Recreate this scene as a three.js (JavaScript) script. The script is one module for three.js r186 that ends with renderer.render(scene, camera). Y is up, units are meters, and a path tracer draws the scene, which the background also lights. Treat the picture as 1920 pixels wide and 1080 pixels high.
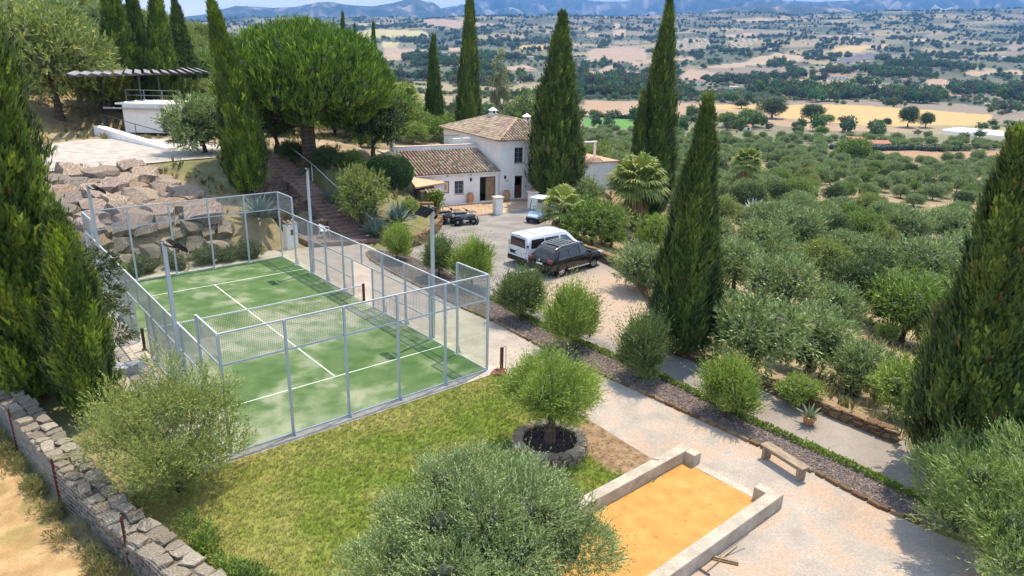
import * as THREE from 'three';
import { mergeVertices } from 'three/addons/utils/BufferGeometryUtils.js';
import { RoundedBoxGeometry } from 'three/addons/geometries/RoundedBoxGeometry.js';
import { createNoise2D, createNoise3D } from 'simplex-noise';

function rng(a) { return () => { a |= 0; a = a + 0x6D2B79F5 | 0; let t = Math.imul(a ^ a >>> 15, 1 | a); t = t + Math.imul(t ^ t >>> 7, 61 | t) ^ t; return ((t ^ t >>> 14) >>> 0) / 4294967296; }; }
// ---------------------------------------------------------------- camera, sky, sun, exposure
const scene = new THREE.Scene();
const V = (x, y, z) => new THREE.Vector3(x, y, z);
const CAM = V(-10.569, 11.798, 29.504), YAW = 0.7102, PITCH = -0.3214, ROLL = 0.0273, FPX = 1291.92;
const camera = new THREE.PerspectiveCamera(45.368, 1920 / 1080, 0.1, 40000);
const FW = V(Math.sin(YAW) * Math.cos(PITCH), Math.sin(PITCH), -Math.cos(YAW) * Math.cos(PITCH));
const R0 = V(Math.cos(YAW), 0, Math.sin(YAW)), U0 = R0.clone().cross(FW);
const RT = R0.clone().multiplyScalar(Math.cos(ROLL)).addScaledVector(U0, Math.sin(ROLL));
const UP = U0.clone().multiplyScalar(Math.cos(ROLL)).addScaledVector(R0, -Math.sin(ROLL));
camera.position.copy(CAM);
camera.quaternion.setFromRotationMatrix(new THREE.Matrix4().makeBasis(RT, UP, FW.clone().negate()));
camera.updateMatrixWorld(true);

const smoothT = (a, b, x) => { const t = Math.min(1, Math.max(0, (x - a) / (b - a))); return t * t * (3 - 2 * t); }, lerpT = (a, b, t) => a + (b - a) * t, SKYGAIN = 0.85;
const SUN = V(2.25, 5.9, -0.53).normalize();
// bright, partly clouded sky as an equirectangular float texture (air and clouds only)
{
  const W = 1024, Hh = 512, d = new Float32Array(W * Hh * 4), nz = createNoise3D(rng(71));
  for (let j = 0; j < Hh; j++) for (let i = 0; i < W; i++) { const el = ((j + 0.5) / Hh - 0.5) * Math.PI, az = (i + 0.5) / W * 2 * Math.PI, y = Math.sin(el), x = Math.cos(el) * Math.cos(az), z = Math.cos(el) * Math.sin(az), k = Math.max(0, y), q = 1 / (k + 0.25); let n = 0, a = 0.55, f = 1.1; for (let o = 0; o < 5; o++) { n += a * nz(x * q * f, z * q * f, o * 3.1); a *= 0.5; f *= 2.1; } const cl = Math.min(1, smoothT(-0.15, 0.4, n) + 0.75 * smoothT(0.2, 0.02, k)), air = [lerpT(0.62, 0.3, Math.sqrt(k)), lerpT(0.72, 0.46, Math.sqrt(k)), lerpT(0.84, 0.76, Math.sqrt(k))], lum = 0.88 + 0.3 * Math.max(0, n); const o = (j * W + i) * 4; for (let m = 0; m < 3; m++) d[o + m] = SKYGAIN * lerpT(air[m], lum * [1, 0.985, 0.965][m], cl * 0.85); d[o + 3] = 1; }
  const t = new THREE.DataTexture(d, W, Hh, THREE.RGBAFormat, THREE.FloatType); t.mapping = THREE.EquirectangularReflectionMapping; t.magFilter = t.minFilter = THREE.LinearFilter; t.needsUpdate = true; scene.background = t; scene.environment = t;
}
const sun = new THREE.DirectionalLight(0xffefd2, 2.9);
sun.position.copy(SUN).multiplyScalar(120).add(V(5, 0, 0)); sun.target.position.set(5, 0, 0);
sun.castShadow = true; sun.shadow.radius = 1;
Object.assign(sun.shadow.camera, { left: -70, right: 70, top: 70, bottom: -70, near: 1, far: 300 });
sun.shadow.mapSize.set(4096, 4096);
scene.add(sun, sun.target);
const renderer = new THREE.WebGLRenderer({ antialias: true });
renderer.toneMapping = THREE.LinearToneMapping;
renderer.toneMappingExposure = 2.2;
renderer.shadowMap.enabled = true;
scene.fog = new THREE.FogExp2(0x5a93d8, 0.00011);

// ---------------------------------------------------------------- helpers
const N2 = createNoise2D(rng(11)), N3 = createNoise3D(rng(12));
const fbm = (x, y, o = 4) => { let s = 0, a = 0.5; for (let i = 0; i < o; i++) { s += a * N2(x, y); x *= 2.03; y *= 2.03; a *= 0.5; } return s; };
const clamp = (x, a = 0, b = 1) => Math.min(b, Math.max(a, x));
const lerp = (a, b, t) => a + (b - a) * t;
const smooth = (a, b, x) => { const t = clamp((x - a) / (b - a)); return t * t * (3 - 2 * t); };
const pw = (pts, x) => { if (x <= pts[0][0]) return pts[0][1]; for (let i = 1; i < pts.length; i++) if (x <= pts[i][0]) return lerp(pts[i - 1][1], pts[i][1], (x - pts[i - 1][0]) / (pts[i][0] - pts[i - 1][0])); return pts[pts.length - 1][1]; };
const mix3 = (a, b, t) => [lerp(a[0], b[0], t), lerp(a[1], b[1], t), lerp(a[2], b[2], t)];
const lin = (h) => { const c = new THREE.Color(h); return [c.r, c.g, c.b]; };
const taken = new Map();
const numbered = (n) => { const k = taken.get(n) ?? 0; taken.set(n, k + 1); return k ? n + '_' + String(k).padStart(3, '0') : n; };
function tag(o, label, category, group, kind) { if (label) o.userData.label = label; if (category) o.userData.category = category; if (group) o.userData.group = group; if (kind) o.userData.kind = kind; return o; }
function thing(name, label, category, pos = [0, 0, 0], turn = 0, group) { const o = new THREE.Group(); o.name = numbered(name); o.position.set(...pos); o.rotation.y = turn; scene.add(o); return tag(o, label, category, group); }
function part(name, geo, mat, parent, pos, turn) { const m = new THREE.Mesh(geo, mat); m.name = parent ? name : numbered(name); m.castShadow = m.receiveShadow = true; if (pos) m.position.set(...pos); if (turn) m.rotation.y = turn; (parent ?? scene).add(m); return m; }
function struct(name, geo, mat) { const m = part(name, geo, mat); m.userData.kind = 'structure'; return m; }
function copyOf(o, pos, turn, s, label, group) { const c = o.clone(); c.name = numbered(o.name.replace(/_\d\d\d$/, '')); c.userData = { ...o.userData }; c.position.set(...pos); c.rotation.y = turn; if (Array.isArray(s)) c.scale.set(...s); else c.scale.setScalar(s); if (label) c.userData.label = label; if (group) c.userData.group = group; scene.add(c); return c; }

// geometry collector: flat-shaded triangles with colours and metre uv
class GB {
  constructor() { this.p = []; this.c = []; this.u = []; this.k = [1, 1, 1]; }
  tri(a, b, c) { this.p.push(a[0], a[1], a[2], b[0], b[1], b[2], c[0], c[1], c[2]); const k = this.k; this.c.push(k[0], k[1], k[2], k[0], k[1], k[2], k[0], k[1], k[2]); this.u.push(0, 0, 1, 0, 0, 1); return this; }
  quad(a, b, c, d) { const w = Math.hypot(b[0] - a[0], b[1] - a[1], b[2] - a[2]), h = Math.hypot(d[0] - a[0], d[1] - a[1], d[2] - a[2]); this.p.push(...a, ...b, ...c, ...a, ...c, ...d); const k = this.k; for (let i = 0; i < 6; i++) this.c.push(k[0], k[1], k[2]); this.u.push(0, 0, w, 0, w, h, 0, 0, w, h, 0, h); return this; }
  hexa(v) { const q = (a, b, c, d) => this.quad(v[a], v[b], v[c], v[d]); q(0, 1, 5, 4); q(1, 2, 6, 5); q(2, 3, 7, 6); q(3, 0, 4, 7); q(4, 5, 6, 7); q(3, 2, 1, 0); return this; } // 0-3 bottom (ccw from above: -z+... ), 4-7 top
  box(x0, y0, z0, x1, y1, z1) { return this.hexa([[x0, y0, z1], [x1, y0, z1], [x1, y0, z0], [x0, y0, z0], [x0, y1, z1], [x1, y1, z1], [x1, y1, z0], [x0, y1, z0]]); }
  beam(a, b, w, h = w, upv = [0, 1, 0]) { const A = V(...a), B = V(...b), d = B.clone().sub(A).normalize(); let s = d.clone().cross(V(...upv)); if (s.lengthSq() < 1e-6) s = d.clone().cross(V(1, 0, 0)); s.normalize(); const n = s.clone().cross(d).normalize(); s.multiplyScalar(w / 2); n.multiplyScalar(h / 2);
    const P = (O, i, j) => O.clone().addScaledVector(s, i).addScaledVector(n, j).toArray();
    return this.hexa([P(A, -1, -1), P(A, 1, -1), P(B, 1, -1), P(B, -1, -1), P(A, -1, 1), P(A, 1, 1), P(B, 1, 1), P(B, -1, 1)]); }
  tube(pts, rad, n = 6) { let prev; for (let i = 0; i < pts.length; i++) { const p = V(...pts[i]), d = V(...pts[Math.min(i + 1, pts.length - 1)]).sub(V(...pts[Math.max(i - 1, 0)])).normalize(); let s = d.clone().cross(Math.abs(d.y) > 0.9 ? V(1, 0, 0.2) : V(0, 1, 0)).normalize(); const t = s.clone().cross(d); const r = Array.isArray(rad) ? rad[i] : rad, ring = []; for (let k = 0; k < n; k++) { const a = k / n * 6.2832; ring.push(p.clone().addScaledVector(s, Math.cos(a) * r).addScaledVector(t, Math.sin(a) * r).toArray()); } if (prev) for (let k = 0; k < n; k++) this.quad(prev[k], prev[(k + 1) % n], ring[(k + 1) % n], ring[k]); prev = ring; } return this; }
  leaf(px, py, pz, dx, dy, dz, sx, sy, sz, L, W) { const mx = px + dx * L * 0.45, my = py + dy * L * 0.45, mz = pz + dz * L * 0.45, ex = px + dx * L, ey = py + dy * L, ez = pz + dz * L, w = W / 2; this.p.push(px, py, pz, mx + sx * w, my + sy * w, mz + sz * w, ex, ey, ez, px, py, pz, ex, ey, ez, mx - sx * w, my - sy * w, mz - sz * w); const k = this.k; for (let i = 0; i < 6; i++) this.c.push(k[0], k[1], k[2]); }
  add(geo, m) { const g = geo.index ? geo.toNonIndexed() : geo.clone(); if (m) g.applyMatrix4(m); const a = g.attributes.position.array, u = g.attributes.uv?.array, k = this.k; for (let i = 0; i < a.length; i++) this.p.push(a[i]); for (let i = 0; i < a.length / 3; i++) { this.c.push(k[0], k[1], k[2]); this.u.push(u ? u[i * 2] : 0, u ? u[i * 2 + 1] : 0); } return this; }
  geo(o = {}) { const g = new THREE.BufferGeometry(); g.setAttribute('position', new THREE.Float32BufferAttribute(this.p, 3)); if (o.color) g.setAttribute('color', new THREE.Float32BufferAttribute(this.c, 3)); if (o.uv) g.setAttribute('uv', new THREE.Float32BufferAttribute(this.u, 2)); let r = g; if (o.smooth) { r = mergeVertices(g, 1e-4); } r.computeVertexNormals(); return r; }
}
const M4 = (x, y, z, rx = 0, ry = 0, rz = 0, sx = 1, sy = sx, sz = sx) => new THREE.Matrix4().compose(V(x, y, z), new THREE.Quaternion().setFromEuler(new THREE.Euler(rx, ry, rz, 'YXZ')), V(sx, sy, sz));
function tex(w, h, fn, rep) { const d = new Uint8Array(w * h * 4); for (let j = 0; j < h; j++) for (let i = 0; i < w; i++) { const c = fn((i + 0.5) / w, (j + 0.5) / h), o = (j * w + i) * 4; d[o] = clamp(c[0], 0, 255); d[o + 1] = clamp(c[1], 0, 255); d[o + 2] = clamp(c[2], 0, 255); d[o + 3] = 255; } const t = new THREE.DataTexture(d, w, h); t.magFilter = THREE.LinearFilter; t.minFilter = THREE.LinearMipmapLinearFilter; t.generateMipmaps = true; t.colorSpace = THREE.SRGBColorSpace; t.wrapS = t.wrapT = THREE.RepeatWrapping; if (rep) t.repeat.set(rep, rep); t.needsUpdate = true; return t; }
// flat sheet over a world polygon, texture computed in world metres
function sheetGeo(poly, y, box, hole) { const c = poly.map(([x, z]) => new THREE.Vector2(x, z)), hs = hole ? [hole.map(([x, z]) => new THREE.Vector2(x, z))] : []; const f = THREE.ShapeUtils.triangulateShape(c, hs), all = c.concat(...hs), p = [], u = []; for (const t of f) { const [a, b, d] = t.map((i) => all[i]); const cw = (b.x - a.x) * (d.y - a.y) - (b.y - a.y) * (d.x - a.x) > 0; for (const q of cw ? [a, d, b] : [a, b, d]) { p.push(q.x, typeof y === 'function' ? y(q.x, q.y) : y, q.y); u.push((q.x - box[0]) / (box[2] - box[0]), (q.y - box[1]) / (box[3] - box[1])); } } const g = new THREE.BufferGeometry(); g.setAttribute('position', new THREE.Float32BufferAttribute(p, 3)); g.setAttribute('uv', new THREE.Float32BufferAttribute(u, 2)); g.computeVertexNormals(); return g; }
const sheetTex = (box, w, h, fn) => tex(w, h, (u, v) => fn(lerp(box[0], box[2], u), lerp(box[1], box[3], v)));
const bboxOf = (poly) => [Math.min(...poly.map((p) => p[0])), Math.min(...poly.map((p) => p[1])), Math.max(...poly.map((p) => p[0])), Math.max(...poly.map((p) => p[1]))];
const inPoly = (x, z, p) => { let r = false; for (let i = 0, j = p.length - 1; i < p.length; j = i++) if ((p[i][1] > z) !== (p[j][1] > z) && x < (p[j][0] - p[i][0]) * (z - p[i][1]) / (p[j][1] - p[i][1]) + p[i][0]) r = !r; return r; };

// ---------------------------------------------------------------- the lie of the land
const CY = Math.cos(YAW), SY = Math.sin(YAW);
const edgePts = [[-300, 90], [-120, 70], [-60, 55], [-30, 46], [-18, 41], [-12, 33], [-9, 28], [-7, 25.2], [-4, 22.6], [-1, 20.9], [1, 20.9], [3.5, 20.3], [6.2, 18.9], [8.6, 17], [10.3, 15.5], [13, 12.9], [80, 12.9]];
const bankPts = [[-40, -12.4], [8, -12.4], [9, -10.6], [11.4, -10.2], [12.2, -7.9], [14.5, -8.8], [17.4, -11.5], [18.8, -13.4], [19.6, -20.6], [27, -20.2], [31, -29.5], [36, -45], [46, -75], [70, -130]];
const valley = [[0, -20], [700, -21], [1000, -14], [1500, 8], [2000, 45], [2600, 100], [3300, 180], [4000, 268], [4500, 285], [5500, 240], [9000, 120]];
function H(x, z) {
  const dx = x - CAM.x, dz = z - CAM.z, s = dx * SY - dz * CY, t = dx * CY + dz * SY;
  let y = 0; const e = x - pw(edgePts, z);
  if (e > 0) y = -21 * (1 - Math.exp(-e / 72));
  const b = pw(bankPts, x) - z;
  if (b > 0) { const steep = b < 1.3 ? b * 1.55 : Math.min(4, 2.015 + (b - 1.3) * 0.2), soft = Math.min(4, 0.36 * b), wall = Math.min(3.4, 1.6 * b), cut = 0.75 * smooth(5.8, 6.8, x) * (1 - smooth(11.5, 12.3, x)) * smooth(0, 2, b) * (1 - smooth(9, 12.5, b)); let r = lerp(steep, soft, smooth(5.6, 7.6, x)); r = lerp(r, wall, smooth(18.8, 19.8, x)); y += r * (e > 0 ? Math.exp(-e / 25) : 1) - Math.min(cut, r);
    const hill = Math.max(0, -34.5 - 10 * smooth(50, 60, s) * (1 - smooth(84, 104, s)) - t); y += (0.42 * Math.min(6, hill) + 0.27 * Math.max(0, hill - 6)) * smooth(8, 14, b) * (1 - smooth(120, 300, s)); }
  const d = Math.max(0, s);
  if (d > 140) { const f = clamp(0.86 + 0.5 * t / Math.max(d, 1), 0.35, 1.5); const vy = -20 + (pw(valley, d) + 20) * f + smooth(600, 1500, d) * 24 * fbm(x / 900, z / 900, 4); y = lerp(y, vy, smooth(150, 400, d)); }
  if (d > 40 || Math.abs(t) > 30) y += 0.5 * N2(x / 23, z / 23) * smooth(40, 90, Math.max(d, Math.abs(t)));
  return y;
}
const ray = (px, py) => FW.clone().addScaledVector(RT, (px - 960) / FPX).addScaledVector(UP, (540 - py) / FPX);
function G(px, py, y = 0) { const d = ray(px, py), k = (y - CAM.y) / d.y; return [CAM.x + d.x * k, y, CAM.z + d.z * k]; }   // pixel on a level plane
function TG(px, py, from = 8) { const d = ray(px, py).normalize(); let a = from, b = from; for (let i = 0; i < 1400; i++) { b = a * 1.006; const x = CAM.x + d.x * b, z = CAM.z + d.z * b; if (CAM.y + d.y * b < H(x, z)) { let lo = a, hi = b; for (let k = 0; k < 12; k++) { const m = (lo + hi) / 2; if (CAM.y + d.y * m < H(CAM.x + d.x * m, CAM.z + d.z * m)) hi = m; else lo = m; } const X = CAM.x + d.x * hi, Z = CAM.z + d.z * hi; return [X, H(X, Z), Z]; } a = b; } return [CAM.x + d.x * a, 0, CAM.z + d.z * a]; }   // pixel on the terrain
const depthOf = (p) => (p[0] - CAM.x) * FW.x + (p[1] - CAM.y) * FW.y + (p[2] - CAM.z) * FW.z;
const fromST = (s, t) => [CAM.x + s * SY + t * CY, CAM.z - s * CY + t * SY];

// ---------------------------------------------------------------- materials
const std = (color, o = {}) => new THREE.MeshStandardMaterial({ color, roughness: 0.85, ...o });
const MAT = {
  white: std(0xe9e6e2, { roughness: 0.9 }), steel: std(0xbfc6cd, { roughness: 0.5, metalness: 0.15 }), steelDark: std(0x3c4046, { roughness: 0.5, metalness: 0.3 }),
  black: std(0x0d0e10, { roughness: 0.5 }), rubber: std(0x121212, { roughness: 0.9 }), rust: std(0x5a3324), wire: std(0xa3a9ae, { roughness: 0.5, metalness: 0.4 }),
  glass: new THREE.MeshPhysicalMaterial({ color: 0xf2f8f5, roughness: 0.02, transmission: 1, thickness: 0, ior: 1.65 }),
  carGlass: new THREE.MeshPhysicalMaterial({ color: 0x0b0e10, roughness: 0.06, clearcoat: 1 }),
  leaf: new THREE.MeshPhysicalMaterial({ vertexColors: true, roughness: 0.75, transmission: 0.32, thickness: 0, side: THREE.DoubleSide }),
  leafSolid: std(0xffffff, { vertexColors: true, roughness: 0.9 }),
  vcol: std(0xffffff, { vertexColors: true, roughness: 0.9, side: THREE.DoubleSide }),
  terracotta: std(0xb58a66), chrome: std(0xc9ced2, { metalness: 0.9, roughness: 0.25 }),
};
const grainTex = (c1, c2, sc, rep, off = 0) => { const t = tex(320, 320, (u, v) => { const q = fbm(u * 2.2 * sc + off, v * 2.2 * sc + off, 5) * 0.9 + fbm(u * 14 * sc, v * 14 * sc + off, 3) * 0.5, k = (((Math.sin(u * 791.3 + v * 3137.7) * 43758.5) % 1) + 1) % 1 - 0.5; return mix3(c1, c2, clamp(0.5 + q * 0.8 + k * 0.2)); }, rep); t.wrapS = t.wrapT = THREE.MirroredRepeatWrapping; return t; };
MAT.concrete = std(0xfff4e6, { map: grainTex([158, 156, 150], [196, 194, 188], 1.2, 0.5) });
MAT.bark = std(0xffffff, { map: grainTex([62, 50, 40], [120, 104, 88], 2.2, 0.8, 5), roughness: 0.95 });
MAT.wood = std(0xffffff, { map: grainTex([128, 112, 92], [172, 156, 134], 1.4, 0.8, 9) });
MAT.brick = std(0xffffff, { map: grainTex([116, 94, 84], [156, 130, 116], 1.6, 0.6, 3) });
// ---------------------------------------------------------------- terrain with the valley's fields
const FIELDS = [ // [sRGB colour, stripes, pixel outline on the terrain]
  ['#c9ab72', 0, [1310, 196, 1600, 196, 1860, 215, 1850, 233, 1640, 236, 1480, 222, 1420, 205, 1310, 205]],
  ['#b1957a', 0, [1095, 188, 1230, 190, 1310, 195, 1420, 206, 1490, 225, 1640, 238, 1760, 247, 1600, 246, 1480, 238, 1420, 228, 1300, 222, 1200, 222, 1095, 216]],
  ['#5f9440', 0, [1095, 222, 1180, 224, 1240, 242, 1150, 241, 1095, 236]], ['#b08d6e', 0, [1640, 285, 1880, 283, 1920, 304, 1680, 304]],
  ['#c8aa8a', 0, [1640, 390, 1750, 385, 1830, 395, 1840, 408, 1700, 410]], ['#8ea05e', 0, [1110, 170, 1180, 172, 1175, 178, 1110, 177]],
  ['#b39c88', 0, [1100, 97, 1150, 85, 1210, 92, 1212, 110, 1180, 116, 1100, 116]], ['#b49c88', 0, [1257, 148, 1292, 130, 1400, 138, 1400, 148, 1310, 152]],
  ['#b8a38a', 0, [1300, 127, 1390, 118, 1500, 104, 1500, 115, 1380, 127]], ['#b9a890', 1, [1250, 75, 1305, 70, 1330, 72, 1332, 88, 1300, 92, 1250, 96]],
  ['#b9a890', 1, [1372, 73, 1420, 72, 1428, 80, 1390, 92, 1365, 93]], ['#bfa78e', 0, [1358, 64, 1415, 60, 1417, 66, 1360, 69]],
  ['#c0a890', 0, [1148, 67, 1150, 57, 1175, 56, 1173, 68]], ['#bda490', 0, [1150, 43, 1162, 43, 1165, 55, 1152, 55]], ['#bda98e', 1, [1100, 60, 1130, 61, 1128, 70, 1100, 69]],
  ['#c4b985', 0, [660, 62, 720, 55, 800, 59, 802, 64, 820, 66, 740, 69, 660, 70]], ['#b79d88', 0, [780, 38, 810, 36, 935, 44, 900, 52, 850, 53, 800, 48]],
  ['#c0b482', 0, [670, 44, 712, 42, 712, 47, 670, 49]], ['#b7a08c', 0, [720, 88, 800, 92, 805, 100, 760, 112, 730, 115, 715, 105]], ['#c2b684', 0, [715, 78, 750, 80, 745, 88, 715, 90]],
  ['#d0b26c', 0, [972, 92, 980, 84, 1020, 86, 1018, 93]], ['#b89d84', 0, [1018, 85, 1045, 84, 1035, 95, 1018, 94]], ['#b89e88', 0, [950, 125, 985, 121, 1005, 130, 955, 132]],
  ['#b7a08a', 0, [1100, 138, 1127, 129, 1158, 120, 1154, 131, 1202, 135, 1200, 144, 1160, 140, 1100, 144]],
  ['#c9b080', 0, [1562, 92, 1620, 84, 1670, 83, 1653, 90, 1612, 97, 1562, 98]], ['#cdb58a', 0, [1695, 73, 1747, 72, 1746, 79, 1720, 80]],
  ['#6f6a70', 0, [1562, 117, 1603, 100, 1655, 102, 1653, 110, 1582, 121]], ['#a8968a', 0, [1500, 106, 1558, 107, 1562, 112, 1500, 114]],
  ['#b9a184', 0, [1807, 138, 1853, 131, 1916, 131, 1916, 140, 1832, 144]], ['#b79a84', 0, [1735, 150, 1766, 148, 1790, 154, 1807, 162, 1770, 165, 1735, 158]],
  ['#bba48c', 0, [1649, 129, 1718, 125, 1697, 131, 1653, 133]], ['#b79f86', 0, [1605, 167, 1624, 160, 1676, 163, 1645, 169]], ['#9d8d82', 0, [1843, 92, 1900, 84, 1940, 84, 1940, 90, 1850, 95]],
  ['#b9a488', 0, [1500, 149, 1560, 151, 1640, 156, 1640, 158, 1560, 154, 1500, 152]], ['#bfa98c', 1, [1540, 66, 1610, 62, 1650, 66, 1600, 72, 1540, 74]], ['#a99b86', 1, [1150, 76, 1200, 74, 1200, 84, 1150, 84]],
  ['#c3ab8e', 0, [1370, 38, 1410, 36, 1480, 36, 1470, 39, 1400, 40]], ['#b49f8a', 0, [1180, 118, 1300, 108, 1300, 113, 1190, 124]], ['#8f8a60', 0, [1290, 124, 1350, 122, 1340, 126, 1290, 127]],
  ['#bfa588', 0, [830, 90, 880, 88, 880, 96, 835, 97]], ['#a9a274', 0, [560, 44, 640, 42, 640, 46, 560, 48]], ['#b9a088', 0, [545, 60, 620, 56, 600, 64, 545, 66]],
].map(([c, st, px]) => { const pts = []; for (let i = 0; i < px.length; i += 2) { const p = TG(px[i], px[i + 1], 60); pts.push([p[0], p[2]]); } return { c: lin(c), st, pts, b: bboxOf(pts) }; });
const fieldAt = (x, z) => { for (const f of FIELDS) if (x > f.b[0] && x < f.b[2] && z > f.b[1] && z < f.b[3] && inPoly(x, z, f.pts)) return f; return null; };
const TC = { earth: [0.42, 0.31, 0.2], dry: [0.36, 0.28, 0.15], grass: [0.17, 0.19, 0.06], scrub: [0.095, 0.115, 0.06], dark: [0.055, 0.08, 0.045], olive: [0.115, 0.135, 0.085] };
function groundColor(x, z) {
  const dx = x - CAM.x, dz = z - CAM.z, s = dx * SY - dz * CY, t = dx * CY + dz * SY, n = fbm(x / 7, z / 7, 4), m = fbm(x / 41 + 9, z / 41, 3);
  let c;
  if (s < 330) { c = mix3(TC.dry, TC.earth, smooth(-0.3, 0.4, n)); c = mix3(c, TC.grass, smooth(0.0, 0.35, m + 0.4 * n) * 0.8); if (t < -8 && s > 55) c = mix3(c, TC.grass, smooth(60, 110, s) * 0.55); if (t < -36) c = mix3(c, [0.4, 0.3, 0.16], 0.6 * smooth(-0.2, 0.3, n)); }
  if (s >= 150) { const p = fbm(x / 260 + 3, z / 260, 4), cell = N2(Math.floor(x / 130 + 0.6 * N2(x / 300, z / 300)) * 3.7, Math.floor(z / 170 + 0.6 * N2(z / 300, x / 300)) * 5.3); let f = mix3(TC.scrub, TC.olive, smooth(-0.3, 0.3, p)); f = mix3(f, TC.dark, smooth(0.1, 0.45, -p + 0.3 * n)); if (cell > 0.1) f = mix3(f, cell > 0.45 ? [0.42, 0.34, 0.2] : cell > 0.28 ? [0.33, 0.26, 0.2] : [0.27, 0.25, 0.15], 0.8); else if (cell < -0.45) f = mix3(f, [0.17, 0.17, 0.1], 0.7); const F = fieldAt(x, z); if (F) { f = F.c.map((q) => q * (1 + 0.12 * n)); if (F.st) { const w = Math.sin((x * 0.8 + z * 0.35) * 0.75); f = w > 0.1 ? mix3(f, TC.olive, 0.8) : f; } } c = c ? mix3(c, f, F ? 1 : smooth(150, 330, s)) : f; }
  return c;
}
const groundMap = grainTex([205, 205, 205], [255, 255, 255], 1.8, 1, 2);
function polarGround(angles, radii, drop) {
  const p = [], c = [], u = [], id = [], n = radii.length;
  for (const a of angles) for (const r of radii) { const x = CAM.x + r * Math.sin(YAW + a), z = CAM.z - r * Math.cos(YAW + a); let y = H(x, z); if (r < 90) y -= 0.06; p.push(x, y - drop, z); c.push(...groundColor(x, z)); u.push(x / 9, z / 9); }
  for (let i = 0; i + 1 < angles.length; i++) for (let j = 0; j + 1 < n; j++) { const a = i * n + j, b = a + n; id.push(a, a + 1, b, b, a + 1, b + 1); }
  const g = new THREE.BufferGeometry(); g.setAttribute('position', new THREE.Float32BufferAttribute(p, 3)); g.setAttribute('color', new THREE.Float32BufferAttribute(c, 3)); g.setAttribute('uv', new THREE.Float32BufferAttribute(u, 2)); g.setIndex(id); 
  g.computeVertexNormals(); const nn = g.attributes.normal; if (nn.getY(5) < 0) { for (let i = 0; i < id.length; i += 3) { const k = id[i]; id[i] = id[i + 1]; id[i + 1] = k; } g.setIndex(id); g.computeVertexNormals(); } return g;
}
const geoSeries = (a, b, k) => { const r = []; for (let x = a; x < b; x *= k) r.push(x); r.push(b); return r; };
const linSeries = (a, b, n) => Array.from({ length: n + 1 }, (_, i) => a + (b - a) * i / n);
const groundMat = std(0xffffff, { vertexColors: true, map: groundMap, roughness: 1 });
const D2R = Math.PI / 180;
struct('ground', polarGround([...linSeries(-46, 46, 300).map((a) => a * D2R), ...linSeries(52, 314, 44).map((a) => a * D2R)], geoSeries(1.5, 165, 1.02), 0), groundMat);
struct('valley', polarGround(linSeries(-44, 44, 560).map((a) => a * D2R), geoSeries(160, 5600, 1.0125), 0), groundMat);
struct('valley_side', polarGround(linSeries(44, 316, 60).map((a) => a * D2R), geoSeries(160, 5600, 1.08), 0.4), groundMat);

// mountains: ridge lines read as elevation angles, built 6 to 11 km away
function mountains(name, ridge, dist, depth, baseRow, seed, tint) {
  const cols = [], nj = 44; for (let px = ridge[0][0]; px <= ridge[ridge.length - 1][0]; px += 5) cols.push(px);
  const p = [], c = [], id = [];
  for (const px of cols) { const dr = ray(px, 100), L = Math.hypot(dr.x, dr.z), ux = dr.x / L, uz = dr.z / L, top = ray(px, pw(ridge, px)), base = ray(px, baseRow), sT = top.y / Math.hypot(top.x, top.z), sB = base.y / Math.hypot(base.x, base.z);
    for (let j = 0; j <= nj; j++) { const f = j / nj, up = f < 0.8 ? f / 0.8 : 1 - (f - 0.8) / 0.2 * 0.5, r = dist + depth * f, x = CAM.x + ux * r, z = CAM.z + uz * r, hT = CAM.y + sT * (dist + depth * 0.8), hB = CAM.y + (sB - 0.012) * dist; const rid = 1 - Math.abs(N2(x / 900 + seed, z / 900)) * 1.1 - 0.35 * Math.abs(N2(x / 330, z / 330 + seed)); const y = lerp(hB, hT, Math.pow(up, 0.85)) + (hT - hB) * 0.5 * (rid - 0.55) * Math.sin(Math.PI * clamp(up)) ; p.push(x, y, z);
      const n = fbm(x / 420 + seed, z / 420, 4), k = mix3([0.055, 0.075, 0.05], [0.2, 0.18, 0.14], smooth(-0.05, 0.45, n)); c.push(...(n > 0.34 ? mix3(k, tint, 0.75) : k)); } }
  const n = nj + 1; for (let i = 0; i + 1 < cols.length; i++) for (let j = 0; j < nj; j++) { const a = i * n + j, b = a + n; id.push(a, b, a + 1, b, b + 1, a + 1); }
  const g = new THREE.BufferGeometry(); g.setAttribute('position', new THREE.Float32BufferAttribute(p, 3)); g.setAttribute('color', new THREE.Float32BufferAttribute(c, 3)); g.setIndex(id); g.computeVertexNormals();
  struct(name, g, new THREE.MeshStandardMaterial({ vertexColors: true, roughness: 1, side: THREE.DoubleSide }));
}
mountains('mountain', [[150, 45], [330, 34], [390, 27], [430, 16], [450, 11], [520, 15], [560, 13], [600, 5], [620, 3], [650, 8], [700, 12], [740, 5], [760, 0], [785, -2], [800, 3], [812, 3], [830, 17], [870, 28], [950, 40]], 6500, 2600, 50, 3.1, [0.42, 0.34, 0.27]);
mountains('mountain', [[780, 40], [815, 22], [840, 13], [870, 8], [890, -1], [950, -8], [1060, -5], [1110, 2], [1160, 3], [1250, -12], [1400, -8], [1455, 1], [1520, 3], [1575, 2], [1640, -4], [1750, -12], [1920, -16], [2100, -16]], 7800, 3600, 46, 7.7, [0.42, 0.36, 0.3]);
mountains('mountain', [[1240, 30], [1330, 18], [1420, 9], [1500, 11], [1570, 16], [1600, 26], [1640, 34]], 5600, 1300, 44, 1.3, [0.5, 0.4, 0.34]);

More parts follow.
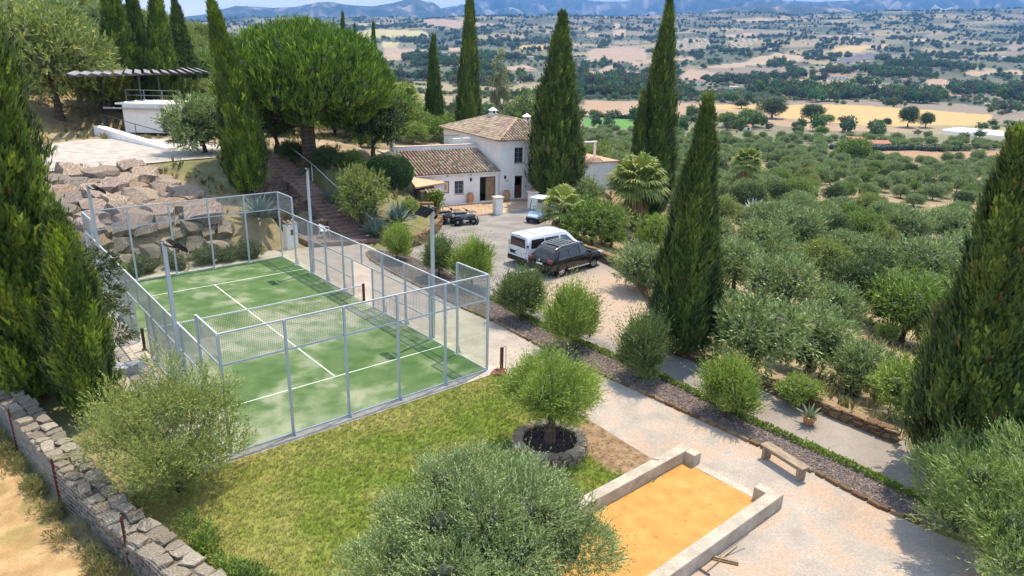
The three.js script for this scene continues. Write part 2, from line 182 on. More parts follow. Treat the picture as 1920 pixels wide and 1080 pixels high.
// ---------------------------------------------------------------- ground sheets of the garden
const speck = (x, z, k) => ((Math.sin(x * 127.1 * k + z * 311.7 * k) * 43758.5453) % 1 + 1) % 1;
function sheet(name, poly, y, px, fn, mat = {}) { const b = bboxOf(poly), w = Math.min(2048, Math.ceil((b[2] - b[0]) * px)), h = Math.min(2048, Math.ceil((b[3] - b[1]) * px)); const t = sheetTex(b, w, h, fn); t.wrapS = t.wrapT = THREE.ClampToEdgeWrapping; return struct(name, sheetGeo(poly, y, b), std(0xffffff, { map: t, roughness: 0.95, ...mat })); }
const mulchL = [[10.0, -8.2], [9.5, -7.8], [9.0, -6.4], [8.7, -3.1], [8.6, 0.3], [8.5, 3.7], [8.6, 6], [8.4, 8.9], [8.3, 11.1], [8.45, 14], [8.5, 17.1], [8.55, 19.9], [8.5, 21.8], [8.3, 23.7], [8.5, 25.5]];
const mulchR = [[10.5, -8.3], [11.3, -6.5], [11.4, -3], [11.2, 0], [10.6, 3.4], [10.0, 8.4], [10.1, 11.2], [10.15, 14.8], [10, 16.7], [9.85, 19], [9.8, 22.3], [9.6, 25.5]];
const gravel = (x, z) => { const n = fbm(x / 1.6, z / 1.6, 5), m = fbm(x / 4 + 7, z / 4, 3), pink = smooth(9, 17, z) * 0.8 + 0.12; let c = mix3([158, 148, 138], [182, 172, 161], clamp(0.5 + 0.8 * n)); c = mix3(c, [180, 149, 126], smooth(-0.4, 0.6, m + 1.1 * n) * pink * 0.7); const k = speck(x, z, 1); return c.map((q) => q * (0.9 + 0.18 * k)); };
sheet('gravel_path', [[-14, 24.5], [-7.3, 17.3], [-7, 17.2], [5.1, 18.2], [5.3, 15.5], [5.45, 10.5], [5.2, -10.4], [-5.4, -10.4], [-5.4, 10.4], [-6.1, 10.4], [-6.6, 2], [-7.6, -11.7], [3, -12.3], [7.3, -11.3], [9.4, -10.2], [10.6, -10.4], [10.5, -8.2], ...mulchL, [8.5, 34], [-14, 34]], 0.006, 40, gravel);
const asphalt = (x, z) => { const n = fbm(x / 2.2 + 4, z / 2.2, 5), m = fbm(x / 6, z / 6 + 5, 3); let c = mix3([126, 121, 117], [150, 145, 140], clamp(0.5 + n)); const tan = smooth(1.2, 4.5, z + 1.2 * m) * smooth(10.6, 12.2, x + 0.5 * n) * (1 - smooth(12.5, 15, z)) + smooth(14, 20, z) * 0.3; c = mix3(c, [172, 152, 133], clamp(tan)); const crack = Math.abs(N2(x / 5 + 20, z / 5 + 0.3 * N2(x, z))); if (crack < 0.012) c = c.map((q) => q * 0.88); return c.map((q) => q * (0.93 + 0.12 * speck(x, z, 1.3))); };
sheet('driveway', [...mulchR.map(([x, z]) => [x - 0.02, z]), [9.6, 34], [12.8, 34], [12.8, 13.4], [13.4, 12.2], [15.2, 10.4], [16.7, 8.8], [18.6, 6.4], [20, 3.6], [20.6, 1], [20.6, -1], [22.2, -4], [25, -7.2], [28, -9.4], [33, -12], [33, -12.5], [27.4, -12.55], [23.6, -12.3], [18.7, -13.2], [17.6, -11.6], [14.6, -8.9], [12.4, -8.0]], 0.008, 36, asphalt);
sheet('forecourt', [[18.7, -13.2], [23.6, -12.3], [27.4, -12.55], [33.5, -12.2], [34.4, -15.2], [27.2, -16.7], [19.4, -18.3]], 0.012, 48, (x, z) => { const n = fbm(x / 0.5, z / 0.5, 3); let c = mix3([176, 148, 118], [206, 180, 150], clamp(0.5 + n)); const q = (x - z) % 6; const d = Math.min(Math.abs(((x * 0.8 - z * 0.6) % 3.4 + 3.4) % 3.4 - 1.7)); if (d < 0.12) c = [168, 118, 98]; return c.map((v) => v * (0.92 + 0.14 * speck(x, z, 2))); });
sheet('mulch_bed', [...mulchL, ...mulchR.slice().reverse()], 0.03, 50, (x, z) => { const n = fbm(x * 3, z * 3, 4); return mix3([84, 70, 66], [140, 122, 114], clamp(0.45 + n + (speck(x, z, 3) - 0.5) * 0.5)); });
const lawnPoly = [[-5.5, 10.42], [5.4, 10.5], [5.35, 15.5], [5.1, 18.6], [-7, 18.6], [-7.0, 16.6], [-7.6, 13.5], [-7.9, 10.4]];
const lawnMix = (x, z) => { const n = fbm(x / 1.1, z / 1.1, 4), m = fbm(x / 3.1 + 2, z / 3.1, 3); return clamp(0.16 + 0.5 * m + 0.3 * n + smooth(-3.2, -6.6, x) * 0.55 + 0.35 * smooth(2.2, 0, z - 10.4)); };
const soilAt = (x, z) => smooth(3.35, 3.9, x + 0.3 * fbm(x * 1.5, z * 1.5, 3)) * smooth(15.0, 15.6, z);
sheet('lawn', lawnPoly, 0.016, 80, (x, z) => { let c = mix3([108, 126, 40], [158, 148, 84], lawnMix(x, z)); const s = soilAt(x, z); c = mix3(c, mix3([120, 98, 74], [158, 132, 102], clamp(0.5 + fbm(x * 2, z * 2, 3))), s); const b = fbm(x * 4.5 + 3, z * 4.5, 2); if (s > 0.5 && b > 0.33) c = [96, 76, 54]; return c.map((q) => q * (0.86 + 0.26 * speck(x, z, 1.7))); });
// grass of the lawn
{
  const r = rng(5), g = new GB(); for (let i = 0; i < 7; i++) { const a = r() * 6.28, t = 0.35 + 0.5 * r(); g.leaf((r() - 0.5) * 0.05, 0, (r() - 0.5) * 0.05, Math.cos(a) * t, 1, Math.sin(a) * t, -Math.sin(a), 0, Math.cos(a), 0.05 + 0.03 * r(), 0.012); }
  const N = 26000, im = new THREE.InstancedMesh(g.geo(), new THREE.MeshStandardMaterial({ roughness: 0.9, side: THREE.DoubleSide }), N), c = new THREE.Color(); let k = 0;
  while (k < N) { const x = -7.9 + r() * 13.3, z = 10.45 + r() * 8.2; if (!inPoly(x, z, lawnPoly) || soilAt(x, z) > 0.4 + r() * 0.4) continue; im.setMatrixAt(k, M4(x, 0.016, z, 0, r() * 6.28, 0, 0.7 + r() * 0.6)); const q = mix3([0.19, 0.26, 0.03], [0.42, 0.37, 0.14], clamp(lawnMix(x, z) + (r() - 0.5) * 0.35)); c.setRGB(...q); im.setColorAt(k, c); k++; }
  im.name = 'lawn_grass'; im.castShadow = im.receiveShadow = true; tag(im, 'short patchy mown grass of the lawn beside the padel court', 'grass', null, 'stuff'); scene.add(im);
}
// chips of the mulch bed
{
  const r = rng(6), g = new GB(); g.hexa([[-0.5, 0, 0.5], [0.5, 0, 0.4], [0.4, 0, -0.5], [-0.45, 0, -0.4], [-0.4, 0.4, 0.35], [0.45, 0.5, 0.3], [0.3, 0.4, -0.4], [-0.35, 0.5, -0.3]]);
  const N = 15000, im = new THREE.InstancedMesh(g.geo(), std(0xffffff), N), c = new THREE.Color(), poly = [...mulchL, ...mulchR.slice().reverse()]; let k = 0;
  while (k < N) { const z = -8.2 + r() * 33.5, x = 8.2 + r() * 3.2; if (!inPoly(x, z, poly)) continue; im.setMatrixAt(k, M4(x, 0.03, z, (r() - 0.5) * 0.7, r() * 6.28, (r() - 0.5) * 0.7, 0.04 + 0.08 * r(), 0.03 + 0.03 * r(), 0.02 + 0.03 * r())); const q = mix3([0.13, 0.1, 0.09], [0.42, 0.36, 0.33], r() * r()); c.setRGB(...q); im.setColorAt(k, c); k++; }
  im.name = 'mulch_chips'; im.castShadow = im.receiveShadow = true; tag(im, 'loose grey brown bark chips covering the long planting bed', 'mulch', null, 'stuff'); scene.add(im);
}
// upper gravel pad and track by the stone wall
const pad = [[-7, -24], [-3.2, -24.2], [0.8, -24.6], [4.2, -25.2], [8.4, -25.6], [9.6, -27], [9.4, -34], [7.5, -39], [1, -42], [-6, -37], [-9, -30]];
sheet('gravel_pad', pad, 4.06, 40, (x, z) => { const n = fbm(x / 1.4, z / 1.4, 5); return mix3([160, 152, 144], [192, 184, 176], clamp(0.55 + n)).map((q) => q * (0.93 + 0.12 * speck(x, z, 1))); });
sheet('dirt_track', [[-40, -2], [-11.2, 1], [-9.75, 9.5], [-9.0, 14], [-8.2, 17], [-14, 24], [-40, 30]], 0.004, 50, (x, z) => { const n = fbm(x / 1.2, z / 1.2, 5), m = fbm(x / 3, z / 3 + 3, 3); let c = mix3([160, 128, 86], [190, 160, 116], clamp(0.5 + n)); c = mix3(c, [122, 112, 62], smooth(0.12, 0.4, m + 0.4 * n) * 0.6); return c.map((q) => q * (0.9 + 0.18 * speck(x, z, 1.1))); });

// ---------------------------------------------------------------- stones
function rock(seed, detail = 1, box = 0.55) { const g = mergeVertices(new THREE.IcosahedronGeometry(1, detail).deleteAttribute('uv').deleteAttribute('normal'), 1e-3), p = g.attributes.position, r = rng(seed), pl = []; for (let i = 0; i < 13; i++) { const v = V(r() - 0.5, r() - 0.5, r() - 0.5).normalize(); pl.push([v, 0.44 + 0.22 * r()]); } for (let i = 0; i < p.count; i++) { const v = V(p.getX(i), p.getY(i), p.getZ(i)).normalize(), m = Math.max(Math.abs(v.x), Math.abs(v.y), Math.abs(v.z)); v.multiplyScalar(lerp(1, 1 / m, box) * 0.62); for (const [n, d] of pl) { const q = v.dot(n); if (q > d) v.addScaledVector(n, d - q); } v.addScaledVector(V(N3(v.x * 2 + seed, v.y * 2, v.z * 2), N3(v.x * 2, v.y * 2 + seed, v.z * 2), N3(v.x * 2, v.y * 2, v.z * 2 + seed)), 0.025); p.setXYZ(i, v.x, v.y, v.z); } g.computeBoundingBox(); const b = g.boundingBox, s = b.getSize(V(0, 0, 0)), c = b.getCenter(V(0, 0, 0)); g.translate(-c.x, -c.y, -c.z); g.scale(1 / s.x, 1 / s.y, 1 / s.z); const q = g.toNonIndexed(), uv = [], a = q.attributes.position; for (let i = 0; i < a.count; i++) uv.push(2.2 * (a.getX(i) + a.getZ(i) * 0.6), 2.2 * (a.getY(i) + a.getZ(i) * 0.5)); q.setAttribute('uv', new THREE.Float32BufferAttribute(uv, 2)); q.computeVertexNormals(); return q; }
function slab(seed, amp = 1) { const g = mergeVertices(new THREE.BoxGeometry(1, 1, 1, 3, 2, 2).deleteAttribute('uv').deleteAttribute('normal'), 1e-3), p = g.attributes.position, r = rng(seed), sx = 0.25 * (r() - 0.5), sz = 0.25 * (r() - 0.5), tp = 0.82 + 0.16 * r(); for (let i = 0; i < p.count; i++) { let x = p.getX(i), y = p.getY(i), z = p.getZ(i); const c = (Math.abs(x) > 0.49) + (Math.abs(y) > 0.49) + (Math.abs(z) > 0.49), k = c === 3 ? 0.84 : c === 2 ? 0.93 : 1; x *= k; y *= k; z *= k; x += amp * (0.09 * N3(x * 2 + seed, y * 2, z * 2) + sx * y * z); z += amp * (0.1 * N3(x * 2, y * 2 + seed, z * 2) + sz * x); y += amp * 0.07 * N3(x * 2.5, y * 2, z * 2.5 + seed); if (x > 0) z *= tp; p.setXYZ(i, x, y, z); } g.computeBoundingBox(); const b = g.boundingBox, s = b.getSize(V(0, 0, 0)), c = b.getCenter(V(0, 0, 0)); g.translate(-c.x, -c.y, -c.z); g.scale(1 / s.x, 1 / s.y, 1 / s.z); const q = g.toNonIndexed(), uv = [], a = q.attributes.position; for (let i = 0; i < a.count; i++) uv.push(a.getX(i) + a.getZ(i) * 0.6, a.getY(i) + a.getZ(i) * 0.5); q.setAttribute('uv', new THREE.Float32BufferAttribute(uv, 2)); q.computeVertexNormals(); return q; }
const ROCKS = Array.from({ length: 9 }, (_, i) => slab(40 + i)), BOULDERS = Array.from({ length: 7 }, (_, i) => i < 5 ? slab(80 + i * 3, 1.9) : rock(60 + i, 2, 0.75));
const stoneMap = tex(256, 256, (u, v) => { const n = fbm(u * 9, v * 9, 5), l = fbm(u * 22 + 5, v * 22, 3); let q = 205 + 70 * n; if (l > 0.24) q += 26; if (l < -0.32) q *= 0.72; return [q, q * 0.985, q * 0.965]; });
const stoneMats = (cols) => cols.map((c) => std(c, { map: stoneMap, roughness: 0.95, bumpMap: stoneMap, bumpScale: 0.02 }));
const SM = { grey: stoneMats([0xbfb6a6, 0xb0a696, 0xcdc5b5, 0xa19787]), pale: stoneMats([0xdccbb4, 0xcdb99e, 0xe2d3bd, 0xc0ab90]), tan: stoneMats([0xb99b74, 0xa6865f, 0xc7ab86, 0x937454]), mauve: stoneMats([0xa9948a, 0xb59c86, 0x9a8a84, 0xc0a68c, 0x8d7c74]), boulder: stoneMats([0xb3a196, 0xa6978d, 0xbfae9d, 0x9b9089, 0xb09a84]) };
const mortar = std(0x6b5f50, { roughness: 1 });
// a stone wall along a polyline: core, courses of face stones on chosen sides, cap stones
function stoneWall(o) {
  const r = rng(o.seed ?? 1), g = thing(o.name, o.label, 'wall', [0, 0, 0], 0, o.group), core = new GB(), th = o.th / 2, mats = o.mats, P = o.pts;
  const yB = o.y0 ?? (() => 0), Ht = o.h; let count = 0;
  for (let i = 0; i + 1 < P.length; i++) { const a = P[i], b = P[i + 1], L = Math.hypot(b[0] - a[0], b[1] - a[1]), ux = (b[0] - a[0]) / L, uz = (b[1] - a[1]) / L, nx = -uz, nz = ux, turn = Math.atan2(-uz, ux); const y0 = yB(i / (P.length - 1)), k = th - 0.035;
    const q = (x, z, s, y) => [x + nx * s, y, z + nz * s]; core.hexa([q(a[0], a[1], -k, y0 - 0.1), q(b[0], b[1], -k, y0 - 0.1), q(b[0], b[1], k, y0 - 0.1), q(a[0], a[1], k, y0 - 0.1), q(a[0], a[1], -k, y0 + Ht - 0.05), q(b[0], b[1], -k, y0 + Ht - 0.05), q(b[0], b[1], k, y0 + Ht - 0.05), q(a[0], a[1], k, y0 + Ht - 0.05)]);
    for (const side of o.sides ?? [1]) for (let c = 0; c < o.courses; c++) { const ch = Ht / o.courses; let d = -r() * o.len * 0.5; while (d < L) { const w = o.len * (0.6 + 0.8 * r()); const m = d + w / 2; if (m > 0 && m < L && count++ < 290) { const st = part('stone', ROCKS[Math.floor(r() * 9)], mats[Math.floor(r() * mats.length)], g, [a[0] + ux * m + nx * side * (th - 0.06), y0 + ch * (c + 0.5), a[1] + uz * m + nz * side * (th - 0.06)]); st.scale.set(w * 0.97, ch * (0.72 + 0.42 * r()), 0.15 + 0.09 * r()); st.position.y += (r() - 0.5) * ch * 0.25; st.rotation.set((r() - 0.5) * 0.08, turn + (r() - 0.5) * 0.12, (r() - 0.5) * 0.07, 'YXZ'); } d += w; } }
    for (let row = 0; row < (o.capRows ?? 1); row++) { const cw = o.th / (o.capRows ?? 1) * 1.06; let d = -r() * 0.2; while (d < L) { const w = o.capLen * (0.4 + 1.15 * r()), m = d + w / 2; if (m < L + 0.1) { const s = (row + 0.5) / (o.capRows ?? 1) * o.th - th, st = part('cap_stone', ROCKS[Math.floor(r() * 9)], mats[Math.floor(r() * mats.length)], g, [a[0] + ux * m + nx * s, y0 + Ht - 0.02, a[1] + uz * m + nz * s]); const ro = o.rough ? 1 : 0; st.scale.set(w * 0.98, (o.capH ?? 0.1) * (1 + ro * (r() - 0.5) * 0.9), cw * (0.9 + 0.15 * r() + ro * (r() - 0.4) * 0.45)); st.position.y += ro * (r() - 0.5) * 0.05; st.rotation.set((r() - 0.5) * (0.06 + 0.14 * ro), turn + (r() - 0.5) * (0.1 + 0.5 * ro), (r() - 0.5) * (0.06 + 0.14 * ro), 'YXZ'); } d += w; } } }
  part('core', core.geo(), mortar, g); return g;
}
// ---------------------------------------------------------------- padel court
{
  const C = thing('padel_court', 'green turf padel court enclosed by glass walls and grey mesh fence', 'padel court');
  part('concrete_base', new GB().box(-5.45, -0.1, -10.42, 5.45, 0.022, 10.42).geo({ uv: true }), MAT.concrete, C);
  const turfPoly = [[-4.96, -9.96], [4.96, -9.96], [4.96, 9.96], [-4.96, 9.96]], bb = bboxOf(turfPoly);
  const tt = sheetTex(bb, 640, 1280, (x, z) => { const n = fbm(x / 1.4, z / 1.4, 5), w = fbm(x / 2.4 + 8, z / 2.4 + 3, 5); const mid = Math.exp(-Math.pow((z - 1.2) / 2.6, 2)) * 0.75, near = smooth(5.6, 9.4, z + 1.2 * n) * 0.7 * smooth(3.5, -3.5, x + 1.5 * n), side = smooth(-3.6, -5, x) * 0.35, ln = Math.exp(-Math.pow(x / 0.5, 2)) * 0.2; const s = clamp((mid + near + side + ln) * (0.9 + 0.7 * n) + smooth(-0.05, 0.5, w) * 0.55 + 0.08); let c = mix3([62, 94, 46], [84, 112, 62], clamp(0.5 + n)); c = mix3(c, [162, 163, 142], s * 0.88); return c.map((q) => q * (0.95 + 0.08 * speck(x, z, 2))); });
  tt.wrapS = tt.wrapT = THREE.ClampToEdgeWrapping;
  part('turf', sheetGeo(turfPoly, 0.026, bb), std(0xffffff, { map: tt, roughness: 1 }), C);
  const line = (x0, z0, x1, z1) => part('line', new GB().quad([x0, 0.03, z1], [x1, 0.03, z1], [x1, 0.03, z0], [x0, 0.03, z0]).geo(), std(0xe6ebe2), C);
  line(-4.96, -6.975, 4.96, -6.925); line(-4.96, 6.925, 4.96, 6.975); line(-0.025, -6.925, 0.025, 6.925);
  const post = (x, z, h, w = 0.08, dx = 0, dz = 0) => { const g = new GB(); g.box(x - w / 2, 0.022, z - w / 2, x + w / 2, h, z + w / 2).box(x - 0.1, 0.022, z - 0.1, x + 0.1, 0.034, z + 0.1); if (dx || dz) { const o = [x + dx * 0.2, 0.034, z + dz * 0.2]; g.hexa([[x - 0.01 * Math.abs(dz), 0.034, z + 0.01 * Math.abs(dx)], [o[0] - 0.01 * Math.abs(dz), 0.034, o[2] + 0.01 * Math.abs(dx)], [o[0] + 0.01 * Math.abs(dz), 0.034, o[2] - 0.01 * Math.abs(dx)], [x + 0.01 * Math.abs(dz), 0.034, z - 0.01 * Math.abs(dx)], [x - 0.01 * Math.abs(dz), 0.5, z + 0.01 * Math.abs(dx)], [x + dx * 0.05, 0.5, z + dz * 0.05], [x + dx * 0.05, 0.5, z + dz * 0.05], [x + 0.01 * Math.abs(dz), 0.5, z - 0.01 * Math.abs(dx)]]); } part('post', g.geo(), MAT.steel, C); };
  const rail = (a, b, w = 0.05) => part('rail', new GB().beam(a, b, w, 0.05).geo(), MAT.steel, C);
  const meshGeo = (len, h, along) => { const g = new GB(), n = Math.round(len / 0.062), m = Math.round(h / 0.062), r = 0.0032; for (let i = 0; i <= n; i++) { const s = i * len / n; along === 'x' ? g.box(s - r, 0, -r, s + r, h, r) : g.box(-r, 0, s - r, r, h, s + r); } for (let j = 0; j <= m; j++) { const y = j * h / m; along === 'x' ? g.box(0, y - r, -r + 0.006, len, y + r, r + 0.006) : g.box(-r + 0.006, y - r, 0, r + 0.006, y + r, len); } return g.geo(); };
  const mg = new Map(), mesh = (x, y, z, len, h, along) => { const k = len + '_' + h + along; if (!mg.has(k)) mg.set(k, meshGeo(len, h, along)); const m = part('wire_mesh_panel', mg.get(k), MAT.wire, C, [x, y, z]); m.userData.kind = 'stuff'; };
  const pane = (x0, z0, x1, z1, h) => part('glass_panel', new GB().quad([x0, 0.06, z0], [x1, 0.06, z1], [x1, h - 0.03, z1], [x0, h - 0.03, z0]).geo(), MAT.glass, C);
  for (const z of [-10, 10]) { const o = Math.sign(z); for (let i = 0; i <= 5; i++) post(-5 + 2 * i, z, 4, 0.08, 0, i > 0 && i < 5 ? o : 0); rail([-5, 4, z], [5, 4, z]); rail([-5, 3, z], [5, 3, z]);
    for (let i = 0; i < 5; i++) { pane(-4.95 + 2 * i, z - o * 0.05, -3.05 + 2 * i, z - o * 0.05, 3); mesh(-4.95 + 2 * i, 3.03, z, 1.9, 0.94, 'x'); } rail([-5, 0.05, z], [5, 0.05, z], 0.04); }
  for (const x of [-5, 5]) { const o = Math.sign(x);
    for (const s of [-1, 1]) { for (const z of [8, 6, 4, 2]) post(x, s * z, z === 8 ? 4 : 3, 0.08, o, 0); post(x, s * 1, 2, 0.07);
      const zz = (a, b) => [Math.min(s * a, s * b), Math.max(s * a, s * b)];
      rail([x, 4, s * 8], [x, 4, s * 10]); rail([x, 3, s * 8], [x, 3, s * 10]); rail([x, 3, 0], [x, 3, s * 8]); rail([x, 2, 0], [x, 2, s * 8]); rail([x, 1, s * 1], [x, 1, s * 6], 0.03); rail([x, 0.05, s * 1], [x, 0.05, s * 10], 0.04);
      pane(x - o * 0.05, s * 8.05, x - o * 0.05, s * 9.95, 3); pane(x - o * 0.05, s * 6.05, x - o * 0.05, s * 7.95, 2);
      mesh(x, 3.03, zz(8, 10)[0] + 0.05, 1.9, 0.94, 'z'); mesh(x, 2.03, zz(6, 8)[0] + 0.05, 1.9, 0.94, 'z');
      for (const a of [4, 2]) { mesh(x, 0.06, zz(a, a + 2)[0] + 0.05, 1.9, 1.9, 'z'); mesh(x, 2.03, zz(a, a + 2)[0] + 0.05, 1.9, 0.94, 'z'); }
      mesh(x, 0.06, zz(1, 2)[0] + 0.05, 0.9, 1.9, 'z'); mesh(x, 2.03, zz(0, 2)[0] + 0.05, 1.9, 0.94, 'z'); }
    post(x, 0, 0.03, 0.05); part('post', new GB().box(x - 0.03, 2, -0.03, x + 0.03, 3, 0.03).geo(), MAT.steel, C); }
  // net
  const nt = thing('padel_net', 'black net with pale top band across the green court', 'net');
  const ng = new GB(), sag = (x) => 0.9 - 0.04 * (1 - (x / 5) ** 2); for (let i = 0; i <= 130; i++) { const x = -4.9 + i * 9.8 / 130; ng.box(x - 0.003, 0.04, -0.003, x + 0.003, sag(x), 0.003); } for (let j = 0; j < 12; j++) { const f = j / 12; for (let i = 0; i < 8; i++) { const a = -4.9 + i * 1.225, b = a + 1.225; ng.beam([a, 0.04 + f * sag(a), 0.004], [b, 0.04 + f * sag(b), 0.004], 0.005, 0.005); } }
  part('net_mesh', ng.geo(), std(0x2a2c2a), nt).userData.kind = 'stuff';
  const bd = new GB(); for (let i = 0; i < 8; i++) { const a = -4.95 + i * 1.2375, b = a + 1.2375; bd.beam([a, sag(a), 0], [b, sag(b), 0], 0.03, 0.06); } part('top_band', bd.geo(), std(0xd8dde0), nt);
  for (const x of [-5.03, 5.03]) part('net_post', new GB().box(x - 0.05, 0.03, -0.05, x + 0.05, 0.98, 0.05).box(x - 0.09, 0.03, -0.12, x + 0.09, 0.06, 0.12).geo(), std(0x4a2a2c), nt);
  // floodlight poles
  const lp = (x, z, label) => { const o = Math.sign(x), t = thing('floodlight_pole', label, 'floodlight', [x, 0.02, z], 0, 'floodlight poles around the court'); part('pole', new GB().box(-0.06, 0, -0.06, 0.06, 5.88, 0.06).box(-0.14, 0, -0.14, 0.14, 0.02, 0.14).geo(), MAT.steel, t); part('bracket', new GB().beam([0, 5.86, -0.28], [0, 5.86, 0.28], 0.07, 0.05).beam([0, 5.8, 0], [-o * 0.35, 5.66, 0], 0.05).geo(), MAT.steelDark, t);
    for (const s of [-1, 1]) { const f = new GB().box(-0.24, -0.05, -0.2, 0.24, 0.03, 0.2); for (let i = 0; i < 6; i++) f.box(-0.2 + i * 0.075, 0.03, -0.18, -0.18 + i * 0.075, 0.08, 0.18); const m = part('floodlight_head', f.geo(), MAT.black, t, [-o * 0.4, 5.72, s * 0.22]); m.rotation.z = o * 0.62; } };
  lp(5.16, -6, 'tall floodlight pole on the court side facing the brick stairway'); lp(5.16, 6, 'tall floodlight pole beside the mulch bed and gravel path'); lp(-5.16, -6, 'tall floodlight pole in the court corner below the boulder bank'); lp(-5.16, 6, 'tall floodlight pole on the court side facing the dark conifers');
}
// ---------------------------------------------------------------- boules court, bench, planter and small garden things
{
  const B = thing('boules_court', 'sand boules court framed by low grey concrete walls', 'boules court');
  const w = (n, x0, y0, z0, x1, y1, z1) => { const c = 0.015, g = new GB().box(x0, y0, z0, x1, y1 - c, z1); const a = [[x0, y1 - c, z1], [x1, y1 - c, z1], [x1, y1 - c, z0], [x0, y1 - c, z0]], b = [[x0 + c, y1, z1 - c], [x1 - c, y1, z1 - c], [x1 - c, y1, z0 + c], [x0 + c, y1, z0 + c]]; g.quad(b[0], b[1], b[2], b[3]); for (let i = 0; i < 4; i++) g.quad(a[i], a[(i + 1) % 4], b[(i + 1) % 4], b[i]); part(n, g.geo({ uv: true }), MAT.concrete, B); };
  w('wall', -9, -0.05, 18.6, 6.07, 0.45, 18.95); w('wall', -9, -0.05, 21.69, 6.07, 0.45, 22.04); w('end_wall', 5.73, -0.05, 18.951, 6.068, 0.449, 19.3); w('end_wall', 5.73, -0.05, 21.32, 6.068, 0.449, 21.689); w('threshold', 5.75, -0.05, 19.301, 6.06, 0.075, 21.319); w('end_wall', -9, -0.05, 18.951, -8.66, 0.449, 21.689);
  const sp = [[-8.66, 18.95], [5.76, 18.95], [5.76, 21.69], [-8.66, 21.69]], bb = bboxOf(sp), st = sheetTex(bb, 1400, 300, (x, z) => { const n = fbm(x / 0.8, z / 0.8, 5), m = fbm(x * 3, z * 3, 2); let c = mix3([178, 134, 70], [198, 154, 88], clamp(0.5 + 0.8 * n)); if (m > 0.46) c = c.map((q) => q * 0.9); return c.map((q) => q * (0.93 + 0.12 * speck(x, z, 1))); });
  const sg = new THREE.PlaneGeometry(14.42, 2.74, 180, 36); sg.rotateX(-Math.PI / 2); sg.translate(-1.45, 0, 20.32); const sa = sg.attributes.position, su2 = sg.attributes.uv; for (let i = 0; i < sa.count; i++) { const x = sa.getX(i), z = sa.getZ(i); sa.setY(i, 0.055 + 0.02 * fbm(x * 1.6, z * 1.6, 3) + 0.006 * Math.sin(x * 9 + 2 * N2(x, z * 2)) * smooth(0, 0.4, N2(x / 2, z / 2 + 4))); su2.setXY(i, (x - bb[0]) / (bb[2] - bb[0]), (z - bb[1]) / (bb[3] - bb[1])); } sg.computeVertexNormals();
  part('sand', sg, std(0xffffff, { map: st, roughness: 1 }), B);
  const bn = thing('garden_bench', 'rough wooden bench with slab legs beside the mulch bed', 'bench', [7.93, 0, 21.02], -0.22);
  part('seat', new RoundedBoxGeometry(0.36, 0.07, 1.62, 2, 0.015), MAT.wood, bn, [0, 0.46, 0]); for (const s of [-1, 1]) part('leg', new RoundedBoxGeometry(0.34, 0.43, 0.1, 2, 0.012), MAT.wood, bn, [0, 0.215, s * 0.66]); const ap = new GB(); ap.box(-0.12, 0.34, -0.6, -0.08, 0.424, 0.6); part('apron', ap.geo({ uv: true }), MAT.wood, bn);
  // broom and rake left on the gravel
  const br = thing('broom', 'wooden push broom lying by the boules wall', 'broom'); const b0 = G(1327, 1040, 0.06), b1 = G(1373, 1045, 0.06); part('broom_head', new GB().beam(G(1310, 1037, 0.05), G(1385, 1055, 0.05), 0.07, 0.05).geo({ uv: true }), MAT.wood, br); part('bristles', new GB().beam(G(1310, 1041, 0.025), G(1384, 1058, 0.025), 0.09, 0.03).geo(), std(0x7a6233), br); part('handle', new GB().tube([G(1346, 1046, 0.06), G(1403, 1002, 0.35)], 0.013, 6).geo(), MAT.wood, br);
  const rk = thing('rake', 'thin garden rake with short tines lying on gravel', 'rake'); part('handle', new GB().tube([G(1326, 1070, 0.05), G(1382, 1024, 0.03)], 0.012, 6).geo(), MAT.wood, rk); const rg = new GB(); rg.beam(G(1312, 1066, 0.05), G(1331, 1078, 0.05), 0.03, 0.03); for (let i = 0; i < 9; i++) { const p = G(lerp(1312, 1331, i / 8), lerp(1066, 1078, i / 8), 0.04); rg.box(p[0] - 0.006, 0.005, p[2] - 0.006, p[0] + 0.006, 0.045, p[2] + 0.006); } part('rake_head', rg.geo(), MAT.steelDark, rk);
  part('cable', new GB().tube([G(1222, 860, 0.46), G(1235, 862, 0.47), G(1241, 875, 0.08), G(1240, 888, 0.075), G(1223, 904, 0.075)], 0.008, 5).geo(), MAT.black); tag(scene.children[scene.children.length - 1], 'thin black cable trailing over the boules wall onto sand', 'cable');
  // round stone planter
  const pl = thing('stone_planter', 'round low stone planter ring with bark mulch under the olive', 'planter', [3.05, 0, 15.72]); const r = rng(8);
  part('ring_core', new THREE.LatheGeometry([[0.86, 0], [1.16, 0], [1.16, 0.28], [0.86, 0.28]].map(([a, b]) => new THREE.Vector2(a, b)), 40), mortar, pl);
  for (let c = 0; c < 2; c++) for (let i = 0; i < 22; i++) { const a = (i + c * 0.5) / 22 * 6.2832, s = part('stone', ROCKS[Math.floor(r() * 9)], SM.pale[Math.floor(r() * 4)], pl, [Math.cos(a) * 1.15, 0.07 + c * 0.14, Math.sin(a) * 1.15]); s.scale.set(0.32 * (0.85 + 0.3 * r()), 0.145, 0.15); s.rotation.y = -a + Math.PI / 2; }
  for (let i = 0; i < 20; i++) { const a = i / 20 * 6.2832, s = part('cap_stone', ROCKS[Math.floor(r() * 9)], SM.pale[Math.floor(r() * 4)], pl, [Math.cos(a) * 1.03, 0.31, Math.sin(a) * 1.03]); s.scale.set(0.35, 0.1, 0.38); s.rotation.y = -a + Math.PI / 2 + (r() - 0.5) * 0.1; }
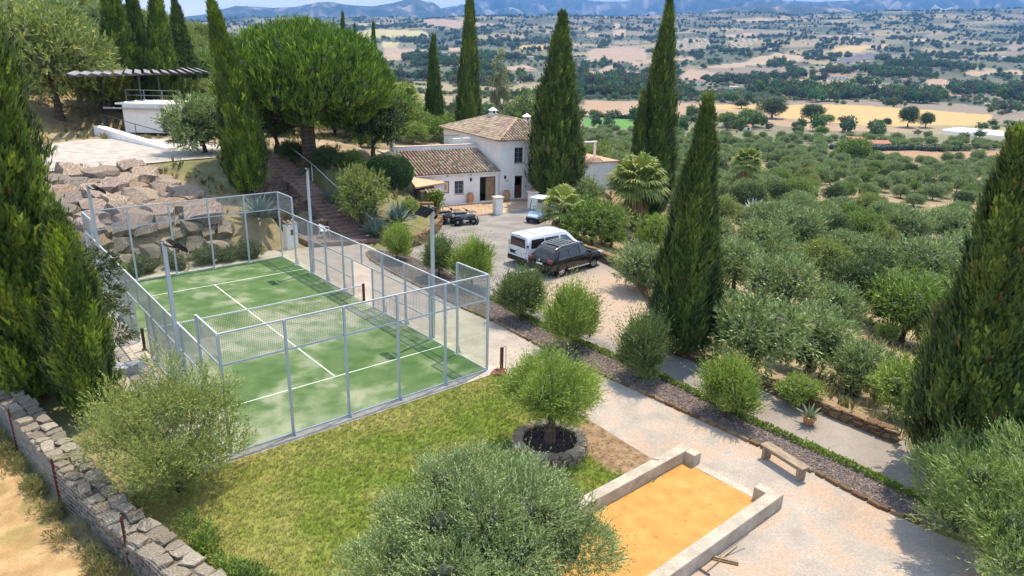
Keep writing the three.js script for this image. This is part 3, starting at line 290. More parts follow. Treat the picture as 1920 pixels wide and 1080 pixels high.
  const pm = new GB(); for (let i = 0; i < 900; i++) { const a = r() * 6.28, q = Math.sqrt(r()) * 0.86; pm.k = mix3([0.035, 0.025, 0.025], [0.13, 0.1, 0.09], r() * r()); pm.add(new THREE.BoxGeometry(1, 1, 1), M4(Math.cos(a) * q, 0.25 + r() * 0.03, Math.sin(a) * q, r(), r() * 6, r(), 0.05 + 0.06 * r(), 0.02, 0.03)); } pm.k = [0.05, 0.04, 0.035]; pm.add(new THREE.CylinderGeometry(0.86, 0.86, 0.04, 30), M4(0, 0.23, 0)); part('bark_mulch', pm.geo({ color: true }), MAT.leafSolid, pl).userData.kind = 'stuff';
  // tap post with hose
  const tp = thing('tap_post', 'short brown tap post with a bent pipe by the court corner', 'tap', [5.55, 0, 10.25]); part('post', new GB().box(-0.05, 0, -0.05, 0.05, 0.95, 0.05).geo({ uv: true }), MAT.rust, tp); part('pipe', new GB().tube([[0.03, 0.9, 0], [0.1, 1.0, 0.05], [0.16, 0.95, 0.06], [0.17, 0.3, 0.06], [0.16, 0, 0.06]], 0.012, 6).geo(), MAT.steelDark, tp);
  const hp = []; for (let i = 0; i < 150; i++) { const a = i * 0.26, q = 0.19 + 0.09 * Math.sin(i * 0.11) + 0.02 * Math.sin(i); hp.push([5.22 + Math.cos(a) * q * 1.25, 0.04 + 0.09 * (i / 150) + 0.01 * Math.sin(i * 0.7), 10.52 + Math.sin(a) * q]); } part('garden_hose', new GB().tube(hp, 0.014, 5).geo({ smooth: true }), std(0x9a5a52)); tag(scene.children[scene.children.length - 1], 'dull red garden hose coiled beside the tap post', 'hose');
  // edging stones of the mulch bed
  const ed = thing('bed_edging', 'row of small tan stones edging the long mulch bed', 'stone edging'); const er = rng(9); for (let i = 0; i + 1 < mulchL.length; i++) { const a = mulchL[i], b = mulchL[i + 1], L = Math.hypot(b[0] - a[0], b[1] - a[1]); let d = 0; while (d < L) { const w = 0.28 + 0.22 * er(), f = (d + w / 2) / L; if (f < 1.02) { const s = part('stone', ROCKS[Math.floor(er() * 7)], SM.tan[Math.floor(er() * 4)], ed, [lerp(a[0], b[0], f) - 0.02, 0.05, lerp(a[1], b[1], f)]); s.scale.set(w, 0.13, 0.15); s.rotation.y = Math.atan2(-(b[1] - a[1]), b[0] - a[0]) + (er() - 0.5) * 0.15; } d += w; } }
}
// ---------------------------------------------------------------- stone walls
stoneWall({ name: 'dry_stone_wall', label: 'thick dry stone wall with pale capping along the dirt track', pts: [[-10.0, 2.2], [-9.6, 4.6], [-9.05, 8.5], [-8.5, 12.2], [-7.95, 14.6], [-7.4, 16.8]], th: 0.8, h: 0.85, courses: 6, len: 0.32, sides: [1], capRows: 2, capLen: 0.46, capH: 0.14, rough: 1, mats: SM.grey, seed: 3 });
stoneWall({ name: 'low_stone_wall', label: 'low tan stone wall edging the driveway beyond the mulch bed', pts: [[12.55, 13.2], [12.55, 17.5], [12.5, 22.6]], th: 0.35, h: 0.42, courses: 5, len: 0.34, sides: [1, -1], capLen: 0.55, capH: 0.07, mats: SM.tan, seed: 4 });
stoneWall({ name: 'parking_wall', label: 'curved rubble stone wall around the parked cars', pts: [[20.6, -2.2], [20.75, -0.4], [20.75, 1.4], [20.2, 3.6], [18.8, 6.3], [16.9, 8.7], [15.3, 10.4], [13.7, 12.1]], th: 0.4, h: 0.58, courses: 4, len: 0.42, sides: [1], capLen: 0.5, capH: 0.1, mats: SM.tan, seed: 5 });
stoneWall({ name: 'curved_bed_wall', label: 'curved stone retaining wall below the agaves and stone steps', pts: [[11.9, -7.6], [13.2, -7.8], [14.5, -8.6], [16.0, -9.9], [17.4, -11.3], [18.4, -12.8]], th: 0.35, h: 0.75, courses: 5, len: 0.34, sides: [1], capLen: 0.45, capH: 0.08, mats: SM.tan, seed: 6 });
stoneWall({ name: 'planting_kerb', label: 'short stone kerb around the small fan palm by the driveway', pts: [[25.6, -7.7], [24.2, -6.3], [22.9, -4.7]], th: 0.3, h: 0.35, courses: 2, len: 0.4, sides: [1], capLen: 0.5, capH: 0.08, mats: SM.tan, seed: 7 });
// wire fence on rusty posts in front of the dry stone wall
{
  const F = thing('wire_fence', 'wire mesh fence on rusty spiral posts against the stone wall', 'fence'), pp = [[-10.35, 2.5], [-10.0, 6.0], [-9.45, 9.9], [-8.6, 13.6], [-8.0, 16.6]];
  const pg = new GB(); pg.box(-0.025, 0, -0.025, 0.025, 1.55, 0.025); for (let i = 0; i < 22; i++) pg.box(-0.034, 0.06 + i * 0.066, -0.034, 0.034, 0.085 + i * 0.066, 0.034); const pgeo = pg.geo();
  pp.forEach(([x, z]) => part('post', pgeo, MAT.rust, F, [x, 0, z])); for (let i = 0; i + 1 < pp.length; i++) { const w = new GB(), a = pp[i], b = pp[i + 1]; for (let k = 0; k < 9; k++) w.beam([a[0], 0.1 + k * 0.14, a[1]], [b[0], 0.1 + k * 0.14, b[1]], 0.005, 0.005); for (let k = 1; k < 20; k++) { const f = k / 20; w.beam([lerp(a[0], b[0], f), 0.1, lerp(a[1], b[1], f)], [lerp(a[0], b[0], f), 1.22, lerp(a[1], b[1], f)], 0.004, 0.004); } part('wire_panel', w.geo(), MAT.wire, F).userData.kind = 'stuff'; }
}
// boulder bank behind the court
{
  const B = thing('boulder_bank', 'bank of large stacked boulders behind the far court wall', 'boulder wall'), r = rng(21); let n = 0;
  const put = (x, y, z, w, h, d, rx, ry) => { const s = part('boulder', BOULDERS[Math.floor(r() * 7)], SM.boulder[Math.floor(r() * 5)], B, [x, y, z]); s.scale.set(w, h, d); s.rotation.set(rx, ry, (r() - 0.5) * 0.25, 'YXZ'); n++; };
  const done = [], dart = (tries, lo, hi, gen) => { for (let i = 0; i < tries && n < 280; i++) { const q = gen(), w = lerp(lo, hi, r() * r()); let ok = true; for (const d of done) if (Math.hypot(d[0] - q[0], (d[1] - q[1]) * 1.15) < (d[2] + w) * 0.4) { ok = false; break; } if (!ok) continue; done.push([q[0], q[1], w]); const z = q[2], lean = q[3]; put(q[0], H(q[0], z) + q[4], z, w * 1.1, w * (0.5 + 0.2 * r()) + 0.2, w * (0.85 + 0.3 * r()), lean + (r() - 0.5) * 0.35, (r() - 0.5) * 1.2); } };
  // q: [x, distance up the slope, z, lean, lift]
  const up = () => { const v = r() * 9.2, x = lerp(-10, 3.6 - v * 0.25, r()); return [x, v + 2, -13.9 - v, 0.3, 0.02]; }, low = () => { const v = r() * 1.75, x = lerp(-9, 2.9, r()); return [x, v, -12.45 - v * 0.75, 0.85, 0.0]; };
  for (const k of [1, 0.72, 0.5, 0.36]) { dart(260, 1.5 * k, 2.5 * k, up); dart(200, 0.95 * k, 1.6 * k, low); }
}
// paving slabs and lounger left of the court
{ const P = thing('paving', 'square pale paving slabs beside the court entrance', 'paving'), r = rng(31); for (let i = 0; i < 2; i++) for (let j = 0; j < 7; j++) part('slab', new RoundedBoxGeometry(0.86, 0.05, 0.86, 1, 0.012), MAT.concrete, P, [-5.98 - i * 0.92, 0.03, -4.2 + j * 0.93 + (r() - 0.5) * 0.03], (r() - 0.5) * 0.02);
  const sh = new THREE.Shape(); sh.moveTo(-0.8, 0); sh.lineTo(0.8, 0); sh.lineTo(0.82, 0.4); sh.bezierCurveTo(0.5, 0.3, 0.35, 0.16, 0, 0.2); sh.bezierCurveTo(-0.3, 0.24, -0.5, 0.55, -0.85, 0.62); sh.closePath(); const lg = new THREE.ExtrudeGeometry(sh, { depth: 0.6, bevelEnabled: true, bevelSize: 0.04, bevelThickness: 0.04, bevelSegments: 3, curveSegments: 14 }); lg.translate(0, 0, -0.3); const q = G(223, 697); const L = thing('moulded_lounger', 'grey moulded plastic lounger beside the paving and conifers', 'lounger', q, -0.5); part('shell', lg, std(0xb9bfca, { roughness: 0.5 }), L); }
// ---------------------------------------------------------------- house
const plaster = std(0xffffff, { map: grainTex([234, 231, 227], [248, 246, 243], 1.1, 0.35, 4), roughness: 0.95 });
const tileCols = ['#b59f8b', '#bfab97', '#a8907c', '#c9b8a4', '#9c8672', '#b6a388'].map(lin);
const roofBase = std(0x42352e, { roughness: 1 });
function tileRow(A, e, up, nr, len, r, col = tileCols, sp = 0.11) {
  const g = new GB(), n = Math.max(1, Math.round(len / 0.33)), st = len / n; const at = (s, d, h) => [A[0] + e[0] * s + up[0] * d + nr[0] * h, A[1] + e[1] * s + up[1] * d + nr[1] * h, A[2] + e[2] * s + up[2] * d + nr[2] * h];
  for (let j = 0; j < n; j++) { g.k = col[Math.floor(r() * col.length)].map((q) => q * (0.88 + 0.24 * r())); const d0 = j * st - 0.03, d1 = (j + 1) * st + 0.02, j0 = (r() - 0.5) * 0.02; let p; for (let i = 0; i <= 4; i++) { const a = Math.PI * i / 4, c = -Math.cos(a), h = Math.sin(a); const q = [at(c * sp * 0.78 + j0, d0, h * 0.12 + 0.035), at(c * sp * 0.68 + j0, d1, h * 0.1 + 0.012)]; if (p) g.quad(p[0], q[0], q[1], p[1]); p = q; } g.tri(at(-sp * 0.86 + j0, d0, 0.035), at(sp * 0.86 + j0, d0, 0.035), at(j0, d0, 0.15)); }
  return g.geo({ color: true });
}
const roofSlope = (par, A, e, run, L, rise, lenAt, r) => { const sl = Math.hypot(run[0], run[2], rise), up = [run[0] / sl, rise / sl, run[2] / sl]; const E3 = V(...e), U3 = V(...up), nr = E3.clone().cross(U3).normalize(); if (nr.y < 0) nr.negate(); const n = Math.round(L / 0.285); for (let i = 0; i < n; i++) { const s = (i + 0.5) * L / n, l = lenAt(s) * sl; if (l < 0.12) continue; part('tile_row', tileRow([A[0] + e[0] * s, A[1] + e[1] * s, A[2] + e[2] * s], e, up, nr.toArray(), l, r), MAT.vcol, par); } };
function wallPanel(w, h, holes, th = 0.3) { const s = new THREE.Shape(); s.moveTo(0, 0); s.lineTo(w, 0); s.lineTo(w, h); s.lineTo(0, h); s.closePath(); for (const [x0, y0, x1, y1] of holes) { const p = new THREE.Path(); p.moveTo(x0, y0); p.lineTo(x0, y1); p.lineTo(x1, y1); p.lineTo(x1, y0); p.closePath(); s.holes.push(p); } const g = new THREE.ExtrudeGeometry(s, { depth: th, bevelEnabled: false }); g.translate(0, 0, -th); return g; }
const winMat = std(0x71787f, { roughness: 0.6 }), paneMat = new THREE.MeshPhysicalMaterial({ color: 0x39424a, roughness: 0.08, clearcoat: 0.6 });
function addWindow(par, x0, y0, x1, y1, z, trim = true) { const g = new GB(), d = 0.05; g.box(x0, y0, z - d, x0 + 0.06, y1, z).box(x1 - 0.06, y0, z - d, x1, y1, z).box(x0 + 0.06, y1 - 0.06, z - d, x1 - 0.06, y1, z).box(x0 + 0.06, y0, z - d, x1 - 0.06, y0 + 0.06, z); const m = (x0 + x1) / 2; g.box(m - 0.045, y0 + 0.06, z - d, m + 0.045, y1 - 0.06, z + 0.004); for (const f of [0.36, 0.68]) { const y = lerp(y0, y1, f); g.box(x0 + 0.06, y - 0.02, z - d + 0.01, m - 0.045, y + 0.02, z - 0.01).box(m + 0.045, y - 0.02, z - d + 0.01, x1 - 0.06, y + 0.02, z - 0.01); } const w = part('window', g.geo(), winMat, par); for (const [a, b] of [[x0 + 0.06, m - 0.045], [m + 0.045, x1 - 0.06]]) part('pane', new GB().quad([a, y0 + 0.06, z - 0.03], [b, y0 + 0.06, z - 0.03], [b, y1 - 0.06, z - 0.03], [a, y1 - 0.06, z - 0.03]).geo(), paneMat, w); if (trim) part('sill', new GB().box(x0 - 0.06, y0 - 0.07, -0.28, x1 + 0.06, y0 - 0.002, 0.04).geo(), MAT.concrete, w); return w; }
{
  const r = rng(77), Hs = thing('farmhouse', 'white two storey farmhouse with hipped clay tile roof', 'house', [27.22, 0, -16.51], -0.195);
  const W = 7.2, D = 11.9, E = 5.05, RG = 6.47;
  part('wall', wallPanel(W, E, [[1.43, 3.18, 2.33, 4.5], [1.52, 0.04, 2.36, 2.05]]), plaster, Hs); part('wall', new GB().box(0, 0, -D, 0.3, E - 0.002, -0.301).geo({ uv: true }), plaster, Hs); part('wall', new GB().box(W - 0.3, 0, -D, W, E - 0.002, -0.301).geo({ uv: true }), plaster, Hs); part('wall', new GB().box(0.301, 0, -D + 0.002, W - 0.301, E - 0.003, -D + 0.3).geo({ uv: true }), plaster, Hs); part('floor_slab', new GB().box(0.301, 2.6, -D + 0.301, W - 0.301, 2.8, -0.301).geo(), MAT.concrete, Hs);
  for (const [x0, y0, x1, y1] of [[1.32, 3.05, 2.44, 4.62], [1.4, 0.0, 2.48, 2.17]]) { const g = new GB(); g.box(x0, y0, 0, x0 + 0.1, y1, 0.035).box(x1 - 0.1, y0, 0, x1, y1, 0.035).box(x0 + 0.1, y1 - 0.1, 0, x1 - 0.1, y1, 0.035); part('trim', g.geo({ uv: true }), plaster, Hs); }
  addWindow(Hs, 1.43, 3.18, 2.33, 4.5, -0.12); const dr = part('door', new GB().box(1.52, 0.04, -0.27, 1.62, 2.05, -0.2).box(1.62, 0.04, -0.27, 1.7, 1.95, -0.23).box(1.62, 1.95, -0.27, 2.36, 2.05, -0.2).box(2.28, 0.04, -0.27, 2.36, 1.95, -0.2).box(1.7, 0.04, -0.26, 2.28, 1.2, -0.22).geo({ uv: true }), std(0x5b3426, { roughness: 0.6 }), Hs); part('handle', new GB().box(2.22, 1.0, -0.22, 2.26, 1.1, -0.18).geo(), MAT.steelDark, dr);
  // tower roof
  const o = 0.28, rf = part('roof', new GB().box(-0.18, E, -D - 0.18, W + 0.18, E + 0.06, 0.18).geo({ uv: true }), plaster, Hs); const w2 = W / 2 + o, eY = E + 0.07, rise = RG - E; const c = [[-o, eY, o], [W + o, eY, o], [W + o, eY, -D - o], [-o, eY, -D - o]], r1 = [W / 2, eY + rise, -W / 2], r2 = [W / 2, eY + rise, -D + W / 2];
  part('roof_deck', new GB().tri(c[0], c[1], r1).quad(c[1], c[2], r2, r1).tri(c[2], c[3], r2).quad(c[3], c[0], r1, r2).geo(), roofBase, rf);
  const rp = new THREE.Group(); rp.name = 'roof_tiles'; Hs.add(rp);
  const LL = D + 2 * o, hip = (L) => (s) => Math.min(s, L - s, w2) / w2 - 0.02;
  roofSlope(rp, c[3], [0, 0, 1], [w2, 0, 0], LL, rise, hip(LL), r); roofSlope(rp, c[1], [0, 0, -1], [-w2, 0, 0], LL, rise, hip(LL), r); roofSlope(rp, c[0], [1, 0, 0], [0, 0, -w2], W + 2 * o, rise, hip(W + 2 * o), r); roofSlope(rp, c[2], [-1, 0, 0], [0, 0, w2], W + 2 * o, rise, hip(W + 2 * o), r);
  const ridge = (a, b) => { const d = V(...b).sub(V(...a)), L = d.length(); d.normalize(); const s = d.clone().cross(V(0, 1, 0)).normalize(), n = s.clone().cross(d); part('ridge_tiles', tileRow([a[0], a[1] + 0.05, a[2]], s.toArray(), d.toArray(), n.y < 0 ? n.negate().toArray() : n.toArray(), L, r, ['#c2a88e', '#cbb8a2', '#b59a80'].map(lin), 0.13), MAT.vcol, rp); };
  ridge(c[0], r1); ridge(c[1], r1); ridge(c[2], r2); ridge(c[3], r2); ridge(r1, r2);
  const chim = (x, z, y0) => { const g = part('chimney', new GB().box(x - 0.28, y0, z - 0.28, x + 0.28, y0 + 0.95, z + 0.28).box(x - 0.34, y0 + 0.95, z - 0.34, x + 0.34, y0 + 1.02, z + 0.34).box(x - 0.24, y0 + 1.02, z - 0.24, x - 0.14, y0 + 1.25, z - 0.14).box(x + 0.14, y0 + 1.02, z - 0.24, x + 0.24, y0 + 1.25, z - 0.14).box(x - 0.24, y0 + 1.02, z + 0.14, x - 0.14, y0 + 1.25, z + 0.24).box(x + 0.14, y0 + 1.02, z + 0.14, x + 0.24, y0 + 1.25, z + 0.24).box(x - 0.36, y0 + 1.25, z - 0.36, x + 0.36, y0 + 1.31, z + 0.36).geo({ uv: true }), plaster, Hs); part('flue', new GB().box(x - 0.13, y0 + 1.02, z - 0.13, x + 0.13, y0 + 1.24, z + 0.13).geo(), std(0x4a3a36), g); part('cap', new THREE.ConeGeometry(0.46, 0.3, 4, 1).rotateY(Math.PI / 4).translate(x, y0 + 1.46, z), plaster, g); };
  chim(3.4, -7.9, 5.75); chim(5.6, -5.2, 5.35);
  // low wing
  const wl = -8.0, wy = 2.6, wb = -4.3;
  part('wall', wallPanel(8, wy, [[8 - 4.26, 0.84, 8 - 3.4, 1.95], [8 - 1.9, 0.04, 8 - 0.34, 2.16]]).translate(wl, 0, 0), plaster, Hs); part('wall', new THREE.ExtrudeGeometry(new THREE.Shape([[0, 0], [4.3, 0], [4.3, 4.35], [4.05, 4.35], [4.05, 3.85], [0, 2.5]].map(([a, b]) => new THREE.Vector2(a, b))), { depth: 0.3, bevelEnabled: false }).rotateY(Math.PI / 2).translate(wl, 0, -0.301), plaster, Hs);
  part('wall', new GB().box(wl + 0.301, 0, wb - 0.301, -0.002, 4.35, wb).geo({ uv: true }), plaster, Hs); part('coping', new GB().box(wl - 0.05, 4.352, wb - 0.36, 0.1, 4.41, wb + 0.05).geo(), std(0xd9c2ae), Hs);
  addWindow(Hs, -4.26, 0.84, -3.4, 1.95, -0.14); for (const [x0, y0, x1, y1] of [[-4.36, 0.75, -3.3, 2.05], [-2.0, 0, -0.24, 2.26]]) { const g = new GB(); g.box(x0, y0, 0, x0 + 0.1, y1, 0.035).box(x1 - 0.1, y0, 0, x1, y1, 0.035).box(x0 + 0.1, y1 - 0.1, 0, x1 - 0.1, y1, 0.035); part('trim', g.geo({ uv: true }), plaster, Hs); } part('porch_lintel', new GB().box(-2.3, 2.42, 0, -0.02, 2.5, 0.18).geo({ uv: true }), plaster, Hs);
  const d2 = part('double_door', new GB().box(-1.9, 0.04, -0.28, -1.82, 2.16, -0.2).box(-0.42, 0.04, -0.28, -0.34, 2.16, -0.2).box(-1.82, 2.08, -0.28, -0.42, 2.16, -0.2).geo(), std(0x3e2d24), Hs); const lf = new GB(); for (let i = 0; i < 4; i++) for (let j = 0; j < 7; j++) { lf.k = [0.33, 0.22, 0.13].map((q) => q * (0.8 + 0.5 * r())); lf.box(-1.2 + i * 0.195, 0.06 + j * 0.286, -0.24, -1.015 + i * 0.195, 0.06 + j * 0.286 + 0.27, -0.2 + 0.015 * r()); } lf.k = [0.2, 0.13, 0.08]; lf.box(-1.21, 0.045, -0.27, -0.42, 2.07, -0.241); part('door_leaf', lf.geo({ color: true }), MAT.leafSolid, d2); part('door_leaf', new GB().box(-1.82, 0.045, -0.9, -1.77, 2.07, -0.26).geo(), std(0x6b757d), d2);
  part('ceiling', new GB().box(wl + 0.301, 2.46, wb, -0.002, 2.5, -0.301).geo(), MAT.concrete, Hs);
  const wrs = new THREE.Group(); wrs.name = 'wing_roof_tiles'; Hs.add(wrs); const wr = part('wing_roof', new GB().quad([wl - 0.12, 2.6, 0.3], [0.02, 2.6, 0.3], [0.02, 3.98, wb + 0.02], [wl - 0.12, 3.98, wb + 0.02]).geo(), roofBase, Hs); roofSlope(wrs, [wl - 0.1, 2.62, 0.3], [1, 0, 0], [0, 0, wb - 0.26], 8.1, 1.36, (s) => 1, r);
  part('gutter', new GB().beam([wl, 2.56, 0.24], [-0.02, 2.56, 0.24], 0.07, 0.07).geo(), plaster, Hs); part('drainpipe', new GB().tube([[-0.08, 2.55, 0.12], [-0.08, 0.05, 0.1]], 0.04, 8).geo(), std(0xb9c0cc), Hs);
  for (const [x, y] of [[-2.78, 2.0], [0.5, 2.0]]) { const l = part('wall_lantern', new GB().box(x - 0.06, y - 0.12, 0.06, x + 0.06, y + 0.12, 0.2).box(x - 0.08, y + 0.12, 0.04, x + 0.08, y + 0.15, 0.22).box(x - 0.02, y - 0.04, 0, x + 0.02, y + 0.04, 0.06).geo(), MAT.steelDark, Hs); }
  part('house_sign', new GB().box(0.62, 1.62, 0, 0.96, 1.76, 0.02).geo(), std(0xcfc8c2), Hs); for (const [x, y] of [[-4.89, 2.42], [-2.73, 2.46], [2.62, 1.08]]) part('vent', new GB().box(x - 0.06, y - 0.07, 0, x + 0.06, y + 0.07, 0.03).geo(), std(0x6c6a6c), Hs);
  // terrace behind the wing: slab, posts, railing
  part('terrace', new GB().box(wl, 3.5, -8.6, -0.002, 3.62, wb - 0.302).geo({ uv: true }), MAT.concrete, Hs); part('terrace_pier', new GB().box(wl - 0.1, 3.5, wb - 0.75, wl + 0.3, 4.9, wb - 0.365).box(wl - 0.16, 4.9, wb - 0.8, wl + 0.36, 4.96, wb - 0.33).geo({ uv: true }), plaster, Hs);
  const rl = new GB(); rl.beam([wl + 0.3, 4.78, -8.2], [-0.1, 4.78, -8.2], 0.05, 0.04).beam([wl + 0.3, 3.75, -8.2], [-0.1, 3.75, -8.2], 0.03, 0.03); for (let i = 0; i <= 60; i++) { const x = lerp(wl + 0.3, -0.1, i / 60); rl.box(x - 0.008, 3.62, -8.208, x + 0.008, 4.78, -8.192); } part('terrace_railing', rl.geo(), std(0x4b4f55), Hs);
  const rl2 = new GB(); rl2.beam([-2.6, 4.78, -5.6], [-0.1, 4.78, -5.6], 0.04, 0.04); for (let i = 0; i <= 22; i++) { const x = lerp(-2.6, -0.1, i / 22); rl2.box(x - 0.009, 3.62, -5.609, x + 0.009, 4.78, -5.591); } part('balcony_railing', rl2.geo(), std(0xb8bcc2), Hs);
  for (const x of [-0.75, -1.75]) { const a = thing('air_conditioner', x < -1 ? 'white air conditioner box on the terrace, farther from the tower' : 'white air conditioner box on the terrace against the tower wall', 'air conditioner'); const wp = Hs.localToWorld ? V(x, 3.62, -5.0) : null; Hs.updateMatrixWorld(true); wp.applyMatrix4(Hs.matrixWorld); a.position.copy(wp); a.rotation.y = -0.195; part('casing', new RoundedBoxGeometry(0.8, 0.62, 0.32, 2, 0.03).translate(0, 0.95, 0), std(0xd9dadb), a); part('fan_grille', new THREE.TorusGeometry(0.2, 0.02, 6, 20).translate(-0.12, 0.95, 0.17), MAT.steel, a); part('stand', new GB().box(-0.36, 0, -0.12, -0.3, 0.64, 0.12).box(0.3, 0, -0.12, 0.36, 0.64, 0.12).geo(), MAT.steel, a); }
  // framed picture and urns
  const pic = thing('framed_picture', 'small framed sepia picture hung on the white wall', 'picture', [27.22, 0, -16.51], -0.195); part('frame', new GB().box(-5.44, 1.0, 0.002, -5.38, 1.98, 0.05).box(-4.84, 1.0, 0.002, -4.78, 1.98, 0.05).box(-5.38, 1.0, 0.002, -4.84, 1.06, 0.05).box(-5.38, 1.92, 0.002, -4.84, 1.98, 0.05).geo(), std(0x4f3b30), pic); const pt = tex(64, 96, (u, v) => { const d = Math.hypot((u - 0.52) / 0.26, (v - 0.55) / 0.3), n = fbm(u * 6, v * 6, 3); return mix3(d < 1 ? [150, 120, 84] : [206, 186, 160], [226, 206, 184], clamp(0.4 + n)); }); part('print', new THREE.PlaneGeometry(0.54, 0.86).translate(-5.11, 1.49, 0.02), std(0xffffff, { map: pt }), pic);
  // right-hand annex with roof terrace
  const ax = thing('house_annex', 'white annex with roof terrace and white pergola beside the cypress', 'house', [27.22, 0, -16.51], -0.195); part('wall', new GB().box(7.205, 0, -7, 13.2, 2.7, -0.6).geo({ uv: true }), plaster, ax); part('roof_deck', new GB().box(7.205, 2.702, -7.1, 13.3, 2.8, -0.5).geo(), std(0xc79a80), ax); part('parapet', new GB().box(7.21, 2.802, -7.0, 10.2, 3.6, -3.4).geo({ uv: true }), plaster, ax); part('upper_deck', new GB().box(7.21, 3.602, -7.05, 10.25, 3.68, -3.35).geo(), std(0xc79a80), ax); const ar = new GB(); ar.beam([7.3, 4.5, -3.5], [10.1, 4.5, -3.5], 0.03); ar.beam([10.1, 4.5, -3.5], [10.1, 4.5, -6.9], 0.03); for (let i = 0; i < 20; i++) ar.box(7.3 + i * 0.147, 3.68, -3.508, 7.316 + i * 0.147, 4.5, -3.492); part('railing', ar.geo(), std(0x7a8088), ax); const pg = new GB(); for (const [x, z] of [[12.4, -3.4], [12.4, -6.6]]) pg.box(x - 0.09, 2.8, z - 0.09, x + 0.09, 4.2, z + 0.09); pg.box(10.26, 4.202, -3.6, 12.6, 4.34, -3.3).box(10.26, 4.202, -6.8, 12.6, 4.34, -6.5); part('pergola', pg.geo({ uv: true }), plaster, ax);
  const axr = new THREE.Group(); axr.name = 'annex_tiles'; ax.add(axr); roofSlope(axr, [7.3, 2.72, -0.2], [1, 0, 0], [0, 0, -0.9], 4, 0.35, () => 1, r); part('back_block', new GB().box(7.205, 0, -11.5, 11, 4.4, -7.1).geo({ uv: true }), plaster, ax); roofSlope(axr, [7.1, 4.42, -6.95], [1, 0, 0], [0, 0, -2.4], 4, 1.0, (s) => Math.min(1, (4 - s) / 2.4), r);
  // outhouse in front of the wing's left end
  const oh = thing('stone_outhouse', 'small stone outhouse with blue grey end wall below peach coping', 'outhouse', [27.22, 0, -16.51], -0.195); part('wall', new GB().box(-8.2, 0, 0.9, -6.6, 1.75, 2.3).geo(), mortar, oh); for (let c2 = 0; c2 < 8; c2++) { let x = -8.2; while (x < -6.65) { const w = 0.25 + r() * 0.25; const s = part('stone', ROCKS[Math.floor(r() * 7)], SM.tan[Math.floor(r() * 4)], oh, [Math.min(x + w / 2, -6.7), 0.11 + c2 * 0.215, 2.28]); s.scale.set(w, 0.21, 0.14); x += w; } }
  part('end_wall', new GB().box(-6.598, 0, 0.5, -5.75, 2.05, 1.1).geo({ uv: true }), std(0xd0d6de), oh); part('coping', new GB().hexa([[-8.5, 1.9, 2.0], [-5.65, 2.052, 1.2], [-5.65, 2.052, 0.3], [-8.5, 2.5, 0.3], [-8.5, 2.05, 2.05], [-5.65, 2.13, 1.25], [-5.65, 2.13, 0.3], [-8.5, 2.65, 0.3]]).geo(), std(0xd8ad8c), oh); part('window', new GB().box(-7.2, 0.7, 2.3, -6.75, 1.3, 2.37).geo(), std(0x42505c), oh); const ot = new THREE.Group(); ot.name = 'porch_tiles'; oh.add(ot); roofSlope(ot, [-7.9, 1.62, 2.75], [1, 0, 0], [0, 0, -0.5], 1.4, 0.2, () => 1, r);
}
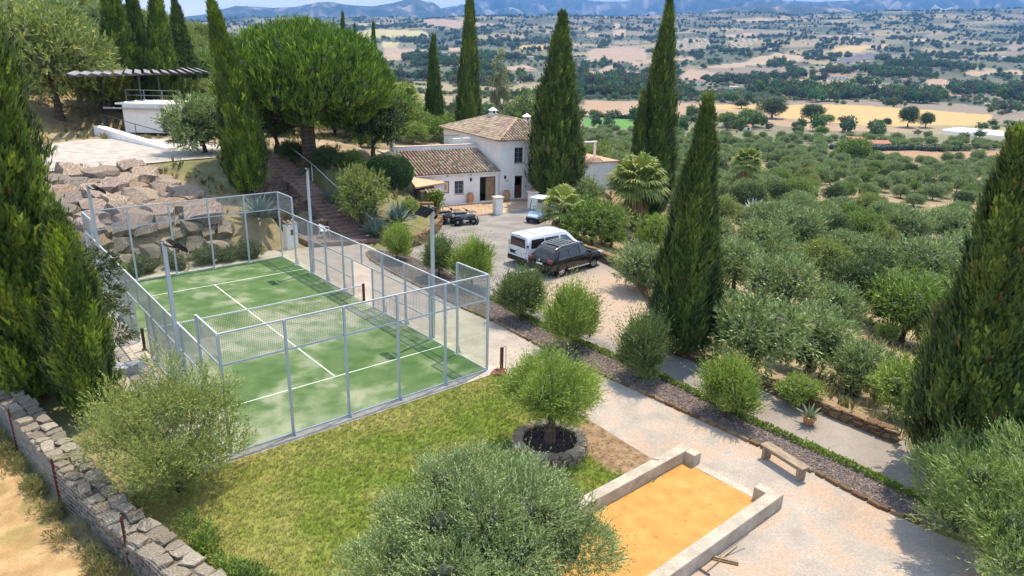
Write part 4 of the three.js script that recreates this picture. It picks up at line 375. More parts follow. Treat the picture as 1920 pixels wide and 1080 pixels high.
// urns, gate, pillars, forecourt
{
  const ug = new THREE.LatheGeometry([[0.01, 0], [0.17, 0], [0.2, 0.1], [0.3, 0.42], [0.31, 0.6], [0.24, 0.82], [0.2, 0.86], [0.24, 0.92], [0.2, 0.92], [0.17, 0.84]].map(([a, b]) => new THREE.Vector2(a, b)), 24);
  const un = (x, z, l) => { const u = thing('terracotta_urn', l, 'urn', [x, 0.012, z], 0, 'terracotta urns by the house doors'); part('body', ug, MAT.terracotta, u); part('rim', new THREE.TorusGeometry(0.22, 0.03, 8, 24).rotateX(Math.PI / 2).translate(0, 0.9, 0), MAT.terracotta, u); };
  un(24.25, -16.72, 'terracotta urn by the wall between window and double door'); un(27.62, -15.95, 'terracotta urn at the corner between the two doorways');
  const pill = (x, z, l) => { const p = thing('gate_pillar', l, 'pillar', [x, 0, z], -0.2, 'white gate pillars'); part('shaft', new GB().box(-0.3, 0, -0.3, 0.3, 1.3, 0.3).geo({ uv: true }), plaster, p); part('cap', new RoundedBoxGeometry(0.78, 0.1, 0.78, 1, 0.02).translate(0, 1.35, 0), std(0xd9c6b6), p); };
  pill(23.7, -12.35, 'white gate pillar at the end of the barred gate'); pill(27.5, -12.45, 'white gate pillar next to the golf cart');
  const gate = (a, b, n, l) => { const g = thing('iron_gate', l, 'gate'); const f = new GB(); f.beam([a[0], 0.08, a[1]], [b[0], 0.08, b[1]], 0.05, 0.06).beam([a[0], 1.05, a[1]], [b[0], 1.05, b[1]], 0.04, 0.04).beam([a[0], 0.06, a[1]], [a[0], 1.06, a[1]], 0.05).beam([b[0], 0.06, b[1]], [b[0], 1.06, b[1]], 0.05); part('frame', f.geo(), std(0xcdbba8), g); const bg = new THREE.CylinderGeometry(0.011, 0.011, 0.94, 6).translate(0, 0.565, 0); for (let i = 1; i < n; i++) part('bar', bg, std(0x8d8078), g, [lerp(a[0], b[0], i / n), 0, lerp(a[1], b[1], i / n)]); };
  gate([18.95, -13.2], [23.35, -12.42], 36, 'long sliding gate of thin vertical bars behind the quads'); gate([27.85, -12.4], [31, -11.9], 24, 'barred fence panel right of the pillar behind the golf cart');
  const fl = thing('flower_pot', 'pot of purple flowers on top of the gate pillar', 'flower pot', [27.5, 1.4, -12.45]); part('pot', new THREE.CylinderGeometry(0.16, 0.12, 0.18, 14).translate(0, 0.09, 0), MAT.terracotta, fl); const fg = new GB(), fr = rng(4); for (let i = 0; i < 160; i++) { fg.k = mix3([0.35, 0.05, 0.25], [0.1, 0.2, 0.05], fr() > 0.6 ? 1 : 0.1 * fr()); const a = fr() * 6.28, q = fr() * 0.2; fg.leaf(Math.cos(a) * q, 0.18, Math.sin(a) * q, Math.cos(a) * 0.5, 0.8, Math.sin(a) * 0.5, -Math.sin(a), 0, Math.cos(a), 0.1, 0.06); } part('flowers', fg.geo({ color: true }), MAT.leaf, fl);
}
// ---------------------------------------------------------------- brick stairway, terraces, steps
{
  const S = thing('brick_stairway', 'long flight of weathered brick steps climbing the bank', 'stairs'); const n = 24, a = [10.75, -11.0], b = [9.95, -22.4]; for (let i = 0; i < n; i++) { const f = i / n, x = lerp(a[0], b[0], f), z = lerp(a[1], b[1], f), y = 4.05 * (i + 1) / n; part('step', new GB().box(x - 0.85, y - 0.9, z - 0.56, x + 0.85, y - 0.002 * (i % 2), z).geo({ uv: true }), MAT.brick, S); }
  const T = thing('brick_terrace', 'low brick paved terrace at the foot of the stairs', 'terrace'); part('slab', new GB().hexa([[7.4, 0, -11.0], [11.9, 0, -9.8], [11.6, 0, -11.6], [7.3, 0, -13.6], [7.4, 0.3, -11.0], [11.9, 0.2, -9.8], [11.6, 0.2, -11.6], [7.3, 0.3, -13.6]]).geo({ uv: true }), MAT.brick, T);
  // three planter terraces left of the steps
  [[-13.7, 1.05], [-16.4, 2.05], [-19.2, 3.05]].forEach(([z, y], i) => { const lb = ['lowest stone planter terrace beside the brick steps', 'middle stone planter terrace beside the brick steps', 'uppermost stone planter terrace beside the brick steps'][i]; stoneWall({ name: 'planter_terrace', label: lb, group: 'stone planter terraces by the steps', pts: [[7.0, z], [9.55 - i * 0.15, z], [9.3 - i * 0.15, z - 2.4]], th: 0.32, h: 1.0, y0: () => y - 0.95, courses: 5, len: 0.36, sides: [1], capLen: 0.5, capH: 0.08, mats: SM.mauve, seed: 50 + i }); const so = part('planter_soil', new GB().box(6.6, y - 0.9, z - 2.6, 9.2 - i * 0.15, y - 0.2, z - 0.16).geo(), std(0x3a2c24, { roughness: 1 })); so.userData.kind = 'structure'; });
  const R = thing('stair_handrail', 'pale metal handrail along the brick steps', 'handrail'); const hp = [[11.75, 0.3, -10.9], [11.45, 1.75, -15.0], [11.2, 3.1, -18.8], [10.95, 4.1, -22.4]]; for (const p of hp) part('post', new GB().box(p[0] - 0.025, p[1] - 0.3, p[2] - 0.025, p[0] + 0.025, p[1] + 1.0, p[2] + 0.025).geo(), std(0xc9d0d6), R); part('rail', new GB().tube(hp.map((p) => [p[0], p[1] + 1.0, p[2]]), 0.025, 8).geo(), std(0xc9d0d6), R);
  // stone steps next to the outhouse
  const ss = thing('stone_steps', 'short flight of stone steps beside the curved bed wall', 'steps'); for (let i = 0; i < 6; i++) part('step', new RoundedBoxGeometry(1.5, 0.18, 0.6, 1, 0.02), SM.tan[i % 4], ss, [17.5 + i * 0.2, 0.1 + i * 0.17, -13.3 - i * 0.36], -0.5);
  const wb = thing('utility_box', 'white meter cabinet with tiled lid at the court corner', 'cabinet', [6.3, 0, -11.7], 0.05); part('cabinet', new RoundedBoxGeometry(0.75, 1.55, 0.5, 2, 0.02).translate(0, 0.775, 0), plaster, wb); part('door_panel', new GB().box(-0.1, 0.9, 0.25, 0.15, 1.25, 0.265).geo(), std(0x5a3f33), wb); const tr = rng(3), tg = new THREE.Group(); tg.name = 'lid_tiles'; wb.add(tg); roofSlope(tg, [-0.42, 1.56, 0.3], [1, 0, 0], [0, 0, -0.6], 0.85, 0.12, () => 1, tr);
  // plastic chair
  const ch = thing('plastic_chair', 'white plastic armchair on the brick terrace', 'chair', [8.75, 0.3, -12.1], 0.5); const wh = std(0xe4eaf0, { roughness: 0.45 }); part('seat', new RoundedBoxGeometry(0.5, 0.04, 0.48, 2, 0.015).translate(0, 0.42, 0), wh, ch); const bk = new GB(); for (let i = 0; i < 9; i++) { const t = (i / 8 - 0.5) * 2.2; bk.beam([Math.sin(t) * 0.27, 0.43, 0.02 - Math.cos(t) * 0.25], [Math.sin(t) * 0.33, 0.86 - 0.18 * Math.abs(t), -0.02 - Math.cos(t) * 0.33], 0.055, 0.015, [Math.sin(t), 0, -Math.cos(t)]); } part('backrest', bk.geo(), wh, ch); for (const [x, z] of [[-0.24, 0.22], [0.24, 0.22], [-0.24, -0.22], [0.24, -0.22]]) part('leg', new GB().beam([x * 0.9, 0.42, z * 0.9], [x * 1.15, 0, z * 1.15], 0.05).geo(), wh, ch); for (const s of [-1, 1]) part('armrest', new GB().beam([s * 0.29, 0.64, -0.2], [s * 0.28, 0.63, 0.22], 0.05, 0.03).beam([s * 0.27, 0.63, 0.2], [s * 0.24, 0.42, 0.22], 0.04).geo(), wh, ch);
}
// ---------------------------------------------------------------- white pavilion with slatted pergola on the upper terrace
{
  const y0 = 4.1, top = 9.35; const P = thing('slatted_pergola', 'dark slatted metal pergola over the white pavilion', 'pergola'); const A = G(128, 143, top), B = G(396, 137, top), A2 = G(200, 128, top), D = [A2[0] - G(178, 141.7, top)[0], 0, A2[2] - G(178, 141.7, top)[2]]; const dk = std(0x6a686e, { roughness: 0.6 }), at = (f, k) => [lerp(A[0], B[0], f) + D[0] * k, top, lerp(A[2], B[2], f) + D[2] * k];
  part('beam', new GB().beam(at(0, 0.04), at(1, 0.04), 0.14, 0.2).geo(), dk, P); part('beam', new GB().beam(at(0, 0.95), at(1, 0.95), 0.14, 0.2).geo(), dk, P); for (let i = 0; i < 15; i++) { const f = (i + 0.3) / 15, a = at(f, -0.03), b = at(f, 1.03); a[1] += 0.16; b[1] += 0.16; part('slat', new GB().beam(a, b, 0.6, 0.06, [0.25, 1, 0]).geo(), std(0x8d8b92, { roughness: 0.6 }), P); } for (const [f, k] of [[0.42, 0.05], [0.56, 0.05], [0.68, 0.35], [0.99, 0.6], [0.14, 0.4]]) { const p = at(f, k), g0 = H(p[0], p[2]); part('post', new GB().box(p[0] - 0.07, Math.min(g0, y0) - 0.1, p[2] - 0.07, p[0] + 0.07, top - 0.1, p[2] + 0.07).geo(), std(0x47454b), P); }
  const Wt = thing('white_pavilion', 'low white rendered building with dark door below the pergola', 'building'); const w1 = G(236, 248, y0), w2 = G(321, 250, y0), L = Math.hypot(w2[0] - w1[0], w2[2] - w1[2]), tn = Math.atan2(-(w2[2] - w1[2]), w2[0] - w1[0]); Wt.position.set(w1[0], y0, w1[2]); Wt.rotation.y = tn; part('wall', wallPanel(L, 2.6, [[L - 0.75, 0.05, L - 0.2, 2.2]]), plaster, Wt); part('door', new GB().box(L - 0.75, 0.05, -0.2, L - 0.2, 2.2, -0.14).geo(), std(0x3a4048), Wt); part('body', new GB().box(0.05, 0, -5, L - 0.05, 2.55, -0.302).geo({ uv: true }), plaster, Wt); part('roof_slab', new GB().box(-0.6, 2.602, -5.2, L + 0.15, 2.75, 0.1).geo({ uv: true }), plaster, Wt); part('roof_edge', new GB().box(-1.6, 2.2, -0.2, L - 0.6, 2.32, 0.4).geo(), std(0x9a9a9a), Wt);
  const rr = new GB(); rr.beam([-1, 3.8, -3], [L, 3.8, -3], 0.06).beam([-1, 3.3, -3], [L, 3.3, -3], 0.05); for (let i = 0; i < 4; i++) rr.beam([-1 + i * (L + 1) / 3, 2.75, -3], [-1 + i * (L + 1) / 3, 3.8, -3], 0.06); part('roof_railing', rr.geo(), std(0x7c7c80), Wt);
  const rm = thing('ramp_wall', 'white sloping ramp wall with dark handrail on the gravel pad', 'ramp'); const q1 = G(193, 240, y0 + 0.5), q2 = G(330, 279, y0), dn = [(q2[2] - q1[2]), -(q2[0] - q1[0])], dl = Math.hypot(...dn), nx = -dn[0] / dl * 0.8, nz = -dn[1] / dl * 0.8; part('wall', new GB().hexa([[q1[0], 3.6, q1[2]], [q2[0], 3.6, q2[2]], [q2[0] + nx, 3.6, q2[2] + nz], [q1[0] + nx, 3.6, q1[2] + nz], [q1[0], y0 + 0.75, q1[2]], [q2[0], y0 + 0.1, q2[2]], [q2[0] + nx, y0 + 0.1, q2[2] + nz], [q1[0] + nx, y0 + 0.75, q1[2] + nz]]).geo({ uv: true }), plaster, rm); const hr = new GB(); for (const f of [0.02, 0.5, 0.98]) hr.box(lerp(q1[0], q2[0], f) - 0.03, y0 + lerp(0.75, 0.1, f), lerp(q1[2], q2[2], f) - 0.03, lerp(q1[0], q2[0], f) + 0.03, y0 + lerp(1.75, 1.1, f), lerp(q1[2], q2[2], f) + 0.03); hr.beam([q1[0], y0 + 1.75, q1[2]], [q2[0], y0 + 1.1, q2[2]], 0.05); part('handrail', hr.geo(), MAT.steelDark, rm);
  const cp = G(327, 266, 4.12), ct = []; for (let i = 0; i < 90; i++) { const a = i * 0.5; ct.push([cp[0] + Math.cos(a) * (0.5 + 0.25 * Math.sin(i * 0.3)), 4.14 + 0.1 * Math.abs(Math.sin(i * 0.17)), cp[2] + Math.sin(a) * (0.4 + 0.2 * Math.cos(i * 0.23))]); } part('pipe_coil', new GB().tube(ct, 0.04, 5).geo({ smooth: true }), MAT.black); tag(scene.children[scene.children.length - 1], 'black plastic pipe coiled on the gravel below the pavilion', 'pipe');
}
// ---------------------------------------------------------------- vehicles
function loft(sections, n) { // sections: [x, [[y,z]...]] closed rings of equal length -> side-lofted skin with end caps
  const g = new GB(); for (let i = 0; i + 1 < sections.length; i++) { const [xa, A] = sections[i], [xb, B] = sections[i + 1]; for (let k = 0; k < A.length; k++) { const m = (k + 1) % A.length; g.quad([xa, A[k][0], A[k][1]], [xb, B[k][0], B[k][1]], [xb, B[m][0], B[m][1]], [xa, A[m][0], A[m][1]]); } } for (const [x, A, s] of [[...sections[0], 1], [...sections[sections.length - 1], -1]]) { const cy = A.reduce((t, p) => t + p[0], 0) / A.length, cz = A.reduce((t, p) => t + p[1], 0) / A.length; for (let k = 0; k < A.length; k++) { const m = (k + 1) % A.length; s > 0 ? g.tri([x, A[k][0], A[k][1]], [x, A[m][0], A[m][1]], [x, cy, cz]) : g.tri([x, A[m][0], A[m][1]], [x, A[k][0], A[k][1]], [x, cy, cz]); } } return g; }
// a ring of a car body: sill y, belt y, roof y, half width at sill/belt/roof
const ring = (ys, yb, yr, ws, wb, wr) => { const h = [[ys, ws * 0.96], [ys + 0.12, ws], [lerp(ys, yb, 0.55), lerp(ws, wb, 0.7) + 0.02], [yb, wb], [lerp(yb, yr, 0.5), lerp(wb, wr, 0.55) + 0.012], [yr - 0.07, wr + 0.01], [yr - 0.015, wr - 0.08], [yr, wr * 0.55]]; return [...h, ...h.slice().reverse().map(([y, z]) => [y, -z])]; };
const creased = (g, ang = 0.7) => { const q = mergeVertices(g.geo(), 1e-3); q.deleteAttribute('normal'); const r = mergeVertices(q, 1e-3); r.computeVertexNormals(); return r; };
function wheel(par, x, z, R, w, side) { const t = new THREE.CylinderGeometry(R, R, w, 28, 1).rotateX(Math.PI / 2), wg = part('wheel', new THREE.TorusGeometry(R - w * 0.32, w * 0.38, 10, 30).scale(1, 1, 1.25), MAT.rubber, par, [x, R, z]); const rim = new GB(); for (let i = 0; i < 7; i++) { const a = i / 7 * 6.2832; rim.beam([Math.cos(a) * 0.04, Math.sin(a) * 0.04, side * w * 0.3], [Math.cos(a) * R * 0.62, Math.sin(a) * R * 0.62, side * w * 0.34], R * 0.2, 0.03, [0, 0, 1]); } rim.add(new THREE.TorusGeometry(R * 0.64, R * 0.05, 6, 28), M4(0, 0, side * w * 0.3)); rim.add(new THREE.CylinderGeometry(R * 0.14, R * 0.14, 0.05, 12).rotateX(Math.PI / 2), M4(0, 0, side * w * 0.34)); part('rim', rim.geo(), MAT.chrome, wg); part('brake_disc', new THREE.CylinderGeometry(R * 0.6, R * 0.6, 0.03, 20).rotateX(Math.PI / 2), MAT.steelDark, wg); }
const plate = (par, x, y, text) => { const c = document.createElement('canvas'); c.width = 128; c.height = 28; const k = c.getContext('2d'); k.fillStyle = '#e8e8e8'; k.fillRect(0, 0, 128, 28); k.fillStyle = '#2a3f8f'; k.fillRect(0, 0, 11, 28); const t = new THREE.CanvasTexture(c); t.colorSpace = THREE.SRGBColorSpace; part('number_plate', new THREE.PlaneGeometry(0.5, 0.11).rotateY(-Math.PI / 2).translate(x, y, 0), std(0xffffff, { map: t, roughness: 0.5 }), par); };
const paint = (c, o = {}) => new THREE.MeshPhysicalMaterial({ color: c, roughness: 0.35, metalness: 0.2, clearcoat: 0.8, clearcoatRoughness: 0.08, ...o });
{ // white van, nose towards +x
  const v = thing('white_van', 'white passenger van with dark windows parked beside the black car', 'van', [17.9, 0.008, -0.42], -0.03), P = paint(0xdfe4ea, { metalness: 0 }); v.scale.set(0.93, 0.98, 0.97);
  part('body', creased(loft([[-2.5, ring(0.4, 0.95, 1.0, 0.9, 0.9, 0.86)], [-2.47, ring(0.34, 1.05, 1.86, 0.94, 0.95, 0.76)], [-2.38, ring(0.3, 1.08, 1.93, 0.97, 0.98, 0.79)], [-1.0, ring(0.28, 1.1, 1.97, 0.985, 0.985, 0.8)], [0.5, ring(0.28, 1.1, 1.97, 0.985, 0.985, 0.8)], [0.95, ring(0.28, 1.1, 1.93, 0.985, 0.98, 0.78)], [1.35, ring(0.28, 1.1, 1.66, 0.98, 0.97, 0.78)], [1.75, ring(0.28, 1.08, 1.3, 0.98, 0.96, 0.82)], [2.1, ring(0.28, 0.95, 1.1, 0.95, 0.92, 0.8)], [2.4, ring(0.3, 0.8, 0.92, 0.86, 0.82, 0.74)], [2.49, ring(0.38, 0.68, 0.76, 0.74, 0.7, 0.66)]])), P, v);
  for (const s of [-1, 1]) { const z = (y) => s * (pw([[1.1, 0.985], [1.535, 0.895], [1.9, 0.81]], y) + 0.014); const q = (pts) => { const g = new GB(); for (let i = 1; i + 1 < pts.length; i++) g.tri([pts[0][0], pts[0][1], z(pts[0][1])], [pts[i][0], pts[i][1], z(pts[i][1])], [pts[i + 1][0], pts[i + 1][1], z(pts[i + 1][1])]); return g.geo(); }; part('side_window', q([[-2.2, 1.2], [-1.05, 1.2], [-1.05, 1.72], [-2.12, 1.72]]), MAT.carGlass, v); part('side_window', q([[-0.98, 1.2], [0.2, 1.2], [0.2, 1.72], [-0.98, 1.72]]), MAT.carGlass, v); part('front_window', q([[0.35, 1.15], [1.5, 1.15], [1.3, 1.35], [0.85, 1.7], [0.35, 1.72]]), new THREE.MeshPhysicalMaterial({ color: 0x3c5a60, roughness: 0.06, clearcoat: 1 }), v); part('rocker_trim', new GB().box(-2.3, 0.3, s * 0.985 - 0.02, 2.2, 0.42, s * 0.985 + 0.02).geo(), MAT.black, v); part('side_groove', new GB().box(-1.9, 1.08, s * 0.99 - 0.012, 0.3, 1.1, s * 0.99 + 0.012).geo(), std(0x6c7278), v); part('tail_light', new GB().hexa([[-2.5, 0.72, s * 0.86], [-2.4, 0.72, s * 0.99], [-2.36, 0.72, s * 0.985], [-2.46, 0.72, s * 0.84], [-2.52, 1.42, s * 0.87], [-2.4, 1.42, s * 0.93], [-2.36, 1.42, s * 0.92], [-2.46, 1.42, s * 0.82]]).geo(), new THREE.MeshPhysicalMaterial({ color: 0x8a0f14, roughness: 0.2, clearcoat: 1, side: THREE.DoubleSide }), v); part('mirror', new RoundedBoxGeometry(0.14, 0.24, 0.2, 2, 0.03).translate(1.15, 1.22, s * 1.1), MAT.black, v); for (const x of [-1.65, 1.45]) wheel(v, x, s * 0.86, 0.34, 0.22, s); }
  part('rear_window', new GB().quad([-2.5, 1.2, 0.74], [-2.5, 1.2, -0.74], [-2.487, 1.74, -0.66], [-2.487, 1.74, 0.66]).geo(), MAT.carGlass, v); part('rear_bumper', new RoundedBoxGeometry(0.16, 0.3, 1.86, 2, 0.04).translate(-2.48, 0.42, 0), MAT.black, v); part('brake_light', new GB().box(-2.46, 1.86, -0.16, -2.4, 1.9, 0.16).geo(), std(0x7a1016), v); part('plate_recess', new GB().box(-2.52, 0.7, -0.72, -2.49, 0.9, -0.1).geo(), MAT.black, v); for (const x of [-1.6, -0.5, 0.3]) part('roof_groove', new GB().box(x, 1.968, -0.66, x + 0.05, 1.985, 0.66).geo(), std(0xaab0b6), v); part('door_handle', new GB().box(-2.53, 0.98, -0.06, -2.49, 1.02, 0.1).geo(), std(0x9aa0a6), v); plate(v, -2.523, 0.8); part('windscreen', new GB().quad([1.72, 1.2, -0.78], [1.72, 1.2, 0.78], [1.0, 1.9, 0.7], [1.0, 1.9, -0.7]).geo(), MAT.carGlass, v);
}
{ // black SUV
  const v = thing('black_suv', 'black four wheel drive car with roof rack parked by the stone wall', 'car', [17.52, 0.008, 1.72], 0.07), P = paint(0x101214, { metalness: 0.4 });
  part('body', creased(loft([[-2.36, ring(0.5, 0.72, 0.8, 0.82, 0.84, 0.8)], [-2.32, ring(0.4, 0.95, 1.02, 0.9, 0.92, 0.78)], [-2.15, ring(0.36, 1.02, 1.2, 0.93, 0.94, 0.74)], [-1.75, ring(0.34, 1.05, 1.62, 0.95, 0.95, 0.66)], [-1.3, ring(0.33, 1.05, 1.68, 0.96, 0.955, 0.68)], [0, ring(0.33, 1.05, 1.7, 0.96, 0.955, 0.69)], [0.5, ring(0.33, 1.04, 1.62, 0.96, 0.95, 0.67)], [1.0, ring(0.33, 1.03, 1.28, 0.96, 0.94, 0.7)], [1.35, ring(0.33, 1.0, 1.08, 0.95, 0.92, 0.76)], [2.0, ring(0.34, 0.88, 0.98, 0.93, 0.88, 0.72)], [2.3, ring(0.36, 0.72, 0.84, 0.86, 0.8, 0.66)], [2.4, ring(0.45, 0.62, 0.7, 0.74, 0.7, 0.6)]])), P, v);
  for (const s of [-1, 1]) { const z = (y) => s * (pw([[1.05, 0.957], [1.375, 0.824], [1.63, 0.71]], y) + 0.014); const q = (pts) => { const g = new GB(); for (let i = 1; i + 1 < pts.length; i++) g.tri(...[pts[0], pts[i], pts[i + 1]].map((p) => [p[0], p[1], z(p[1])])); return g.geo(); }; part('side_window', q([[-1.75, 1.1], [-0.85, 1.1], [-0.85, 1.52], [-1.55, 1.48]]), MAT.carGlass, v); part('side_window', q([[-0.8, 1.1], [0.1, 1.1], [0.05, 1.54], [-0.8, 1.53]]), MAT.carGlass, v); part('side_window', q([[0.16, 1.1], [1.05, 1.1], [0.55, 1.46], [0.12, 1.53]]), new THREE.MeshPhysicalMaterial({ color: 0x2f3a38, roughness: 0.06, clearcoat: 1 }), v); part('window_trim', new GB().beam([-1.78, 1.075, s * 0.975], [1.1, 1.075, s * 0.975], 0.015, 0.025).geo(), MAT.chrome, v); part('side_step', new GB().box(-0.95, 0.34, s * 0.97 - 0.03, 0.95, 0.42, s * 0.97 + 0.04).geo(), MAT.chrome, v); part('tail_light', new RoundedBoxGeometry(0.14, 0.2, 0.32, 2, 0.04).translate(-2.27, 0.98, s * 0.75), new THREE.MeshPhysicalMaterial({ color: 0x8c1218, roughness: 0.2, clearcoat: 1 }), v); part('door_handle', new GB().box(-0.62, 0.92, s * 0.975 - 0.015, -0.42, 0.95, s * 0.975 + 0.02).box(0.34, 0.92, s * 0.975 - 0.015, 0.54, 0.95, s * 0.975 + 0.02).geo(), std(0x33383c), v); part('mirror', new RoundedBoxGeometry(0.12, 0.16, 0.2, 2, 0.03).translate(0.85, 1.14, s * 1.05), P, v); part('roof_rail', new GB().tube([[-1.55, 1.62, s * 0.66], [-1.3, 1.73, s * 0.64], [0.3, 1.75, s * 0.64], [0.6, 1.62, s * 0.66]], 0.022, 6).geo(), MAT.chrome, v); for (const x of [-1.42, 1.42]) { wheel(v, x, s * 0.84, 0.37, 0.24, s); part('wheel_arch', new THREE.TorusGeometry(0.42, 0.05, 6, 18, Math.PI).translate(x, 0.38, s * 0.95), std(0x15171a, { roughness: 0.8 }), v); } part('headlight', new RoundedBoxGeometry(0.2, 0.14, 0.34, 2, 0.04).translate(2.24, 0.8, s * 0.66), new THREE.MeshPhysicalMaterial({ color: 0xc9d2d8, roughness: 0.1, clearcoat: 1 }), v); }
  part('rear_window', new GB().quad([-2.17, 1.14, 0.74], [-2.17, 1.14, -0.74], [-1.79, 1.585, -0.62], [-1.79, 1.585, 0.62]).geo(), MAT.carGlass, v); part('rear_bumper', new RoundedBoxGeometry(0.2, 0.26, 1.78, 2, 0.05).translate(-2.3, 0.5, 0), std(0x17191b, { roughness: 0.5 }), v); plate(v, -2.372, 0.78); part('badge', new THREE.CylinderGeometry(0.07, 0.07, 0.03, 20).rotateZ(Math.PI / 2).translate(-2.35, 0.97, 0), MAT.chrome, v); for (let i = 0; i < 5; i++) part('roof_slat', new GB().box(-1.35 + i * 0.3, 1.71, -0.56, -1.24 + i * 0.3, 1.73, 0.56).geo(), std(0x7f8488, { roughness: 0.4 }), v); part('windscreen', new GB().quad([1.16, 1.16, -0.7], [1.16, 1.16, 0.7], [0.56, 1.6, 0.62], [0.56, 1.6, -0.62]).geo(), MAT.carGlass, v);
}
{ // quads
  const mk = (label, pos, turn) => { const q = thing('quad_bike', label, 'quad bike', pos, turn, 'quad bikes by the gate'); const gr = paint(0x6b7078), dk = std(0x1d1f22, { roughness: 0.6 });
    for (const [x, z] of [[-0.62, -0.42], [-0.62, 0.42], [0.62, -0.42], [0.62, 0.42]]) { const w = part('wheel', new THREE.TorusGeometry(0.19, 0.12, 10, 22).scale(1, 1, 1.1), MAT.rubber, q, [x, 0.3, z]); part('hub', new THREE.CylinderGeometry(0.12, 0.12, 0.16, 14).rotateX(Math.PI / 2), std(0x8f949a, { metalness: 0.4, roughness: 0.4 }), w); }
    for (const [x, z] of [[-0.62, -0.4], [-0.62, 0.4], [0.62, -0.4], [0.62, 0.4]]) part('fender', new THREE.CylinderGeometry(0.42, 0.42, 0.34, 18, 1, true, -Math.PI * 0.36, Math.PI * 0.72).rotateX(Math.PI / 2).rotateZ(Math.PI / 2 + (x > 0 ? -0.0 : 0)).translate(x, 0.3, z), new THREE.MeshPhysicalMaterial({ color: 0x777c85, roughness: 0.4, side: THREE.DoubleSide }), q);
    part('body', creased(loft([[-0.85, [[0.62, 0.1], [0.7, 0.3], [0.74, 0.1], [0.74, -0.1], [0.7, -0.3], [0.62, -0.1]]], [-0.4, [[0.45, 0.12], [0.62, 0.26], [0.8, 0.16], [0.8, -0.16], [0.62, -0.26], [0.45, -0.12]]], [0.15, [[0.35, 0.14], [0.6, 0.18], [0.86, 0.12], [0.86, -0.12], [0.6, -0.18], [0.35, -0.14]]], [0.55, [[0.4, 0.16], [0.7, 0.3], [0.84, 0.14], [0.84, -0.14], [0.7, -0.3], [0.4, -0.16]]], [0.92, [[0.5, 0.12], [0.62, 0.24], [0.7, 0.12], [0.7, -0.12], [0.62, -0.24], [0.5, -0.12]]]])), gr, q); part('seat', new RoundedBoxGeometry(0.85, 0.14, 0.34, 3, 0.05).translate(-0.25, 0.86, 0), dk, q); part('footboard', new GB().box(-0.3, 0.3, -0.5, 0.3, 0.35, -0.2).box(-0.3, 0.3, 0.2, 0.3, 0.35, 0.5).geo(), std(0xa9adb2, { metalness: 0.5, roughness: 0.4 }), q);
    part('handlebar', new GB().tube([[0.1, 1.14, -0.4], [0.2, 1.12, -0.2], [0.3, 1.02, -0.06], [0.3, 1.02, 0.06], [0.2, 1.12, 0.2], [0.1, 1.14, 0.4]], 0.02, 6).tube([[0.32, 0.8, 0], [0.28, 1.05, 0]], 0.04, 6).box(0.2, 1.0, -0.1, 0.34, 1.1, 0.1).geo(), dk, q); for (const [x0, x1, y] of [[0.48, 0.98, 0.9], [-1.0, -0.5, 0.86]]) { const g = new GB(); for (let i = 0; i < 5; i++) { const z = -0.36 + i * 0.18; g.tube([[x0, y, z], [x1, y, z]], 0.012, 5); } g.tube([[x0, y, -0.36], [x0, y, 0.36]], 0.014, 5).tube([[x1, y, -0.36], [x1, y, 0.36]], 0.014, 5); part('luggage_rack', g.geo(), MAT.black, q); } for (const s of [-1, 1]) part('tail_light', new GB().box(-0.93, 0.62, s * 0.28 - 0.06, -0.88, 0.7, s * 0.28 + 0.06).geo(), std(0xb9a03a), q); };
  mk('grey quad bike with front rack nearest the driveway', [19.25, 0.008, -10.95], -0.25); mk('dark quad bike parked behind the other against the gate', [18.55, 0.008, -11.95], -0.2);
}
